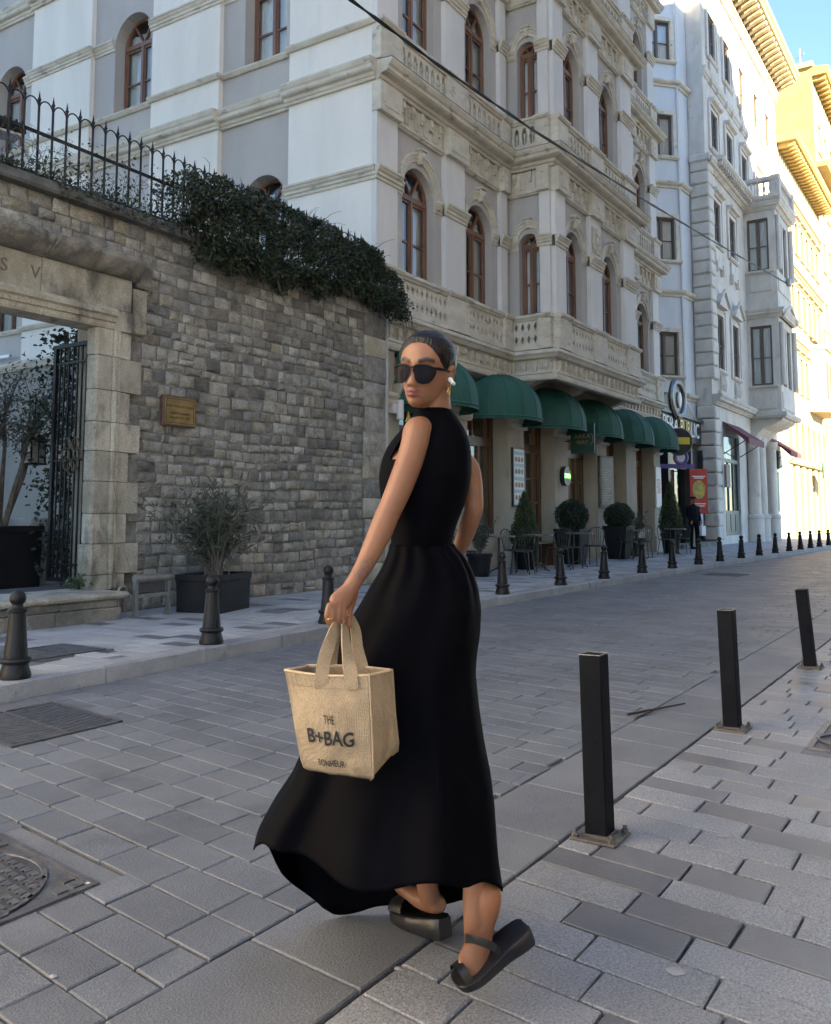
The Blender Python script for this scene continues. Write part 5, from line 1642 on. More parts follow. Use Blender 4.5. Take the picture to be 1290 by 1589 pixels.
# ground storey with pointed arches
def gothic(M, c, hw, zs, zp, z0, z1, x0, x1):
    mb = MB(M)
    n = 8
    L_ = [(c-hw+2*hw*(1-math.cos(t)), zp+2*hw*math.sin(t)) for t in [math.pi/3*i/n for i in range(n+1)]]
    prof = [(c-hw, zs)]+L_+[(2*c-x, z) for x, z in L_[::-1]][1:]+[(c+hw, zs)]
    for (a, b), (d, e) in zip(prof, prof[1:]):
        if d-a > 1e-4: mb.add([(a, 0, b), (d, 0, e), (d, 0, z1), (a, 0, z1)], [(0, 1, 2, 3)])
        mb.add([(a, 0, b), (d, 0, e), (d, .4, e), (a, .4, b)], [(0, 1, 2, 3)])
    for a, b in ((x0, c-hw), (c+hw, x1)): mb.add([(a, 0, z0), (b, 0, z0), (b, 0, z1), (a, 0, z1)], [(0, 1, 2, 3)])
    mb.add([(c-hw, 0, z0), (c+hw, 0, z0), (c+hw, 0, zs), (c-hw, 0, zs)], [(0, 1, 2, 3)])
    mb.build('arch_wall', P_cream, cream, norm=False)
x = CX0
while x < CX1-.5:
    gothic(WF, x+.95, .55, 4.4, 5.6, 4.2, 7.4, x, x+1.9)
    MB(WF).box(x+.3, x+1.6, .42, .5, 4.3, 6.8).build('pane', shop_glass, cream)
    x += 1.9
MB(WF).mold([(0, 4.0), (.2, 4.0), (.28, 4.1), (.28, 4.28), (0, 4.3)], CX0, CX1).build('moulding', P_cream, cream)
for k in range(7):
    a = CX0+k*2
    MB(WF).bbox(a, a+1.0, -.05, .3, .12, 4.0, .02).build('pier', P_cream, cream)
    MB(WF).box(a+1.0, a+2.0, .3, .4, .12, 4.0).build('shop_pane', shop_glass, cream)
for zz in (.8, 1.5, 2.2, 2.9, 3.6):
    MB(WF).box(CX0, CX1, -.053, -.05, zz, zz+.03).build('joint', sooty, cream)
# projecting bay + balcony
mb = MB(); mb.prism([(57.5, 9.0), (58.3, 8.1), (61.7, 8.1), (62.5, 9.0)], 7.6, 11.2, 'xy'); mb.build('bay', P_cream, cream)
mb = MB(); mb.prism([(57.4, 9.0), (58.25, 8.0), (61.75, 8.0), (62.6, 9.0)], 11.2, 11.45, 'xy'); mb.build('bay_cornice', P_cream, cream)
mb = MB(); mb.prism([(57.4, 9.0), (58.25, 8.0), (61.75, 8.0), (62.6, 9.0)], 7.4, 7.62, 'xy'); mb.build('bay_base', P_cream, cream)
for k in range(10): MB().tube([(58.3+k*.38, 8.08, 11.5), (58.3+k*.38, 8.08, 12.3)], .05, 6).build('baluster', P_cream, cream)
MB().box(58.2, 61.8, 8.0, 8.16, 12.3, 12.42).build('balcony_rail', P_cream, cream)
for xx in (58.7, 60.0, 61.2): MB().box(xx-.3, xx+.3, 8.05, 8.098, 8.3, 10.4).build('bay_window', W_grey, cream)
gs = thing('green_sign', 'green and white shop sign projecting at the right edge of the street', 'sign', (57.5, 8.2, 3.7))
GMx = frame(57.0, 8.1, 3.85, R(-58))
MB(GMx).bbox(-.25, 1.9, -.12, .12, -.45, .45, .02).build('panel', pm('sign_green', (.03, .26, .17), None, .4), gs)
MB(GMx).box(.5, 1.85, -.135, -.12, -.22, .24).build('white_field', whit, gs)
text('lettering', 'TEB', GMx @ frame(.12, -.125, 0), .30, whit, gs, .004)
MB(GMx).tube([(.8, .1, 0), (1.4, 1.0, 0)], .04, 6).build('bracket', black_iron, gs)
tall = thing('yellow_building', 'tall sunlit yellow building rising against the blue sky', 'building', (74, 10, .12))
TX0 = 64.
TF = frame(0, 9.0)
tc = [66+2.6*k for k in range(9)]
for lo in (4, 8.2, 12.4, 16.6, 20.8, 25.0):
    wall_open(TF, TX0, 90, lo, lo+4.2, [(c, .5, lo+1.2, lo+3.2, False) for c in tc], P_cream, 'wall', tall, dep=.3)
    for c in tc: rect_win(TF, c, .5, lo+1.2, lo+3.2, tall, P_cream, True, W_grey, .25)
MB().box(TX0, 90, 9.0, 9.2, .1, 4).build('wall', P_cream, tall)
MB().box(TX0, 90, 9.02, 20, 29.2, 31.6).build('wall', P_cream, tall)
MB().box(TX0-.0, 90, 9.32, 20, .1, 29.2).build('side_wall', P_yel, tall)
MB().box(TX0-.03, TX0-.001, 9.0, 20, .1, 31.6).build('side_wall', P_yel, tall)
MB(TF).mold([(0, 31.0), (.9, 31.0), (1.0, 31.1), (1.05, 31.5), (0, 31.7)], TX0, 90).build('cornice', P_yel, tall)
mo3 = MB().bbox(-.14, .14, -.8, 0, 30.7, 30.99, .02).mesh('modillion', P_yel)
for k in range(26): shared('modillion', mo3, frame(TX0+.4+k*.8, 9.0), tall)
MB(TF).mold([(0, 24.6), (.7, 24.6), (.85, 24.9), (0, 25.0)], TX0, 90).build('cornice', P_yel, tall)
MB().box(TX0-.25, 90, 8.9, 20, 31.6, 31.95).build('parapet', P_cream, tall)
for (x, y_, h) in ((64.6, 9.8, 1.5), (64.6, 12.8, 1.1), (64.6, 15.5, 1.9)):
    an = thing('antenna', {9.8: 'tallest white roof antenna on the yellow building', 12.8: 'short white roof antenna on the yellow building', 15.5: 'thin roof antenna at the left end of the yellow building'}[y_], 'antenna', (x, y_, 31.95), 0, 'roof antennas')
    MB().tube([(x, y_, 31.9), (x, y_, 31.95+h)], [.09, .03], 6).build('mast', zincm, an)
    MB().tube([(x-.3, y_-.3, 31.95+h*.6), (x+.3, y_+.3, 31.95+h*.6)], .03, 5).build('arm', zincm, an)

# ================================================================== STREET FURNITURE
bol_m = pm('bollard_iron', (.010, .011, .0125), (.014, .015, .017), .42, sc=7, bump=.2, bsc=70, spec=.22, rnd=.1, c3=(.04, .04, .04), sc3=16, lo3=.66, hi3=.8)
prof_base = [(.105, 0), (.108, .02), (.10, .045), (.088, .085), (.085, .10)]
prof_ring = [(.085, .10), (.10, .105), (.108, .122), (.10, .138), (.083, .142)]
prof_shaft = [(.080, .14), (.073, .24), (.07, .25), (.055, .45)]
prof_neck = [(.055, .45), (.064, .455), (.066, .468), (.055, .478), (.040, .485), (.036, .505)]
prof_ball = [(.036, .50)]+[(.056*math.sin(a), .55-.056*math.cos(a)) for a in [math.pi*(.22+.78*i/9) for i in range(10)]]
prof_ball[-1] = (.002, .606)
BOL_X = [3.90, 5.86, 7.62, 9.75, 11.77, 13.78, 15.62, 17.59, 19.46, 21.33, 23.1, 25.1, 27.05, 29.0, 30.9, 32.6, 34.2, 35.8, 37.6, 39.4, 41.2]
bl_names = {0: 'nearest conical iron bollard at the left edge of the far pavement', 1: 'conical iron bollard in front of the oleander planter', 2: 'conical iron bollard just left of the held tote bag hand', 3: 'conical iron bollard hidden behind the black dress',
            4: 'conical iron bollard just right of the black dress'}
ordw = ['second', 'third', 'fourth', 'fifth', 'sixth', 'seventh', 'eighth', 'ninth', 'tenth', 'eleventh', 'twelfth', 'thirteenth', 'fourteenth', 'fifteenth', 'sixteenth', 'seventeenth']
b0 = None
for i, x in enumerate(BOL_X):
    M_ = frame(x, kerb_y(x)+.125, .122)
    lab = bl_names.get(i) or '%s conical iron bollard counted right from the black dress' % ordw[i-5]
    if b0 is None:
        b0 = thing('bollard', lab, 'bollard', (x, kerb_y(x)+.125, .122), 0, 'conical bollards along the far kerb')
        MB(M_).lathe(prof_base, n=24).build('base', bol_m, b0, smooth=35)
        MB(M_).lathe(prof_ring, n=24).build('ring', bol_m, b0, smooth=35)
        MB(M_).lathe(prof_shaft, n=24).build('shaft', bol_m, b0, smooth=35)
        MB(M_).lathe(prof_neck, n=24).build('collar', bol_m, b0, smooth=35)
        MB(M_).lathe(prof_ball, n=24).build('ball', bol_m, b0, smooth='all')
    else:
        copy_tree(b0, M_ @ Matrix.Rotation(R(rng.uniform(-1.2, 1.2)), 4, 'X') @ Matrix.Rotation(R(rng.uniform(-1.2, 1.2)), 4, 'Y'), lab)

post_m = pm('post_dark_paint', (.0055, .0068, .0100), (.008, .0095, .013), .55, sc=5, bump=.12, bsc=50, spec=.05, c3=(.045, .046, .05), sc3=11, lo3=.68, hi3=.78, grain=.08, gsc=60)
post_edge = pm('post_worn_edge', (.30, .30, .30), (.12, .12, .12), .5, sc=30, metal=.3)
plate_m = pm('post_plate', (.075, .07, .066), (.12, .11, .10), .6, sc=14, bump=.2, bsc=60, metal=.2)
def square_post(x, y, h, lean, label):
    ax_h = Vector((math.cos(HEAD), math.sin(HEAD), 0))
    M_ = Matrix.Translation((x, y, .003)) @ Matrix.Rotation(R(-lean), 4, ax_h)
    t = thing('square_post', label, 'bollard', (x, y, 0), 0, 'square steel posts along the near pavement')
    a = .045
    MB(M_).bbox(-a, a, -a, a, .006, h, .004).build('shaft', post_m, t)
    mb = MB(M_)
    for q in ((-a, a, -a, -a+.006), (-a, a, a-.006, a), (-a, -a+.006, -a+.006, a-.006), (a-.006, a, -a+.006, a-.006)): mb.box(q[0], q[1], q[2], q[3], h, h+.003)
    mb.build('top_rim', post_edge, t)
    B_ = frame(x, y, .0015)
    MB(B_).bbox(-.092, .092, -.092, .092, 0, .011, .003).build('base_plate', plate_m, t)
    for sx in (-1, 1):
        for sy in (-1, 1):
            MB(B_).lathe([(.014, 0), (.014, .012), (.009, .014), (.008, .026), (.003, .027)], (sx*.074, sy*.074, .011), 6).build('bolt', plate_m, t)
    wl_ = MB(M_)
    for q in ((-a-.008, a+.008, -a-.008, -a), (-a-.008, a+.008, a, a+.008), (-a-.008, -a, -a, a), (a, a+.008, -a, a)): wl_.box(q[0], q[1], q[2], q[3], .008, .02)
    wl_.build('weld', plate_m, t)
square_post(3.46, 1.36, .70, 1.1, 'nearest dark square steel post right of the woman')
square_post(5.58, 1.36, .69, 1.4, 'middle dark square steel post on the pavement edge')
square_post(8.12, 1.34, .645, 4.5, 'leaning dark square steel post at the right edge')

# ------------------------------------------------------------------ green dome awnings
green = pm('awning_green', (.006, .085, .058), (.0045, .066, .045), .75, sc=2, grain=.1, gsc=120, c3=(.012, .10, .075), sc3=1.2, lo3=.5, hi3=.8)
green_d = pm('awning_seam', (.010, .105, .078), None, .7)
def dome(cx, label, w=1.12, p=.98, zr=3.30, h=.98):
    t = thing('dome_awning', label, 'awning', (cx, 8.95, zr), 0, 'green dome awnings over the restaurant windows')
    n, sub, lev = 8, 4, 10
    def pt(tt, k, bul=0.):
        g = math.sin(k*math.pi/2)**.92; zz = math.cos(k*math.pi/2)**.85 if k < 1 else 0
        q = 1+bul
        return (cx-w*g*math.cos(tt)*q, 8.985-p*g*math.sin(tt)*q, zr+h*zz*(1+bul*.5))
    def wallpt(tt, k): return pt(tt, k)
    rings = []
    for j in range(lev+1):
        k = .02+.98*j/lev
        row = []
        for i in range(n*sub+1):
            tt = math.pi*i/(n*sub)
            s_ = math.sin(math.pi*(i % sub)/sub)
            row.append(pt(tt, k, -.012*s_))
        rings.append(row)
    rings.append([(x, y_, z-.07) for x, y_, z in rings[-1]])
    mb = MB(); mb.loft(rings, cap=False, closed=False); mb.build('canopy', green, t, smooth=30, norm=False)
    for i in range(n+1):
        tt = math.pi*i/n
        mb = MB(); mb.tube([pt(tt, .02+.98*j/10, .004) for j in range(11)], .011, 5); mb.build('seam', green_d, t)
    mb = MB(); mb.tube([pt(math.pi*i/24, 1.) for i in range(25)], .016, 6); mb.build('rim_bar', green_d, t)
    return t
aw_lab = ['green dome awning partly hidden behind the head of the woman', 'green dome awning just right of the woman, largest in view', 'green dome awning under the near end of the hotel bay', 'green dome awning under the middle of the hotel bay',
          'green dome awning under the far end of the hotel bay', 'green dome awning next to the round black sign, last of the row']
for cx, lb in zip((14.4, 17.25, 19.75, 22.3, 24.85, 27.2), aw_lab): dome(cx, lb)
gb = thing('green_banner', 'flat dark green banner panel on the hotel corner left of the face', 'banner', (13.6, 8.9, 3.1))
MB().bbox(13.32, 13.92, 8.88, 8.93, 3.12, 4.2, .008).build('panel', green, gb)
MB().box(13.32, 13.92, 8.93, 8.98, 4.1, 4.16).build('batten', black_iron, gb)

# ------------------------------------------------------------------ signs on the piers
hs = thing('hanging_sign', 'dark green square sign hanging under the dome awnings', 'sign', (21.0, 8.5, 2.8))
SM = frame(20.98, 8.82, 0, R(-90))
MB(SM).bbox(0, .62, -.03, .03, 2.78, 3.52, .006).build('panel', pm('sign_dark_green', (.006, .055, .042), None, .5), hs)
tan = pm('sign_tan', (.36, .22, .13), None, .5)
text('lettering', 'ARKA', SM @ frame(.31, -.032, 3.20), .16, tan, hs, .003)
text('lettering', 'WAY', SM @ frame(.31, -.032, 3.05), .14, tan, hs, .003)
MB(SM).tube([(.50+.09*math.cos(a), -.033, 3.13+.14*math.sin(a)) for a in [-1.4+2.8*i/12 for i in range(13)]], .006, 5).build('emblem', tan, hs)
MB(SM).tube([(-.16, 0, 3.1), (0, 0, 3.1)], .014, 6).build('bracket', black_iron, hs)
neon = emat('neon_green', (.06, .9, .12), 1.6)
op = thing('open_sign', 'round black sign with green neon letters on the pier', 'sign', (20.75, 8.9, 2.0))
mb = MB(frame(20.78, 8.9, 2.22)); mb.prism([(.20*math.cos(2*math.pi*i/24), .24*math.sin(2*math.pi*i/24)) for i in range(24)], -.05, .07, 'xz'); mb.build('disc', pubblack, op)
MB(frame(20.78, 8.85, 2.22)).tube([(.185*math.cos(2*math.pi*i/24), 0, .225*math.sin(2*math.pi*i/24)) for i in range(24)], .014, 6, closed=True).build('ring', whit, op)
text('lettering', 'OPEN', frame(20.78, 8.845, 2.22), .15, neon, op, .004)
pb = thing('food_poster', 'tall blue framed food poster on the restaurant pier', 'poster', (18.25, 8.92, 1.5))
MB().bbox(17.95, 18.53, 8.925, 8.975, 1.45, 2.76, .008).build('frame', pubblack, pb)
MB().box(17.99, 18.49, 8.92, 8.926, 1.49, 2.72).build('sheet', pm('poster_pale', (.50, .54, .58), None, .4), pb)
blu = pm('poster_blue', (.16, .30, .42), None, .4)
rd = random.Random(8)
food = [pm('food_a', (.22, .09, .04), (.4, .2, .08), .5, sc=30), pm('food_b', (.10, .06, .03), (.3, .2, .1), .5, sc=30), pm('food_c', (.35, .12, .06), (.12, .16, .05), .5, sc=30)]
for k, zz in enumerate((2.62, 2.35, 2.05, 1.77)):
    MB().box(18.01, 18.47, 8.916, 8.92, zz-.02, zz+.055).build('print_band', blu, pb)
    for j in range(3):
        cxp = 18.09+j*.15
        mb = MB(); mb.prism([(cxp+.055*math.cos(2*math.pi*i/10), zz-.12+.06*math.sin(2*math.pi*i/10)) for i in range(10)], 8.915, 8.92, 'xz'); mb.build('print_dish', food[(j+k) % 3], pb)
mbp = thing('menu_board', 'dark framed menu board with a mirror back on the pier by the ball shrub', 'menu board', (23.3, 8.8, 1.5))
MM_ = frame(23.4, 8.86, 0, R(-14))
MB(MM_).bbox(-.30, .34, -.05, .05, 1.48, 2.86, .01).build('frame', pm('menu_frame', (.10, .09, .08), (.16, .15, .13), .5, sc=8), mbp)
MB(MM_).box(-.24, .28, -.056, -.05, 1.55, 2.8).build('sheet', pm('menu_sheet', (.20, .19, .165), (.15, .145, .13), .4, sc=6), mbp)
mb = MB(MM_)
for k in range(14): mb.box(-.14, .05+.06*((k*7) % 3), -.06, -.056, 1.66+k*.062, 1.675+k*.062)
mb.build('print_line', pm('menu_ink', (.38, .36, .30), None, .6), mbp, kind='stuff')
wp = thing('white_poster', 'narrow white poster with red print on the last restaurant pier', 'poster', (28.25, 8.92, 1.5))
MB().bbox(27.98, 28.5, 8.925, 8.975, 1.5, 2.78, .008).build('board', whit, wp)
MB().box(28.08, 28.4, 8.92, 8.926, 1.95, 2.4).build('print_patch', pm('print_red', (.45, .10, .06), (.7, .6, .55), .5, sc=14, lo=.45, hi=.55), wp)

# ------------------------------------------------------------------ terrace furniture
met = pm('terrace_metal', (.025, .024, .023), (.045, .042, .038), .5, sc=12, metal=.3)
topm = pm('table_top', (.11, .11, .11), (.15, .15, .15), .35, sc=8, metal=.3)
def bistro_table(M_, lab):
    t = thing('bistro_table', lab, 'table', (0, 0, 0), 0, 'round metal terrace tables')
    t.matrix_basis = M_; WORLDM[t.name] = M_
    MB(M_).lathe([(.30, .72), (.31, .725), (.31, .745), (.30, .75)], n=24).build('table_top', topm, t, smooth=35)
    MB(M_).tube([(0, 0, .06), (0, 0, .72)], .025, 8).build('stem', met, t)
    for k in range(3):
        a = 2*math.pi*k/3
        MB(M_).tube([(0, 0, .16), (.12*math.cos(a), .12*math.sin(a), .10), (.22*math.cos(a), .22*math.sin(a), .03), (.26*math.cos(a), .26*math.sin(a), .0)], .014, 6).build('leg', met, t)
    return t
def bistro_chair(M_, lab):
    t = thing('terrace_chair', lab, 'chair', (0, 0, 0), 0, 'metal terrace chairs')
    t.matrix_basis = M_; WORLDM[t.name] = M_
    MB(M_).lathe([(.19, .43), (.2, .44), (.2, .455), (.19, .46)], n=18).build('seat', met, t, smooth=35)
    for sx in (-1, 1):
        MB(M_).tube([(sx*.15, -.14, .44), (sx*.19, -.19, 0)], .011, 6).build('leg', met, t)
        MB(M_).tube([(sx*.15, .14, .44), (sx*.19, .20, 0)], .011, 6).build('leg', met, t)
    MB(M_).tube([(-.18, .12, .44), (-.2, .17, .7)]+[(-.2*math.cos(a), .19+.02*math.sin(a), .72+.14*math.sin(a)) for a in [math.pi*i/10 for i in range(1, 10)]]+[(.2, .17, .7), (.18, .12, .44)], .011, 6).build('back_frame', met, t)
    for k in range(5):
        x = -.12+.06*k
        MB(M_).tube([(x*.8, .16, .46), (x, .185, .84-.8*abs(x)*.5)], .006, 5).build('back_bar', met, t)
    return t
tabs = [(15.35, 7.95, 'round terrace table nearest to the woman'), (16.85, 7.85, 'round terrace table before the cone shaped conifer'), (18.95, 7.8, 'round terrace table before the clipped ball shrub'),
        (23.2, 7.95, 'round terrace table right of the tapered grey planter'), (26.4, 7.9, 'round terrace table under the last green awning')]
t0 = None
for x, y_, lb in tabs:
    if t0 is None: t0 = bistro_table(frame(x, y_, .122), lb)
    else: copy_tree(t0, frame(x, y_, .122, rng.uniform(0, 2)), lb)
chs = [(15.15, 8.55, 10, 'terrace chair against the wall behind the nearest table'), (15.95, 7.75, -80, 'terrace chair between the nearest table and the conifer table'), (16.3, 8.1, 60, 'terrace chair left of the conifer table'),
       (17.5, 7.7, -100, 'terrace chair right of the conifer table'), (18.3, 7.75, 80, 'terrace chair left of the ball shrub table'), (19.6, 7.75, -95, 'terrace chair right of the ball shrub table'),
       (22.6, 7.95, 85, 'terrace chair left of the table by the tapered planter'), (23.85, 8.0, -90, 'terrace chair right of the table by the tapered planter'), (25.75, 7.95, 80, 'terrace chair left of the last awning table'), (27.1, 7.9, -90, 'terrace chair right of the last awning table')]
c0 = None
for x, y_, a, lb in chs:
    if c0 is None: c0 = bistro_chair(frame(x, y_, .122, R(a)), lb)
    else: copy_tree(c0, frame(x, y_, .122, R(a)), lb)
bw = thing('wooden_bench', 'low dark wooden bench between the conifer and the ball shrub', 'bench', (18.6, 8.6, .12))
for k in range(3): MB().bbox(17.9, 19.3, 8.5+k*.12, 8.6+k*.12, .62, .66, .006).build('seat_board', shop_wood, bw)
for x in (18.0, 19.2): MB().bbox(x-.05, x+.05, 8.52, 8.82, .12, .62, .008).build('leg', shop_wood, bw)

def tall_planter(x, y_, w0, w1, h, lab):
    t = thing('tall_planter', lab, 'planter', (x, y_, .12), 0, 'tall planters on the terrace')
    def ring(a, z): return [(x-a, y_-a, z), (x+a, y_-a, z), (x+a, y_+a, z), (x-a, y_+a, z)]
    MB().loft([ring(w0, .122), ring(w1*.97, .12+h-.06), ring(w1*.97, .12+h-.05)]).build('body', planter_m, t)
    MB().loft([ring(w1, .12+h-.06), ring(w1, .12+h), ring(w1*.88, .12+h), ring(w1*.86, .12+h-.04)], cap=False).build('rim', planter_m, t)
    MB().add(ring(w1*.87, .12+h-.035), [(0, 1, 2, 3)]).build('soil', soil, t, norm=False)
def round_pot(x, y_, r, h, lab):
    t = thing('plant_pot', lab, 'pot', (x, y_, .12), 0, 'round pots on the terrace')
    MB().lathe([(r*.72, 0), (r*.75, .02), (r*.95, h*.85), (r*1.05, h*.87), (r*1.05, h), (r*.92, h)], (x, y_, .122), 20).build('body', planter_m, t, smooth=35)
    MB().lathe([(r*.9, h-.03), (.01, h-.01)], (x, y_, .122), 16).build('soil', soil, t)
rt_ = random.Random(17)
def topiary_ball(x, y_, z, r, lab, squash=1.):
    t = thing('ball_topiary', lab, 'shrub', (x, y_, z-r), 0, 'clipped shrubs on the terrace')
    pts = []
    for _ in range(5200):
        d = Vector((rt_.gauss(0, 1), rt_.gauss(0, 1), rt_.gauss(0, 1))).normalized()
        k = r*(1+.10*mnoise.noise(d*3)+.04*rt_.gauss(0, 1))*(1 if rt_.random() < .8 else rt_.uniform(.7, 1))
        pts.append(((x+d.x*k, y_+d.y*k, z+d.z*k*squash), d))
    mb = MB(); leaves(mb, pts, .04, rt_, .6); mb.build('foliage', box_leaf, t, norm=False)
    mb = MB(); mb.sphere((x, y_, z), (r*.86, r*.86, r*.86*squash), 14, 10); mb.build('shade_core', pm('dark_core', (.012, .014, .009), None, .95), t)  # solid dark core stands in for the shade between the leaves
    MB().tube([(x, y_, z-r-.12), (x, y_, z)], .025, 6).build('stem', bark, t)
def topiary_cone(x, y_, z0, z1, r, lab, mat=None):
    t = thing('cone_conifer', lab, 'conifer', (x, y_, z0), 0, 'conifers on the terrace')
    pts = []
    for _ in range(5200):
        k = rt_.random()**1.4
        z = lerp(z0, z1, k)
        rr_ = r*(1-k)**.8*(.35+.65*min(1, k*6+.3))*(1+.15*mnoise.noise((k*9, x, 0)))
        a = rt_.uniform(0, 2*math.pi); q = rr_*(1-.25*rt_.random()**2)
        pts.append(((x+q*math.cos(a), y_+q*math.sin(a), z+rt_.gauss(0, .01)), (math.cos(a)*.5, math.sin(a)*.5, .9)))
    mb = MB(); leaves(mb, pts, .06, rt_, .3); mb.build('foliage', mat or cyp_leaf, t, norm=False)
    mb = MB(); mb.lathe([(r*.6, 0), (r*.8, (z1-z0)*.1), (r*.5, (z1-z0)*.5), (.01, (z1-z0)*.92)], (x, y_, z0), 12); mb.build('shade_core', pm('dark_core', (.012, .014, .009), None, .95), t)  # dark solid cone inside: shade within the foliage given as colour
    MB().tube([(x, y_, z0-.1), (x, y_, z0+.3)], .03, 6).build('stem', bark, t)
def loose_plant(x, y_, z0, h, sp, lab):
    t = thing('potted_plant', lab, 'plant', (x, y_, z0), 0, 'loose potted plants on the terrace')
    st, pts = MB(), []
    for _ in range(34):
        a = rt_.uniform(0, 2*math.pi); e = Vector((x+sp*rt_.uniform(.1, 1)*math.cos(a), y_+sp*rt_.uniform(.1, 1)*math.sin(a), z0+h*rt_.uniform(.55, 1)))
        b = Vector((x, y_, z0-.04)); st.tube([b, b.lerp(e, .5)+Vector((0, 0, .05)), e], [.006, .005, .003], 4)
        for _k in range(26):
            p = b.lerp(e, rt_.uniform(.3, 1.05)); pts.append((p, (rt_.gauss(0, .5), rt_.gauss(0, .5), .4)))
    st.build('stem', bark, t); mb = MB(); leaves(mb, pts, .07, rt_, .35); mb.build('foliage', ole_leaf, t, norm=False)
round_pot(14.95, 8.15, .24, .42, 'round dark pot behind the elbow of the woman')
loose_plant(14.95, 8.15, .52, .75, .36, 'loose leafy plant in the pot behind the elbow of the woman')
round_pot(17.45, 8.42, .26, .48, 'round dark pot under the nearer conifer')
topiary_cone(17.45, 8.42, .62, 1.72, .36, 'nearer cone shaped conifer in front of the food poster')
tall_planter(19.95, 8.4, .24, .33, .82, 'tall black planter under the nearer clipped ball')
topiary_ball(19.95, 8.4, 1.24, .36, 'nearer clipped ball shrub below the open sign')
tall_planter(22.95, 8.35, .22, .33, .86, 'tapered dark grey planter below the menu board')
topiary_ball(22.95, 8.35, 1.24, .35, 'farther clipped ball shrub below the menu board', .9)
round_pot(24.75, 8.5, .25, .5, 'round dark pot between the farther ball and the tall conifer')
loose_plant(24.75, 8.5, .6, .75, .35, 'small bushy plant between the farther ball and the tall conifer')
round_pot(27.3, 8.3, .3, .6, 'round dark pot under the taller conifer')
topiary_cone(27.3, 8.3, .72, 2.25, .42, 'taller conifer under the last green awning')

# ------------------------------------------------------------------ overhead cable
cb = thing('overhead_cable', 'black twisted cable strung across in front of the hotel bay', 'cable', (9.6, 7.2, 8.4))
P_ = [(4.5, 7.2, 8.45), (9.58, 7.2, 8.40), (11.92, 7.2, 8.48), (15.42, 7.2, 8.71), (22.16, 7.2, 9.33), (28.44, 7.2, 9.97), (36, 7.4, 10.95), (43.9, 7.62, 12.0)]
pp = []
for i in range(len(P_)-1):
    for k in range(8): pp.append(Vector(P_[i]).lerp(Vector(P_[i+1]), k/8))
pp.append(Vector(P_[-1]))
for s in (0, 1):
    mb = MB(); mb.tube([p+Vector((0, .012*math.cos(i*1.1+s*math.pi), .016*math.sin(i*1.1+s*math.pi))) for i, p in enumerate(pp)], .016, 6); mb.build('strand', black_iron, cb)
mb = MB(); mb.bbox(43.8, 44.1, 7.45, 7.62, 11.85, 12.2, .02); mb.build('junction_box', steel, cb)

# ================================================================== THE WOMAN
# local frame: u to the right of the street view, w away, z up; origin on the ground under her
PO = Vector((2.6*math.cos(HEAD)+.0836*math.sin(HEAD), 2.6*math.sin(HEAD)-.0836*math.cos(HEAD), 0))
PM = Matrix(((math.sin(HEAD), math.cos(HEAD), 0, PO.x), (-math.cos(HEAD), math.sin(HEAD), 0, PO.y), (0, 0, 1, 0), (0, 0, 0, 1)))
def catmull(pts, n):
    """smooth resampling of (point tuple + radii) rows"""
    out = []
    P = [pts[0]]+list(pts)+[pts[-1]]
    for i in range(1, len(P)-2):
        for k in range(n):
            t = k/n
            row = []
            for a, b, c, d in zip(P[i-1], P[i], P[i+1], P[i+2]):
                row.append(.5*((2*b)+(-a+c)*t+(2*a-5*b+4*c-d)*t*t+(-a+3*b-3*c+d)*t**3))
            out.append(tuple(row))
    out.append(tuple(pts[-1]))
    return out
def limb(mb, rows, n=16, sub=4):
    """rows (u, w, z, r): round tapering limb with closed rounded ends"""
    rr = catmull(rows, sub)
    mb.tube([r[:3] for r in rr], [max(.002, r[3]) for r in rr], n)
    a, b = rr[0], rr[-1]
    mb.sphere(a[:3], a[3], 12, 8); mb.sphere(b[:3], b[3], 12, 8)
def ell_loft(mb, rows, n=28, sub=4):
    """rows (u, w, z, ru, rw): flat ellipses stacked in z"""
    rr = catmull(rows, sub)
    rings = []
    for u, w, z, a, b in rr:
        rings.append([(u+a*math.cos(2*math.pi*i/n), w+b*math.sin(2*math.pi*i/n), z) for i in range(n)])
    mb.loft(rings)
def remesh(mb, vox, smooth_it=2):
    me = mb.mesh('tmp', MATS['wall_mortar'])
    o = bpy.data.objects.new('tmp', me); COL.objects.link(o)
    md = o.modifiers.new('r', 'REMESH'); md.mode = 'VOXEL'; md.voxel_size = vox
    dg = bpy.context.evaluated_depsgraph_get()
    m2 = bpy.data.meshes.new_from_object(o.evaluated_get(dg))
    bpy.data.objects.remove(o, do_unlink=True)
    bm = bmesh.new(); bm.from_mesh(m2)
    for _ in range(smooth_it):
        bmesh.ops.smooth_vert(bm, verts=bm.verts, factor=.5, use_axis_x=True, use_axis_y=True, use_axis_z=True)
    bm.to_mesh(m2); bm.free()
    m2.polygons.foreach_set('use_smooth', [True]*len(m2.polygons))
    return m2

# ---- head in its own frame: x her left, y forward, z up
yaw = R(27)
HO = Vector((-0.0499, -0.0100, 1.6651))
f_ = Vector((-math.sin(yaw), -math.cos(yaw), 0)); l_ = Vector((math.cos(yaw), -math.sin(yaw), 0))
HM = Matrix((( l_.x, f_.x, 0, HO.x), (l_.y, f_.y, 0, HO.y), (0, 0, 1, HO.z), (0, 0, 0, 1))) @ Matrix.Rotation(R(-3), 4, 'X') @ Matrix.Rotation(R(6), 4, 'Y')
hf = [(-.106, .060), (-.100, .074), (-.090, .081), (-.075, .082), (-.060, .083), (-.045, .083), (-.02, .082), (.005, .081), (.025, .084), (.05, .082), (.07, .073), (.09, .055), (.103, .033), (.111, .008)]
hb = [(-.106, -.02), (-.09, .0), (-.075, .03), (-.06, .052), (-.03, .076), (0, .088), (.025, .094), (.05, .094), (.07, .086), (.09, .066), (.103, .042), (.111, .012)]
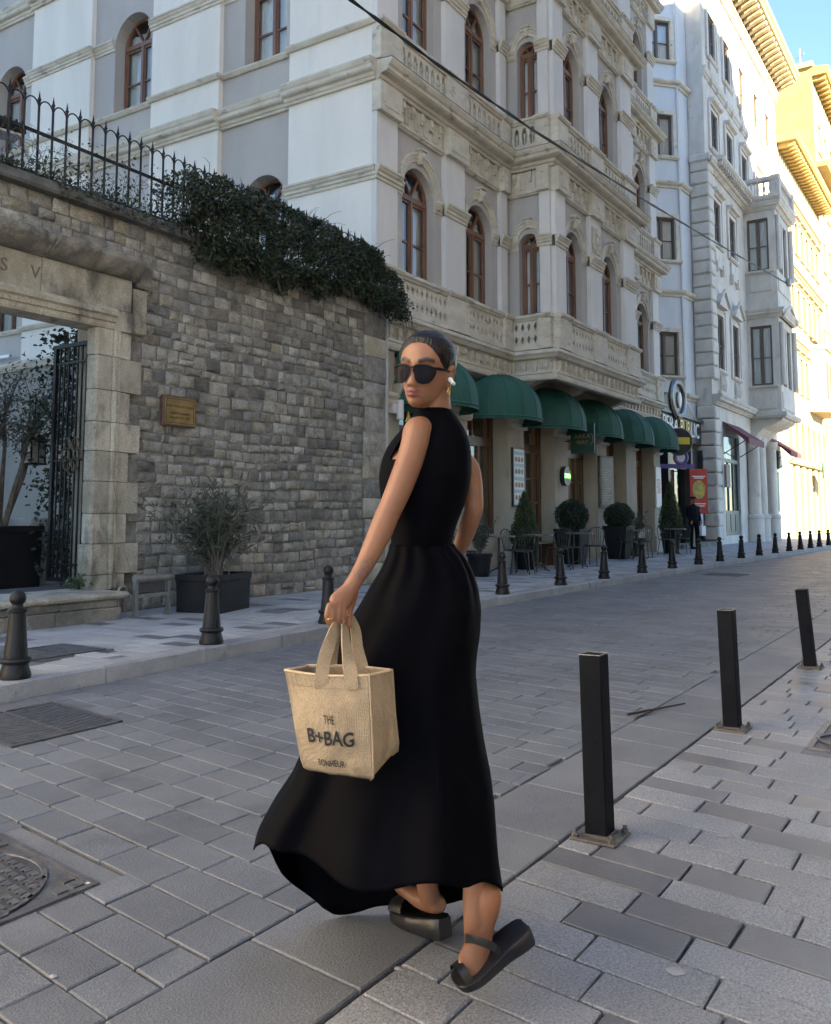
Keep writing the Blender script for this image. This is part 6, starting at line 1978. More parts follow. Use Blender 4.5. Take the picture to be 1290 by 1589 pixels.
hw_ = [(-.106, .016), (-.098, .027), (-.085, .038), (-.07, .048), (-.05, .057), (-.025, .064), (0, .069), (.03, .073), (.055, .072), (.075, .064), (.09, .052), (.103, .032), (.111, .008)]
def G(d, s): return math.exp(-d*d/(2*s*s))
def head_pt(z, th, off=0.):
    F, B, W = interp(hf, z), interp(hb, z), interp(hw_, z)
    c, s = math.cos(th), math.sin(th)            # th = 0 forward, pi/2 her left
    x = W*math.copysign(abs(s)**.92, s)
    y = F*abs(c)**.86 if c > 0 else -B*abs(c)**.95
    if c > 0:
        ns = .0075+.006*max(0, min(1, (.01-z)/.05))
        na = interp([(-.056, 0), (-.050, .006), (-.045, .017), (-.040, .023), (-.03, .019), (-.01, .011), (.008, .006), (.02, .003), (.03, 0)], z)
        y += na*G(x, ns)
        y += .0055*G(abs(x)-.011, .005)*G(z+.046, .006)      # nostrils
        y += .0125*G(x, .0165)*(G(z+.0600, .0042)+1.1*G(z+.0710, .0050)) - .006*G(x, .021)*G(z+.0655, .0022)
        y += .007*G(x, .016)*G(z+.093, .010)
        y -= .009*G(abs(x)-.031, .013)*G(z-.004, .011)
        y += .004*G(abs(x)-.03, .018)*G(z-.024, .007)
        y += .004*G(abs(x)-.044, .014)*G(z+.018, .014)
        y -= .004*G(abs(x)-.045, .012)*G(z+.058, .016)
    r = math.hypot(x, y)+1e-6
    return Vector((x+off*x/r, y+off*y/r, z+off*max(0, (z-.05)/.06)*.9))
NH, NR = 72, 64
zl = [lerp(-.106, .111, i/(NH-1)) for i in range(NH)]
body = MB(HM)
body.loft([[head_pt(z, 2*math.pi*k/NR) for k in range(NR)] for z in zl])
# ears
for sx in (1, -1):
    body.tube([(sx*(.070+.006*math.sin(a)), -.012+.016*math.cos(a+.25), -.012+.029*math.sin(a)) for a in [2*math.pi*i/16 for i in range(16)]], .0055, 8, closed=True)
    body.sphere((sx*.069, -.010, -.014), (.007, .012, .024), 10, 8)
    body.sphere((sx*.072, -.004, -.040), (.006, .008, .009), 8, 6)
body.M = I4
# neck and trunk (inside the dress)
limb(body, [(-0.0253, 0.0200, 1.5084)+(.060,), (-0.0272, 0.0150, 1.5495)+(.050,), (-0.0291, 0.0100, 1.5905)+(.047,), (-0.0329, 0.0050, 1.6315)+(.050,)], 20)
ell_loft(body, [(-0.0328, 0.0200, 1.5216)+(.05,.05), (-0.0253, 0.0200, 1.4971)+(.076,.058), (-0.0329, 0.0200, 1.4556)+(.092,.078), (-0.0480, 0.0150, 1.4270)+(.110,.090), (-0.0537, 0.0100, 1.3986)+(.120,.098), (-0.0575, 0.0150, 1.3522)+(.122,.100), (-0.0575, 0.0200, 1.2872)+(.112,.09), (-0.0613, 0.0200, 1.2129)+(.092,.08), (-0.0650, 0.0200, 1.1668)+(.084,.078), (-0.0558, 0.0200, 1.1023)+(.105,.10), (-0.0522, 0.0200, 1.0108)+(.135,.125), (-0.0652, 0.0200, 0.9018)+(.13,.12), (-0.0652, 0.0200, 0.8476)+(.06,.06)])
# left arm, hangs down to the bag
limb(body, [(-0.0520, -0.0100, 1.4868)+(.038,), (-0.0763, -0.0500, 1.4905)+(.041,), (-0.0854, -0.0750, 1.4518)+(.0395,), (-0.0998, -0.0900, 1.4019)+(.038,), (-0.1245, -0.1100, 1.3349)+(.0365,), (-0.1472, -0.1200, 1.2799)+(.034,), (-0.1611, -0.1250, 1.2500)+(.0335,), (-0.1762, -0.1400, 1.2117)+(.033,), (-0.1975, -0.1650, 1.1641)+(.029,), (-0.2200, -0.1900, 1.1176)+(.0245,), (-0.2390, -0.2100, 1.0852)+(.0215,), (-0.2503, -0.2150, 1.0672)+(.022,)], 18)
# left hand: back of the hand, four curled fingers, thumb
hand = [(-0.2487, -0.2150, 1.0689)+(.019,.021), (-0.2582, -0.2220, 1.0545)+(.023,.019), (-0.2708, -0.2300, 1.0386)+(.028,.017), (-0.2818, -0.2370, 1.0244)+(.0295,.015), (-0.2867, -0.2380, 1.0147)+(.027,.012)]
rings = []
rr_ = catmull(hand, 4)
hd = (Vector(rr_[-1][:3])-Vector(rr_[0][:3])).normalized()
hs_ = Vector((.80, .38, .30)); hs_ = (hs_-hd*hs_.dot(hd)).normalized(); hn = hd.cross(hs_)
for q in rr_:
    c = Vector(q[:3]); rings.append([c+hs_*q[3]*math.cos(2*math.pi*i/18)+hn*q[4]*math.sin(2*math.pi*i/18) for i in range(18)])
body.loft(rings)
fing = [((-0.3027, -0.2620, 1.0203), (-0.3083, -0.2620, 0.9960), (-0.3031, -0.2450, 0.9729), (-0.2940, -0.2260, 0.9698), (-0.2877, -0.2220, 0.9784)),
        ((-0.2927, -0.2550, 1.0237), (-0.2959, -0.2620, 0.9943), (-0.2915, -0.2450, 0.9680), (-0.2841, -0.2240, 0.9663), (-0.2796, -0.2190, 0.9764)),
        ((-0.2811, -0.2460, 1.0253), (-0.2816, -0.2560, 0.9937), (-0.2795, -0.2400, 0.9666), (-0.2744, -0.2200, 0.9666), (-0.2716, -0.2140, 0.9775)),
        ((-0.2702, -0.2370, 1.0253), (-0.2692, -0.2460, 0.9975), (-0.2674, -0.2350, 0.9725), (-0.2632, -0.2140, 0.9709), (-0.2621, -0.2080, 0.9818))]
for i, fg in enumerate(fing):
    r0 = (.0088, .0096, .0097, .0090)[i]
    limb(body, [p+(r0*k,) for p, k in zip(fg, (1.12, 1.05, .97, .9, .8))], 10, 4)
limb(body, [(-0.2445, -0.2000, 1.0476)+(.012,), (-0.2515, -0.1950, 1.0238)+(.0122,), (-0.2574, -0.2050, 1.0014)+(.0108,), (-0.2577, -0.2220, 0.9834)+(.0098,), (-0.2543, -0.2320, 0.9664)+(.0085,)], 10, 4)
# right arm, elbow out, hand at the front of the hip
limb(body, [(0.0382, 0.0600, 1.4091)+(.028,), (0.0585, 0.0850, 1.4068)+(.033,), (0.0724, 0.0950, 1.3900)+(.0355,), (0.0821, 0.1000, 1.3555)+(.0335,), (0.0873, 0.0950, 1.3035)+(.031,), (0.0881, 0.0950, 1.2691)+(.030,), (0.0782, 0.1100, 1.2347)+(.0295,), (0.0662, 0.1400, 1.1919)+(.0265,), (0.0499, 0.1700, 1.1483)+(.023,), (0.0369, 0.1900, 1.1162)+(.021,)], 16)
rh_ = [(0.0369, 0.1900, 1.1162)+(.020,.020), (0.0255, 0.2050, 1.0880)+(.030,.016), (0.0121, 0.2200, 1.0575)+(.032,.014), (0.0062, 0.2250, 1.0453)+(.028,.012)]
ell_loft(body, [r for r in rh_], 16, 4)
for k in range(4):
    limb(body, [(-0.0137, 0.2250, 1.0512)+(.0095,) if k == 0 else ((-0.0137, 0.2250, 1.0512)[0]+k*.017, (-0.0137, 0.2250, 1.0512)[1], (-0.0137, 0.2250, 1.0512)[2]-.002*k, .0095), ((-0.0216, 0.2350, 1.0011)[0]+k*.017, .235, (-0.0216, 0.2350, 1.0011)[2], .0085), ((-0.0276, 0.2400, 0.9651)[0]+k*.017, .238, (-0.0276, 0.2400, 0.9651)[2]+.01*abs(k-1.5), .0075)], 8, 3)
limb(body, [(0.0372, 0.2000, 1.0922)+(.012,), (0.0566, 0.1950, 1.0534)+(.010,), (0.0567, 0.2000, 1.0217)+(.008,)], 8, 3)
# legs
limb(body, [(-0.0192, 0.0200, 0.9109)+(.080,), (-0.0128, 0.0000, 0.7260)+(.066,), (-0.0028, -0.0100, 0.5526)+(.050,), (0.0185, -0.0500, 0.4437)+(.046,), (0.0521, -0.1000, 0.3433)+(.032,), (0.0715, -0.1400, 0.2896)+(.027,)], 18)
limb(body, [(-0.0929, 0.0500, 0.9070)+(.078,), (-0.1079, 0.0800, 0.7282)+(.066,), (-0.1064, 0.1400, 0.5306)+(.054,), (-0.0874, 0.1600, 0.3773)+(.052,), (-0.0606, 0.1900, 0.2196)+(.036,), (-0.0394, 0.2050, 0.1144)+(.031,)], 18)
# trailing right foot: heel lifted, sole towards the viewer
def foot(rows, side, nrm_hint, n=18):
    rr = catmull(rows, 4)
    rings = []
    for i, q in enumerate(rr):
        a = Vector(rr[max(0, i-1)][:3]); b = Vector(rr[min(len(rr)-1, i+1)][:3])
        d = (b-a).normalized(); s = (Vector(side)-d*Vector(side).dot(d)).normalized(); nn = d.cross(s)
        c = Vector(q[:3]); rings.append([c+s*q[3]*math.cos(2*math.pi*k/n)+nn*q[4]*math.sin(2*math.pi*k/n) for k in range(n)])
    body.loft(rings)
foot([(0.1050, -0.1650, 0.3042)+(.012,.010), (0.1047, -0.1680, 0.2942)+(.027,.024), (0.1042, -0.1720, 0.2734)+(.0355,.032), (0.0990, -0.1720, 0.2416)+(.036,.033), (0.0903, -0.1740, 0.2075)+(.032,.029), (0.0811, -0.1840, 0.1709)+(.034,.026), (0.0647, -0.2050, 0.1367)+(.040,.022), (0.0472, -0.2250, 0.1168)+(.036,.016), (0.0337, -0.2350, 0.1063)+(.022,.010)], (.86, .5, .05), None)
limb(body, [(0.0717, -0.1650, 0.3090)+(.031,), (0.0694, -0.1700, 0.2646)+(.032,), (0.0668, -0.1800, 0.2133)+(.028,), (0.0638, -0.1700, 0.1536)+(.022,)], 14)
# leading left foot
foot([(-0.0131, 0.1850, 0.1079)+(.022,.018), (-0.0204, 0.2000, 0.1017)+(.030,.028), (-0.0506, 0.2350, 0.0967)+(.034,.031), (-0.0836, 0.2750, 0.0955)+(.038,.026), (-0.1135, 0.3150, 0.0890)+(.040,.018), (-0.1340, 0.3450, 0.0790)+(.026,.010)], (.75, -.65, 0), None)
bmsh = remesh(body, .0036, 2)
# skin colour with lips, brows, eyes, nails and the small forearm tattoo as pigment
hmi = HM.inverted()
ca = bmsh.color_attributes.new('pigment', 'FLOAT_COLOR', 'POINT')
skin, lip, dk = Vector((.225, .098, .055)), Vector((.165, .036, .033)), Vector((.008, .005, .004))
pink = Vector((.27, .115, .072))
tat = [Vector(p) for p in ((-0.2266, -0.2200, 1.0992), (-0.2172, -0.2100, 1.1120), (-0.2091, -0.2050, 1.1285), (-0.2202, -0.2150, 1.0922), (-0.2044, -0.1950, 1.1145))]
sole_c = Vector((0.1120, -0.2000, 0.2925))
elb = Vector((-0.1307, -0.1500, 1.2552))
cols = []
rs_ = random.Random(1)
for v in bmsh.vertices:
    c = skin*(1+.10*mnoise.noise(v.co*9)+.05*mnoise.noise(v.co*40))
    c.x *= 1+.05*mnoise.noise(v.co*14+Vector((5, 1, 2)))
    p = hmi @ v.co
    if abs(p.x) < .09 and abs(p.y) < .13 and -.13 < p.z < .13:
        if p.y > .03:
            k = max(G(p.z+.0597, .0058)*G(p.x, .0185), G(p.z+.0712, .0064)*G(p.x, .0172))
            c = c.lerp(lip, min(1, max(0, (k-.34)*4.5)))
            c = c.lerp(dk, .85*min(1, 1.3*G(p.z+.0655, .0017)*G(p.x, .013)))  # dark parting line between the lips, crease shade put into the colour
            br = G(p.z-(.021+.008*G(abs(p.x)-.036, .014)), .0034)*(1 if .012 < abs(p.x) < .054 else 0)
            c = c.lerp(dk, min(.97, br*2.0))
            ey = G(p.z-.007, .0034)*G(abs(p.x)-.031, .011)
            c = c.lerp(dk, min(.95, max(0, ey-.2)*1.7))
            c = c.lerp(Vector((.26, .095, .06)), .35*G(abs(p.x)-.04, .016)*G(p.z+.03, .016))
    for t_ in tat:
        d = (v.co-t_).length
        if d < .02 and mnoise.noise(v.co*230) > .02: c = c.lerp(Vector((.09, .06, .055)), .75*(1-d/.02)+.15)
    if (v.co-elb).length < .05:
        q_ = v.co-elb; c = c.lerp(Vector((.13, .05, .03)), .55*G(q_.z+.35*q_.x-.006*math.sin(q_.x*60), .0032)*G(q_.x-.008, .02))  # shade of the elbow crease painted into the skin colour
    c = c.lerp(pink, .5*G((v.co-Vector((-0.2772, -0.2500, 1.0028))).length, .03))
    c = c.lerp(Vector((.33, .125, .055)), .8*min(1, 1.3*G((v.co-sole_c).length, .035)))
    cols += [c.x, c.y, c.z, 1]
ca.data.foreach_set('color', cols)
skin_m = pm('skin', (.33, .165, .10), None, .46, attr='pigment', bump=.06, bsc=260, spec=.45)
sb = skin_m.node_tree.nodes['Principled BSDF']
sb.inputs['Subsurface Weight'].default_value = .12
sb.inputs['Subsurface Radius'].default_value = (.02, .008, .004)
sb.inputs['Subsurface Scale'].default_value = .35
bmsh.materials.clear(); bmsh.materials.append(skin_m)
bmsh.transform(PM)
woman = link('person', bmsh, None, label='woman in a long black dress walking away and looking back over her shoulder', category='person')

# ---- dress
dress_m = pm('black_crepe', (.0014, .0014, .0024), (.0022, .0022, .0038), .62, sc=6, spec=.028, bump=.10, bsc=220, local=False)
sb = dress_m.node_tree.nodes['Principled BSDF']
sil = []
for L_, R_ in (((-0.0799, 0.0000, 1.5590), (0.0174, 0.0000, 1.5590)), ((-0.0873, 0.0000, 1.5477), (0.0304, 0.0000, 1.5459)), ((-0.1041, 0.0000, 1.5252), (0.0452, 0.0000, 1.5252)), ((-0.1191, 0.0000, 1.5064), (0.0582, 0.0000, 1.5045)), ((-0.1451, 0.0000, 1.4802), (0.0693, 0.0000, 1.4765)), ((-0.1693, 0.0000, 1.4503), (0.0765, 0.0000, 1.4465)), ((-0.1859, 0.0000, 1.4130), (0.0782, 0.0000, 1.4092)), ((-0.1932, 0.0000, 1.3702), (0.0761, 0.0000, 1.3665)), ((-0.1893, 0.0000, 1.3238), (0.0684, 0.0000, 1.3238)),
               ((-0.1780, 0.0000, 1.2776), (0.0552, 0.0000, 1.2776)), ((-0.1612, 0.0000, 1.2279), (0.0365, 0.0000, 1.2279)), ((-0.1537, 0.0000, 1.1802), (0.0234, 0.0000, 1.1802)), ((-0.1555, 0.0000, 1.1619), (0.0233, 0.0000, 1.1619)),
               ((-0.1628, 0.0000, 1.1363), (0.0527, 0.0000, 1.1363)), ((-0.1811, 0.0000, 1.0944), (0.0764, 0.0000, 1.0944)), ((-0.2103, 0.0000, 1.0489), (0.0926, 0.0000, 1.0489)), ((-0.2466, 0.0000, 0.9855), (0.1014, 0.0000, 0.9855)), ((-0.2974, 0.0000, 0.9135), (0.0973, 0.0000, 0.9135)), ((-0.3334, 0.0000, 0.8596), (0.0878, 0.0000, 0.8596)), ((-0.3511, 0.0000, 0.8060), (0.0838, 0.0000, 0.8060)),
               ((-0.3684, 0.0000, 0.7172), (0.0924, 0.0000, 0.7172)), ((-0.3891, 0.0000, 0.6201), (0.1062, 0.0000, 0.6201)), ((-0.4259, 0.0000, 0.5324), (0.1236, 0.0000, 0.5324)), ((-0.4789, 0.0000, 0.4539), (0.1320, 0.0000, 0.4539)), ((-0.5173, 0.0000, 0.3846), (0.1350, 0.0000, 0.3846)), ((-0.5291, 0.0000, 0.3414), (0.1380, 0.0000, 0.3156)), ((-0.5247, 0.0000, 0.2898), (0.1464, 0.0000, 0.2470)), ((-0.5195, 0.0000, 0.1872), (0.1494, 0.0000, 0.1872)), ((-0.4820, 0.0000, 0.0600), (0.1377, 0.0000, 0.0600))):
    sil.append(((L_[2]+R_[2])/2, L_[0], R_[0]))
sil.sort()
tl = [(z, a) for z, a, b in sil]; tr_ = [(z, b) for z, a, b in sil]
def smooth_i(tab, z, h=.012):
    return (interp(tab, z-h)+2*interp(tab, z)+interp(tab, z+h))/4
Z_WAIST = (-0.0652, 0.0000, 1.1674)[2]
Z_NECK = (-0.0369, 0.0000, 1.5590)[2]
dep_t = [(-.1, .36), (.2, .34), (.45, .27), (.7, .215), (.9, .185), (1.0, .16), (1.08, .13), (Z_WAIST, .098), (1.28, .118), (1.36, .122), (1.44, .105), (1.50, .080), (Z_NECK, .056), (1.6, .05)]
hem_t = [(0, .22), (30, .13), (55, .05), (75, .012), (100, .010), (125, .035), (150, .17), (172, .33), (200, .385), (225, .385), (255, .368), (285, .35), (305, .345), (325, .34), (342, .30), (354, .245), (360, .22)]
NPH = 260
bod = MB()
rings = []
def ring_at(z, fold=0.):
    a, b = smooth_i(tl, z), smooth_i(tr_, z)
    d = interp(dep_t, z)
    return (a+b)/2, (b-a)/2, d
# bodice
nb = 130
for i in range(nb+1):
    z = lerp(Z_WAIST, Z_NECK, i/nb)
    c, r, d = ring_at(z)
    row = []
    for k in range(NPH):
        ph = 2*math.pi*k/NPH
        x, y = c+r*math.cos(ph), .02+d*math.sin(ph)
        # soft drag lines from the shoulder to the far side of the back
        wr = .0035*math.sin(18*(x*.9+z*.55))*G(z-1.40, .11)*(1 if math.sin(ph) < .3 else 0)
        row.append((x+wr*math.cos(ph), y-wr, z))
    rings.append(row)
bod.loft(rings, cap=False)
# high collar edge
col = MB()
c, r, d = ring_at(Z_NECK)
def ell(c, r, w0, d, z, tilt=0.): return [(c+r*math.cos(2*math.pi*k/64), w0+d*math.sin(2*math.pi*k/64), z+tilt*math.cos(2*math.pi*k/64)+.004*math.sin(2*math.pi*k/64)) for k in range(64)]
col.loft([ell(c, r+.002, .02, d+.002, Z_NECK-.012), ell(c, r+.0035, .02, d+.0035, Z_NECK-.004), ell(c, r+.001, .02, d+.001, Z_NECK+.002), ell(c, r-.005, .02, d-.005, Z_NECK-.001), ell(c, r-.006, .02, d-.006, Z_NECK-.02)], cap=False)
# opening under the near arm
poly = [(-0.1580, 0.0000, 1.4111), (-0.1487, 0.0000, 1.4335), (-0.1283, 0.0000, 1.4671), (-0.1060, 0.0000, 1.5008), (-0.0873, 0.0000, 1.5177), (-0.0705, 0.0000, 1.5027), (-0.0743, 0.0000, 1.4540), (-0.0929, 0.0000, 1.4111)]
pp_ = [(p[0], p[2]) for p in poly]
def inside(x, z):
    r_ = False
    for i in range(len(pp_)):
        (x1, z1), (x2, z2) = pp_[i-1], pp_[i]
        if (z1 > z) != (z2 > z) and x < (x2-x1)*(z-z1)/(z2-z1)+x1: r_ = not r_
    return r_
keep, kmi = [], []
for f in bod.f:
    cc_ = sum((bod.v[i] for i in f), Vector())/len(f)
    k_ = 2.6/(2.6+cc_.y)
    if cc_.y < .03 and inside((cc_.x+.0836)*k_-.0836, 1.25+(cc_.z-1.25)*k_): continue
    keep.append(f); kmi.append(0)
bod.f, bod.mi = keep, kmi
# skirt
sk = MB()
nz_ = 90
rings = []
hem_pts = []
for i in range(nz_+1):
    t = i/nz_
    row = []
    for k in range(NPH):
        ph = 2*math.pi*k/NPH
        deg = math.degrees(ph)
        zh = smooth_i(hem_t, deg, 8) if 8 < deg < 352 else interp(hem_t, deg)
        zh += .012*math.sin(5*ph+.6)+.008*math.sin(9*ph)
        z = lerp(Z_WAIST, zh, t)
        c, r, d = ring_at(z)
        if z < .0: z = .0
        fo = t**1.5*(.012*math.sin(5*ph+1.2+1.5*t)+.007*math.sin(9*ph+.5-2*t)+.003*math.sin(16*ph+2))
        pl = .0055*math.sin(15*ph+.3+1.3*math.sin(2*ph))*G(t-.07, .075)+.006*math.sin(7*ph+1)*G(t-.22, .12)
        side = abs(math.sin(ph))**1.0
        sq = 1-.22*t
        cs_, sn_ = math.copysign(abs(math.cos(ph))**sq, math.cos(ph)), math.copysign(abs(math.sin(ph))**sq, math.sin(ph))
        x = c+(r+(fo+pl)*(.25+.75*side)*(1 if side > .15 else .3))*cs_
        y = .02+(d+fo*1.25+pl)*sn_
        y -= .085*t**3*max(0, math.cos(ph))*max(0, -math.sin(ph))*2
        # big diagonal sweep folds on the side towards the viewer
        if math.sin(ph) < 0:
            sweep = (.028*math.sin((x*1.0-(z-.7)*.55)*11+.8)+.012*math.sin((x+(z-.6)*.25)*23+2*math.sin(z*5)))*t*(1-.3*t)*(-math.sin(ph))
            y -= sweep
        row.append((x, y, z))
    rings.append(row)
sk.loft(rings, cap=False)
dm = MB(PM)
dm.add(sk.v, sk.f); dm.add(bod.v, bod.f); dm.add(col.v, col.f)
dm_me = dm.mesh('dress', dress_m, smooth='all', norm=False)
bm = bmesh.new(); bm.from_mesh(dm_me); bmesh.ops.remove_doubles(bm, verts=bm.verts, dist=.0004); bm.to_mesh(dm_me); bm.free()
dm_me.polygons.foreach_set('use_smooth', [True]*len(dm_me.polygons))
dress = link('dress', dm_me, woman)
md = dress.modifiers.new('thickness', 'SOLIDIFY'); md.thickness = .003; md.offset = -1
seam = MB(PM)
c, r, d = ring_at(Z_WAIST)
seam.tube([(c+(r+.001)*math.cos(2*math.pi*k/60), .02+(d+.001)*math.sin(2*math.pi*k/60), Z_WAIST) for k in range(60)], .002, 5, closed=True)
seam.build('waist_seam', dress_m, dress)

# ---- hair
hair_m = pm('dark_hair', (.0022, .0020, .0024), (.0045, .004, .004), .32, sc=3, local=False, spec=.2)
t_ = hair_m.node_tree
tc = nd(t_, 'ShaderNodeTexCoord'); mp_ = nd(t_, 'ShaderNodeMapping'); mp_.inputs['Scale'].default_value = (150, 7, 60)
nz2 = nd(t_, 'ShaderNodeTexNoise'); nz2.inputs['Scale'].default_value = 1.; nz2.inputs['Detail'].default_value = 3
bp_ = nd(t_, 'ShaderNodeBump'); bp_.inputs['Strength'].default_value = .6; bp_.inputs['Distance'].default_value = .006
t_.links.new(tc.outputs['Object'], mp_.inputs[0]); t_.links.new(mp_.outputs[0], nz2.inputs['Vector']); t_.links.new(nz2.outputs['Fac'], bp_.inputs['Height']); t_.links.new(bp_.outputs[0], t_.nodes['Principled BSDF'].inputs['Normal'])
hl = [(0, .072), (22, .068), (36, .056), (50, .038), (62, .018), (73, .002), (82, -.004), (92, .012), (104, .004), (115, -.03), (135, -.055), (180, -.065)]
hr = MB()
rings = []
for z in [lerp(-.10, .111, i/(NH-1)) for i in range(NH)]:
    row = []
    for k in range(96):
        th = 2*math.pi*k/96
        dg_ = math.degrees(th if th <= math.pi else 2*math.pi-th)
        zh = interp(hl, dg_)
        q = max(-.35, min(1, (z-zh)/.030))
        q = q*q*(3-2*q) if q > 0 else q
        row.append(head_pt(z, th, -.001+(.0068+.002*max(0, min(1, (z-.03)/.06)))*q+.0007*math.sin(th*61+z*40)*max(0, q)))
    rings.append(row)
hr.loft(rings)
hme = hr.mesh('hair', hair_m, smooth='all')
hair = link('hair', hme, woman, PM @ HM)
bun = MB(HM)
rb = random.Random(6)
bun.sphere((.004, -.100, -.002), (.026, .018, .034), 16, 10)
for k in range(26):
    a = rb.uniform(0, 2*math.pi)
    p0 = Vector((.012+.016*math.cos(a), -.100, -.002+.025*math.sin(a)))
    dv = Vector((rb.uniform(-.01, .022), -rb.uniform(.004, .022), rb.uniform(-.052, .012)))
    bun.tube([p0, p0+dv*.5+Vector((0, -.006, .004)), p0+dv], [.0022, .0018, .0007], 5)
for k in range(5):
    a = 2*math.pi*k/5
    bun.tube([(.004+.026*math.cos(a+q*.5)*(1-q*.1), -.104-.012*math.sin(q*1.0), -.002+.034*math.sin(a+q*.5)) for q in [i*.4 for i in range(8)]], .006, 6)
bun.v = [PM @ v for v in bun.v]
bun.build('hair_bun', hair_m, woman, smooth='all')

# ---- sunglasses, earbud, earring
lens_m = pm('dark_lens', (.006, .006, .009), None, .14, spec=.035)
sg_ = MB(HM)
def lens(sx):
    """wrapped shield half: outline in (x, z) on the face curve"""
    out = [(.003, -.002), (.010, .010), (.022, .0125), (.038, .0125), (.054, .0105), (.0655, .005), (.066, -.010), (.060, -.026), (.050, -.0385), (.036, -.042), (.022, -.039), (.013, -.028), (.008, -.013)]
    yc = lambda x: .100-5.2*x*x-.0*x
    F_ = [(sx*x, yc(x), z) for x, z in out]; B_ = [(sx*x, yc(x)-.003, z) for x, z in out]
    n = len(out)
    c = (sx*.034, yc(.034)+.003, -.010); cb = (sx*.034, yc(.034)-.001, -.010)
    sg_.add([c, cb]+F_+B_, [(0, 2+i, 2+(i+1) % n) for i in range(n)]+[(1, 2+n+(i+1) % n, 2+n+i) for i in range(n)]+[(2+i, 2+n+i, 2+n+(i+1) % n, 2+(i+1) % n) for i in range(n)])
for sx in (-1, 1): lens(sx)
sg_.v = [PM @ v for v in sg_.v]
gl_ = sg_.build('sunglasses', lens_m, woman, smooth=40)
fr_ = MB(HM)
fm = pm('sunglass_frame', (.004, .004, .004), None, .3, spec=.12)
fr_.tube([(-.064, .079, .004), (-.050, .088, .0095), (-.034, .0945, .0118), (-.016, .099, .0105), (0, .1005, .003), (.016, .099, .0105), (.034, .0945, .0118), (.050, .088, .0095), (.064, .079, .004)], .0028, 7)
for sx in (-1, 1):
    fr_.loft([[(sx*(.061+.0*i), y+.0, z+.0045*c) for c in (-1, 1)]+[(sx*(.064), y, z+.0045*c) for c in (1, -1)] for i, (y, z) in enumerate(((.080, .003), (.072, .003)))])
    fr_.tube([(sx*.062, .078, .004), (sx*.070, .055, .005), (sx*.0735, .02, .004), (sx*.0735, -.008, .003)], [.0048, .0042, .0035, .003], 7)
fr_.v = [PM @ v for v in fr_.v]
fr_.build('glasses_frame', fm, gl_, smooth=40)
eb = MB(HM); eb.sphere((.0765, .002, -.020), .0075, 10, 8); eb.tube([(.078, .003, -.020), (.082, .000, -.028), (.084, -.010, -.031)], [.006, .006, .0055], 10)
eb.v = [PM @ v for v in eb.v]
eb.build('earbud', pm('white_gloss', (.8, .8, .78), None, .25), woman, smooth='all')
er = MB(HM); er.tube([(.0745, .002+.008*math.sin(a), -.054-.011*math.cos(a)) for a in [2*math.pi*i/18 for i in range(18)]], .002, 7, closed=True)
er.v = [PM @ v for v in er.v]
er.build('earring', pm('earring_gold', (.75, .45, .18), None, .25, metal=.9), woman, smooth='all')
# ring on a finger
rg = MB(PM); q0 = Vector((-0.3008, -0.2620, 0.9878))
rg.tube([q0+Vector((.0095*math.cos(a), .0095*math.sin(a), .001*math.cos(a))) for a in [2*math.pi*i/16 for i in range(16)]], .0012, 6, closed=True)
rg.build('finger_ring', pm('earring_gold', (.75, .45, .18), None, .25, metal=.9), woman, smooth='all')

# ---- shoes
leather = pm('black_leather', (.010, .010, .012), (.016, .016, .018), .34, sc=20, spec=.45, bump=.08, bsc=160)
sole_m = pm('shoe_sole', (.016, .016, .018), (.028, .028, .03), .6, sc=14, bump=.25, bsc=120)
def shoe(T, K, upv, rows, name_parts=True):
    """platform slip-on: T toe, K heel points of the footbed; rows (t, half width, bottom drop)"""
    T, K = Vector(T), Vector(K); d = (K-T).normalized(); upv = Vector(upv); upv = (upv-d*upv.dot(d)).normalized(); s = d.cross(upv)
    L_ = (K-T).length
    rr = catmull(rows, 4)
    pl = MB()
    rings = []
    for t, hw, dr, lift in rr:
        c = T+d*L_*t+upv*lift
        rings.append([c+s*hw*a+upv*(-dr*b) for a, b in ((-.86, 0), (-1, .10), (-1.02, .5), (-1, .94), (-.93, 1.), (-.4, 1.0), (.4, 1.0), (.93, 1.), (1, .94), (1.02, .5), (1, .10), (.86, 0), (.4, .05), (-.4, .05))])
    pl.loft(rings)
    return pl, (T, d, upv, s, L_)
# trailing shoe, tipped on its toe
pl, fr2 = shoe((0.0176, -0.2350, 0.0940), (0.2020, -0.1400, 0.1929), (-.45, -.35, .72), [(-.02, .012, .012, .0), (.0, .026, .018, 0.), (.06, .036, .022, 0), (.2, .043, .026, 0), (.4, .042, .030, .002), (.6, .038, .036, .004), (.8, .038, .044, .004), (.95, .033, .048, .002), (1.0, .022, .046, 0)])
pl.v = [PM @ v for v in pl.v]
s1 = pl.build('shoe', leather, woman, smooth=50)
T, d, uv, s, L_ = fr2
tp = MB(PM)
for t0, t1, w_, h_ in ((.04, .14, .036, .034), ):
    rings = []
    for t in (t0, (t0+t1)/2, t1):
        rings.append([T+d*L_*t+s*w_*math.cos(a)+uv*(.002+h_*math.sin(a)) for a in [math.pi*i/10 for i in range(11)]])
    tp.loft(rings, cap=False, closed=False)
tp.build('toe_strap', leather, s1, smooth='all', norm=False)
stp = MB(PM)
path = [(0.1308, -0.2150, 0.1537), (0.1129, -0.2550, 0.1843), (0.0869, -0.2620, 0.1981), (0.0606, -0.2500, 0.2019), (0.0429, -0.2220, 0.1925), (0.0429, -0.1900, 0.1736)]
rings = []
for i, p in enumerate(path):
    p = Vector(p); rings.append([p+Vector((0, -.002, .011)), p+Vector((0, -.004, 0)), p+Vector((0, -.002, -.011)), p+Vector((0, .001, -.010)), p+Vector((0, .001, .010))])
stp.loft(rings)
stp.build('ankle_strap', leather, s1, smooth=50)
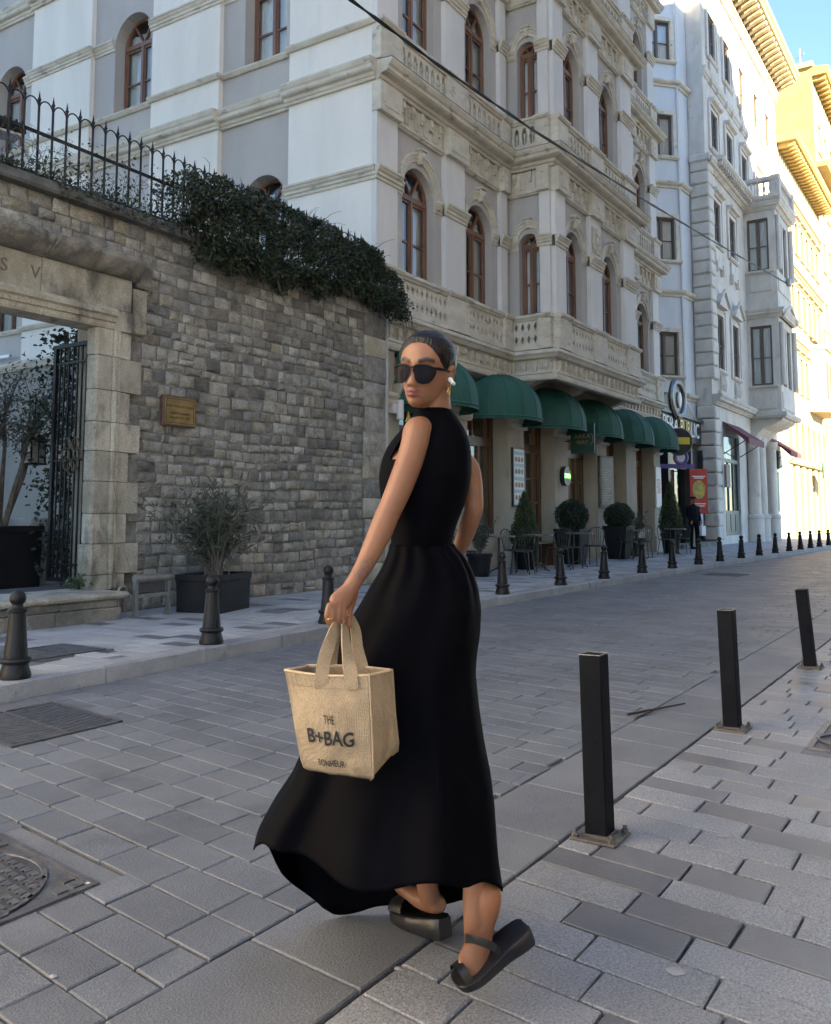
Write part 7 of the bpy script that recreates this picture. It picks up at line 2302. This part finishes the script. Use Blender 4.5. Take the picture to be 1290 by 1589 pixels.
# leading shoe flat on the ground
pl, fr2 = shoe((-0.1441, 0.3450, 0.0906), (0.0017, 0.1700, 0.1231), (0, 0, 1), [(-.03, .014, .012, .004), (.0, .028, .024, .003), (.1, .040, .034, 0), (.3, .044, .042, 0), (.5, .042, .046, .0), (.7, .039, .052, .004), (.9, .036, .058, .008), (1.0, .024, .058, .008)])
pl.v = [PM @ v for v in pl.v]
s2 = pl.build('shoe', leather, woman, smooth=50)
zmin = min(v.z for v in pl.v)
s2.location.z = .002-zmin
T, d, uv, s, L_ = fr2
tp = MB(PM)
for t0, t1, w_, h_ in ((.05, .32, .043, .040),):
    rings = []
    for t in (t0, lerp(t0, t1, .5), t1):
        k = .8 if t == t0 else 1
        rings.append([T+d*L_*t+s*w_*math.cos(a)+uv*((.002+h_*k*math.sin(a))) for a in [math.pi*i/10 for i in range(11)]])
    tp.loft(rings, cap=False, closed=False)
o = tp.build('toe_strap', leather, s2, smooth='all', norm=False)

# ================================================================== TOTE BAG
jute = pm('jute_weave', (.35, .262, .172), (.295, .218, .14), .88, sc=11, grain=.3, gsc=420, bump=.0)
t_ = jute.node_tree
bq = t_.nodes['Principled BSDF']
tc = nd(t_, 'ShaderNodeTexCoord')
wv = []
for dr in ('X', 'Z'):
    w_ = nd(t_, 'ShaderNodeTexWave', bands_direction=dr); w_.inputs['Scale'].default_value = 95.; w_.inputs['Distortion'].default_value = 1.2; w_.inputs['Detail'].default_value = 2
    t_.links.new(tc.outputs['Object'], w_.inputs['Vector']); wv.append(w_)
mm_ = nd(t_, 'ShaderNodeMath', operation='MULTIPLY'); t_.links.new(wv[0].outputs['Fac'], mm_.inputs[0]); t_.links.new(wv[1].outputs['Fac'], mm_.inputs[1])
bp_ = nd(t_, 'ShaderNodeBump'); bp_.inputs['Strength'].default_value = .6; bp_.inputs['Distance'].default_value = .0015
t_.links.new(mm_.outputs[0], bp_.inputs['Height']); t_.links.new(bp_.outputs[0], bq.inputs['Normal'])
bag = thing('tote_bag', 'beige jute tote bag with black lettering held in her left hand', 'bag', tuple(PM @ Vector((-0.2429, -0.3000, 0.6074))))
WORLDM[bag.name] = bag.matrix_basis.copy()
# corners per level: front-left, front-right, back-right, back-left
lev = [(0., (-0.4091, -0.3100, 0.8668), (-0.1970, -0.3500, 0.8612), (-0.1430, -0.2450, 0.8560), (-0.3671, -0.2050, 0.8608)),
       (.12, (-0.4018, -0.3130, 0.8360), (-0.1951, -0.3540, 0.8311), (-0.1412, -0.2470, 0.8305), (-0.3635, -0.2050, 0.8328)),
       (.5, (-0.3831, -0.3250, 0.7451), (-0.1894, -0.3650, 0.7388), (-0.1360, -0.2500, 0.7524), (-0.3514, -0.2000, 0.7500)),
       (.85, (-0.3668, -0.3200, 0.6560), (-0.1860, -0.3620, 0.6473), (-0.1280, -0.2350, 0.6738), (-0.3271, -0.1850, 0.6649)),
       (.96, (-0.3596, -0.3120, 0.6308), (-0.1862, -0.3550, 0.6213), (-0.1298, -0.2250, 0.6489), (-0.3141, -0.1780, 0.6419)),
       (1., (-0.3472, -0.2950, 0.6200), (-0.1933, -0.3380, 0.6105), (-0.1445, -0.2300, 0.6405), (-0.3016, -0.1850, 0.6371))]
def bag_corner(j, t):
    return Vector([interp([(l[0], l[1+j][a]) for l in lev], t) for a in range(3)])
def bag_panel(j, s, t, off=0.):
    """panel j between corner j and j+1; s along, t down; slight bulge and slumped creases"""
    a, b = bag_corner(j, t), bag_corner((j+1) % 4, t)
    p = a.lerp(b, s)
    e = (b-a).normalized(); dn = (bag_corner(j, min(1, t+.05))-bag_corner(j, max(0, t-.05))).normalized()
    n = dn.cross(e)
    bul = (.022 if j % 2 == 0 else .006)*math.sin(math.pi*s)*math.sin(math.pi*min(1, t*.9+.1))
    if j == 1: bul -= .012*math.sin(math.pi*s)*max(0, t-.45)
    if j == 3: bul -= .02*math.sin(math.pi*s)
    cr = .0045*mnoise.noise(Vector((s*4+j*7, t*5, 1)))+.0012*mnoise.noise(Vector((s*11, t*12+j, 4)))
    edge = min(1, 6*s*(1-s)+.15)
    sag = -.006*math.sin(math.pi*s) if j == 0 else (.004*math.sin(math.pi*s) if j == 2 else 0)
    return p+n*(bul+cr*edge+off)+Vector((0, 0, sag*(1-t)))
nS, nT = 36, 44
def panel_mesh(j, off=0., dirn=1):
    mb = MB(PM)
    pts = [bag_panel(j, i/nS, k/nT, off) for k in range(nT+1) for i in range(nS+1)]
    w = nS+1
    mb.add(pts, [(k*w+i, (k+1)*w+i, (k+1)*w+i+1, k*w+i+1) for k in range(nT) for i in range(nS)])
    return mb
for j, nm in enumerate(('front_panel', 'side_panel', 'back_panel', 'side_panel')):
    pme = panel_mesh(j)
    o = pme.build(nm, jute, bag, smooth='all', norm=False)
    md = o.modifiers.new('thickness', 'SOLIDIFY'); md.thickness = .0035; md.offset = -1 
mb = MB(PM)
bot = [bag_corner(j, 1.) for j in range(4)]
mb.add(bot, [(0, 1, 2, 3)]); mb.build('bottom_panel', jute, bag, norm=False)
hemb = MB(PM)
rim = [bag_panel(j, i/12, 0.) for j in range(4) for i in range(12)]
hemb.tube(rim, .0035, 6, closed=True)
hemb.build('rim_binding', pm('jute_pale', (.56, .40, .26), (.48, .34, .21), .85, sc=30), bag, smooth='all')
for j in (1, 2):
    sm = MB(PM); sm.tube([bag_panel(j, .0, k/20, .001) for k in range(21)], .0028, 6); sm.build('edge_seam', jute, bag, smooth='all')
st_ = MB(PM); st_.tube([bag_panel(0, i/30, .115, .0008) for i in range(31)], .0011, 5); st_.build('hem_stitch', jute, bag)
def strap(path, sides, w0, name='handle'):
    rr = catmull(path, 6); ss = catmull(sides, 6)
    mb = MB(PM); rings = []
    for i, (p, sd) in enumerate(zip(rr, ss)):
        a = Vector(rr[max(0, i-1)]); b = Vector(rr[min(len(rr)-1, i+1)]); d = (b-a).normalized(); p = Vector(p)
        sd = Vector(sd); sd = (sd-d*sd.dot(d)).normalized(); n = d.cross(sd)
        rings.append([p+sd*w0+n*.002, p+sd*w0-n*.002, p+sd*w0*.4-n*.0026, p-sd*w0*.4-n*.0026, p-sd*w0-n*.002, p-sd*w0+n*.002, p-sd*w0*.4+n*.0026, p+sd*w0*.4+n*.0026])
    mb.loft(rings)
    return mb.build(name, jute, bag, smooth=50)
strap([(-0.3140, -0.3420, 0.8289), (-0.3131, -0.3380, 0.8607), (-0.3092, -0.3180, 0.8964), (-0.2998, -0.2850, 0.9296), (-0.2891, -0.2620, 0.9587), (-0.2803, -0.2500, 0.9767), (-0.2727, -0.2430, 0.9792), (-0.2658, -0.2450, 0.9664), (-0.2600, -0.2750, 0.9378), (-0.2515, -0.3200, 0.9030), (-0.2425, -0.3520, 0.8615), (-0.2387, -0.3580, 0.8288)],
      [(1, .05, 0), (1, .05, 0), (.9, .4, 0), (.75, .65, 0), (.7, .7, 0), (.55, .85, 0), (.3, 1, 0), (.3, 1, 0), (.35, .9, 0), (.6, .7, 0), (1, .1, 0), (1, .1, 0)], .0165)
strap([(-0.3030, -0.2050, 0.8197), (-0.3029, -0.2100, 0.8599), (-0.2988, -0.2220, 0.9012), (-0.2880, -0.2350, 0.9455), (-0.2785, -0.2320, 0.9730), (-0.2649, -0.2150, 0.9859), (-0.2525, -0.2000, 0.9809), (-0.2408, -0.1950, 0.9470), (-0.2349, -0.2050, 0.9069), (-0.2234, -0.2250, 0.8689), (-0.2143, -0.2350, 0.8381)],
      [(1, 0, 0), (1, 0, 0), (.9, .4, 0), (.6, .8, 0), (.4, .9, 0), (.2, 1, 0), (.3, .9, .2), (.75, .6, .1), (.85, .5, 0), (1, .2, 0), (1, .1, 0)], .0155)
# lettering stitched on the front
ink_b = pm('black_thread', (.012, .011, .011), None, .8)
def bag_text(s, sc_, tc_, w, h, bold):
    cu = bpy.data.curves.new('lettering', 'FONT'); cu.body = s; cu.size = 1; cu.align_x = 'CENTER'; cu.align_y = 'CENTER'; cu.offset = bold; cu.resolution_u = 3; cu.extrude = .0
    tmp = bpy.data.objects.new('tmp', cu); COL.objects.link(tmp)
    dg = bpy.context.evaluated_depsgraph_get()
    me = bpy.data.meshes.new_from_object(tmp.evaluated_get(dg)); bpy.data.objects.remove(tmp, do_unlink=True)
    bm = bmesh.new(); bm.from_mesh(me)
    bmesh.ops.triangulate(bm, faces=bm.faces)
    bmesh.ops.subdivide_edges(bm, edges=[e for e in bm.edges if e.calc_length() > .12], cuts=2)
    xs_ = [v.co.x for v in bm.verts]; ys_ = [v.co.y for v in bm.verts]
    cx_, cy_ = (max(xs_)+min(xs_))/2, (max(ys_)+min(ys_))/2
    for v in bm.verts:
        a = (v.co.x-cx_)/(max(xs_)-min(xs_)); b = (v.co.y-cy_)/(max(ys_)-min(ys_))
        b += .05*math.sin(a*13)
        v.co = PM @ bag_panel(0, sc_+a*w, tc_-b*h, .0042)
    bm.to_mesh(me); bm.free()
    me.materials.clear(); me.materials.append(ink_b)
    link('lettering', me, bag, kind='stuff')
bag_text('THE', .50, .425, .125, .080, .008)
bag_text('B+BAG', .49, .590, .60, .135, .022)
bag_text('BONHEUR', .46, .835, .36, .06, .012)

# ================================================================== MAN AT THE PUB DOOR
gm = frame(30.9, 8.6, .122, R(-35))     # local x to his left, y back, z up
gb_ = MB()
limb(gb_, [(-.09, .02, .92, .095), (-.10, .0, .55, .065), (-.10, .02, .12, .05)], 14)
limb(gb_, [(.09, .0, .92, .095), (.10, -.03, .55, .065), (.11, .0, .12, .05)], 14)
ell_loft(gb_, [(0, 0, .86, .15, .11), (0, 0, .98, .18, .125), (0, 0, 1.2, .19, .125), (0, .01, 1.38, .205, .12), (0, .01, 1.45, .14, .09), (0, .01, 1.5, .06, .06)], 20)
limb(gb_, [(-.20, .01, 1.40, .058), (-.25, .02, 1.14, .05), (-.20, -.14, .96, .042)], 12)
limb(gb_, [(.20, .01, 1.40, .058), (.25, .02, 1.14, .05), (.22, -.10, .92, .042)], 12)
limb(gb_, [(0, .0, 1.46, .052), (0, -.01, 1.58, .052)], 12)
ell_loft(gb_, [(0, -.01, 1.54, .04, .05), (0, -.015, 1.58, .062, .078), (0, -.01, 1.65, .073, .092), (0, -.005, 1.71, .07, .088), (0, 0, 1.76, .045, .055)], 18)
gb_.sphere((0, -.105, 1.635), (.012, .018, .016), 8, 6)
for sx in (-1, 1):
    ell_loft(gb_, [(sx*.105, -.05, .0, .045, .12), (sx*.105, -.05, .05, .045, .12), (sx*.105, -.01, .09, .04, .07)], 14)
    for k in range(4):
        bx = sx*.21+(k-1.5)*.016
        limb(gb_, [(bx, -.12, .92, .010), (bx, -.14, .87, .009), (bx, -.12, .83, .008)], 8, 3)
    limb(gb_, [(sx*.17, -.13, .93, .011), (sx*.17, -.16, .89, .009)], 8, 3)
gme = remesh(gb_, .009, 2)
ca = gme.color_attributes.new('pigment', 'FLOAT_COLOR', 'POINT')
cl_ = []
for v in gme.vertices:
    p = v.co
    if p.z > 1.52: c = (.34, .19, .13) if p.z < 1.70 else (.012, .012, .014)
    elif p.z < .95 and abs(p.x) > .15 and p.z > .8 and p.y < -.06: c = (.34, .19, .13)
    elif p.z < .09: c = (.012, .012, .012)
    else: c = (.010, .011, .015) if p.z > .88 else (.009, .009, .011)
    cl_ += [*c, 1]
ca.data.foreach_set('color', cl_)
gme.materials.clear(); gme.materials.append(pm('uniform_and_skin', (.02, .02, .02), None, .8, attr='pigment', bump=.1, bsc=120, spec=.08))
gme.transform(gm)
guard = link('person', gme, None, label='man in a dark uniform and cap standing at the pub door', category='person')
mb = MB(gm); mb.lathe([(.088, 0), (.105, .03), (.105, .055), (.08, .07)], (0, 0, 1.70), 18); mb.prism([(.08*math.cos(a), -.06+.10*math.sin(a)) for a in [math.pi+math.pi*i/8 for i in range(9)]], 1.695, 1.705, 'xy')
mb.build('cap', pm('cap_black', (.010, .010, .012), None, .6), guard, smooth=40)
mb = MB(gm); mb.tube([(.235, -.01, 1.3+.0), (.258, -.005, 1.3)], .035, 10); mb.build('sleeve_badge', pm('badge_white', (.5, .5, .52), (.1, .1, .3), .5, sc=60, lo=.45, hi=.55), guard)
pbag = thing('paper_bag', 'white paper bag held low by the man in dark uniform', 'bag', tuple(gm @ Vector((.22, -.14, .5))))
mb = MB(gm @ frame(.24, -.15, 0, R(12))); mb.loft([[(-.10, -.05, .45), (.10, -.05, .45), (.10, .05, .45), (-.10, .05, .45)], [(-.11, -.05, .78), (.11, -.05, .78), (.11, .05, .78), (-.11, .05, .78)]]); mb.build('body', whit, pbag)
mb = MB(gm @ frame(.24, -.15, 0, R(12)))
for s in (-1, 1): mb.tube([(-.05, s*.05, .78), (-.03, s*.01, .86), (.03, s*.01, .86), (.05, s*.05, .78)], .004, 5)
mb.build('handle', whit, pbag)
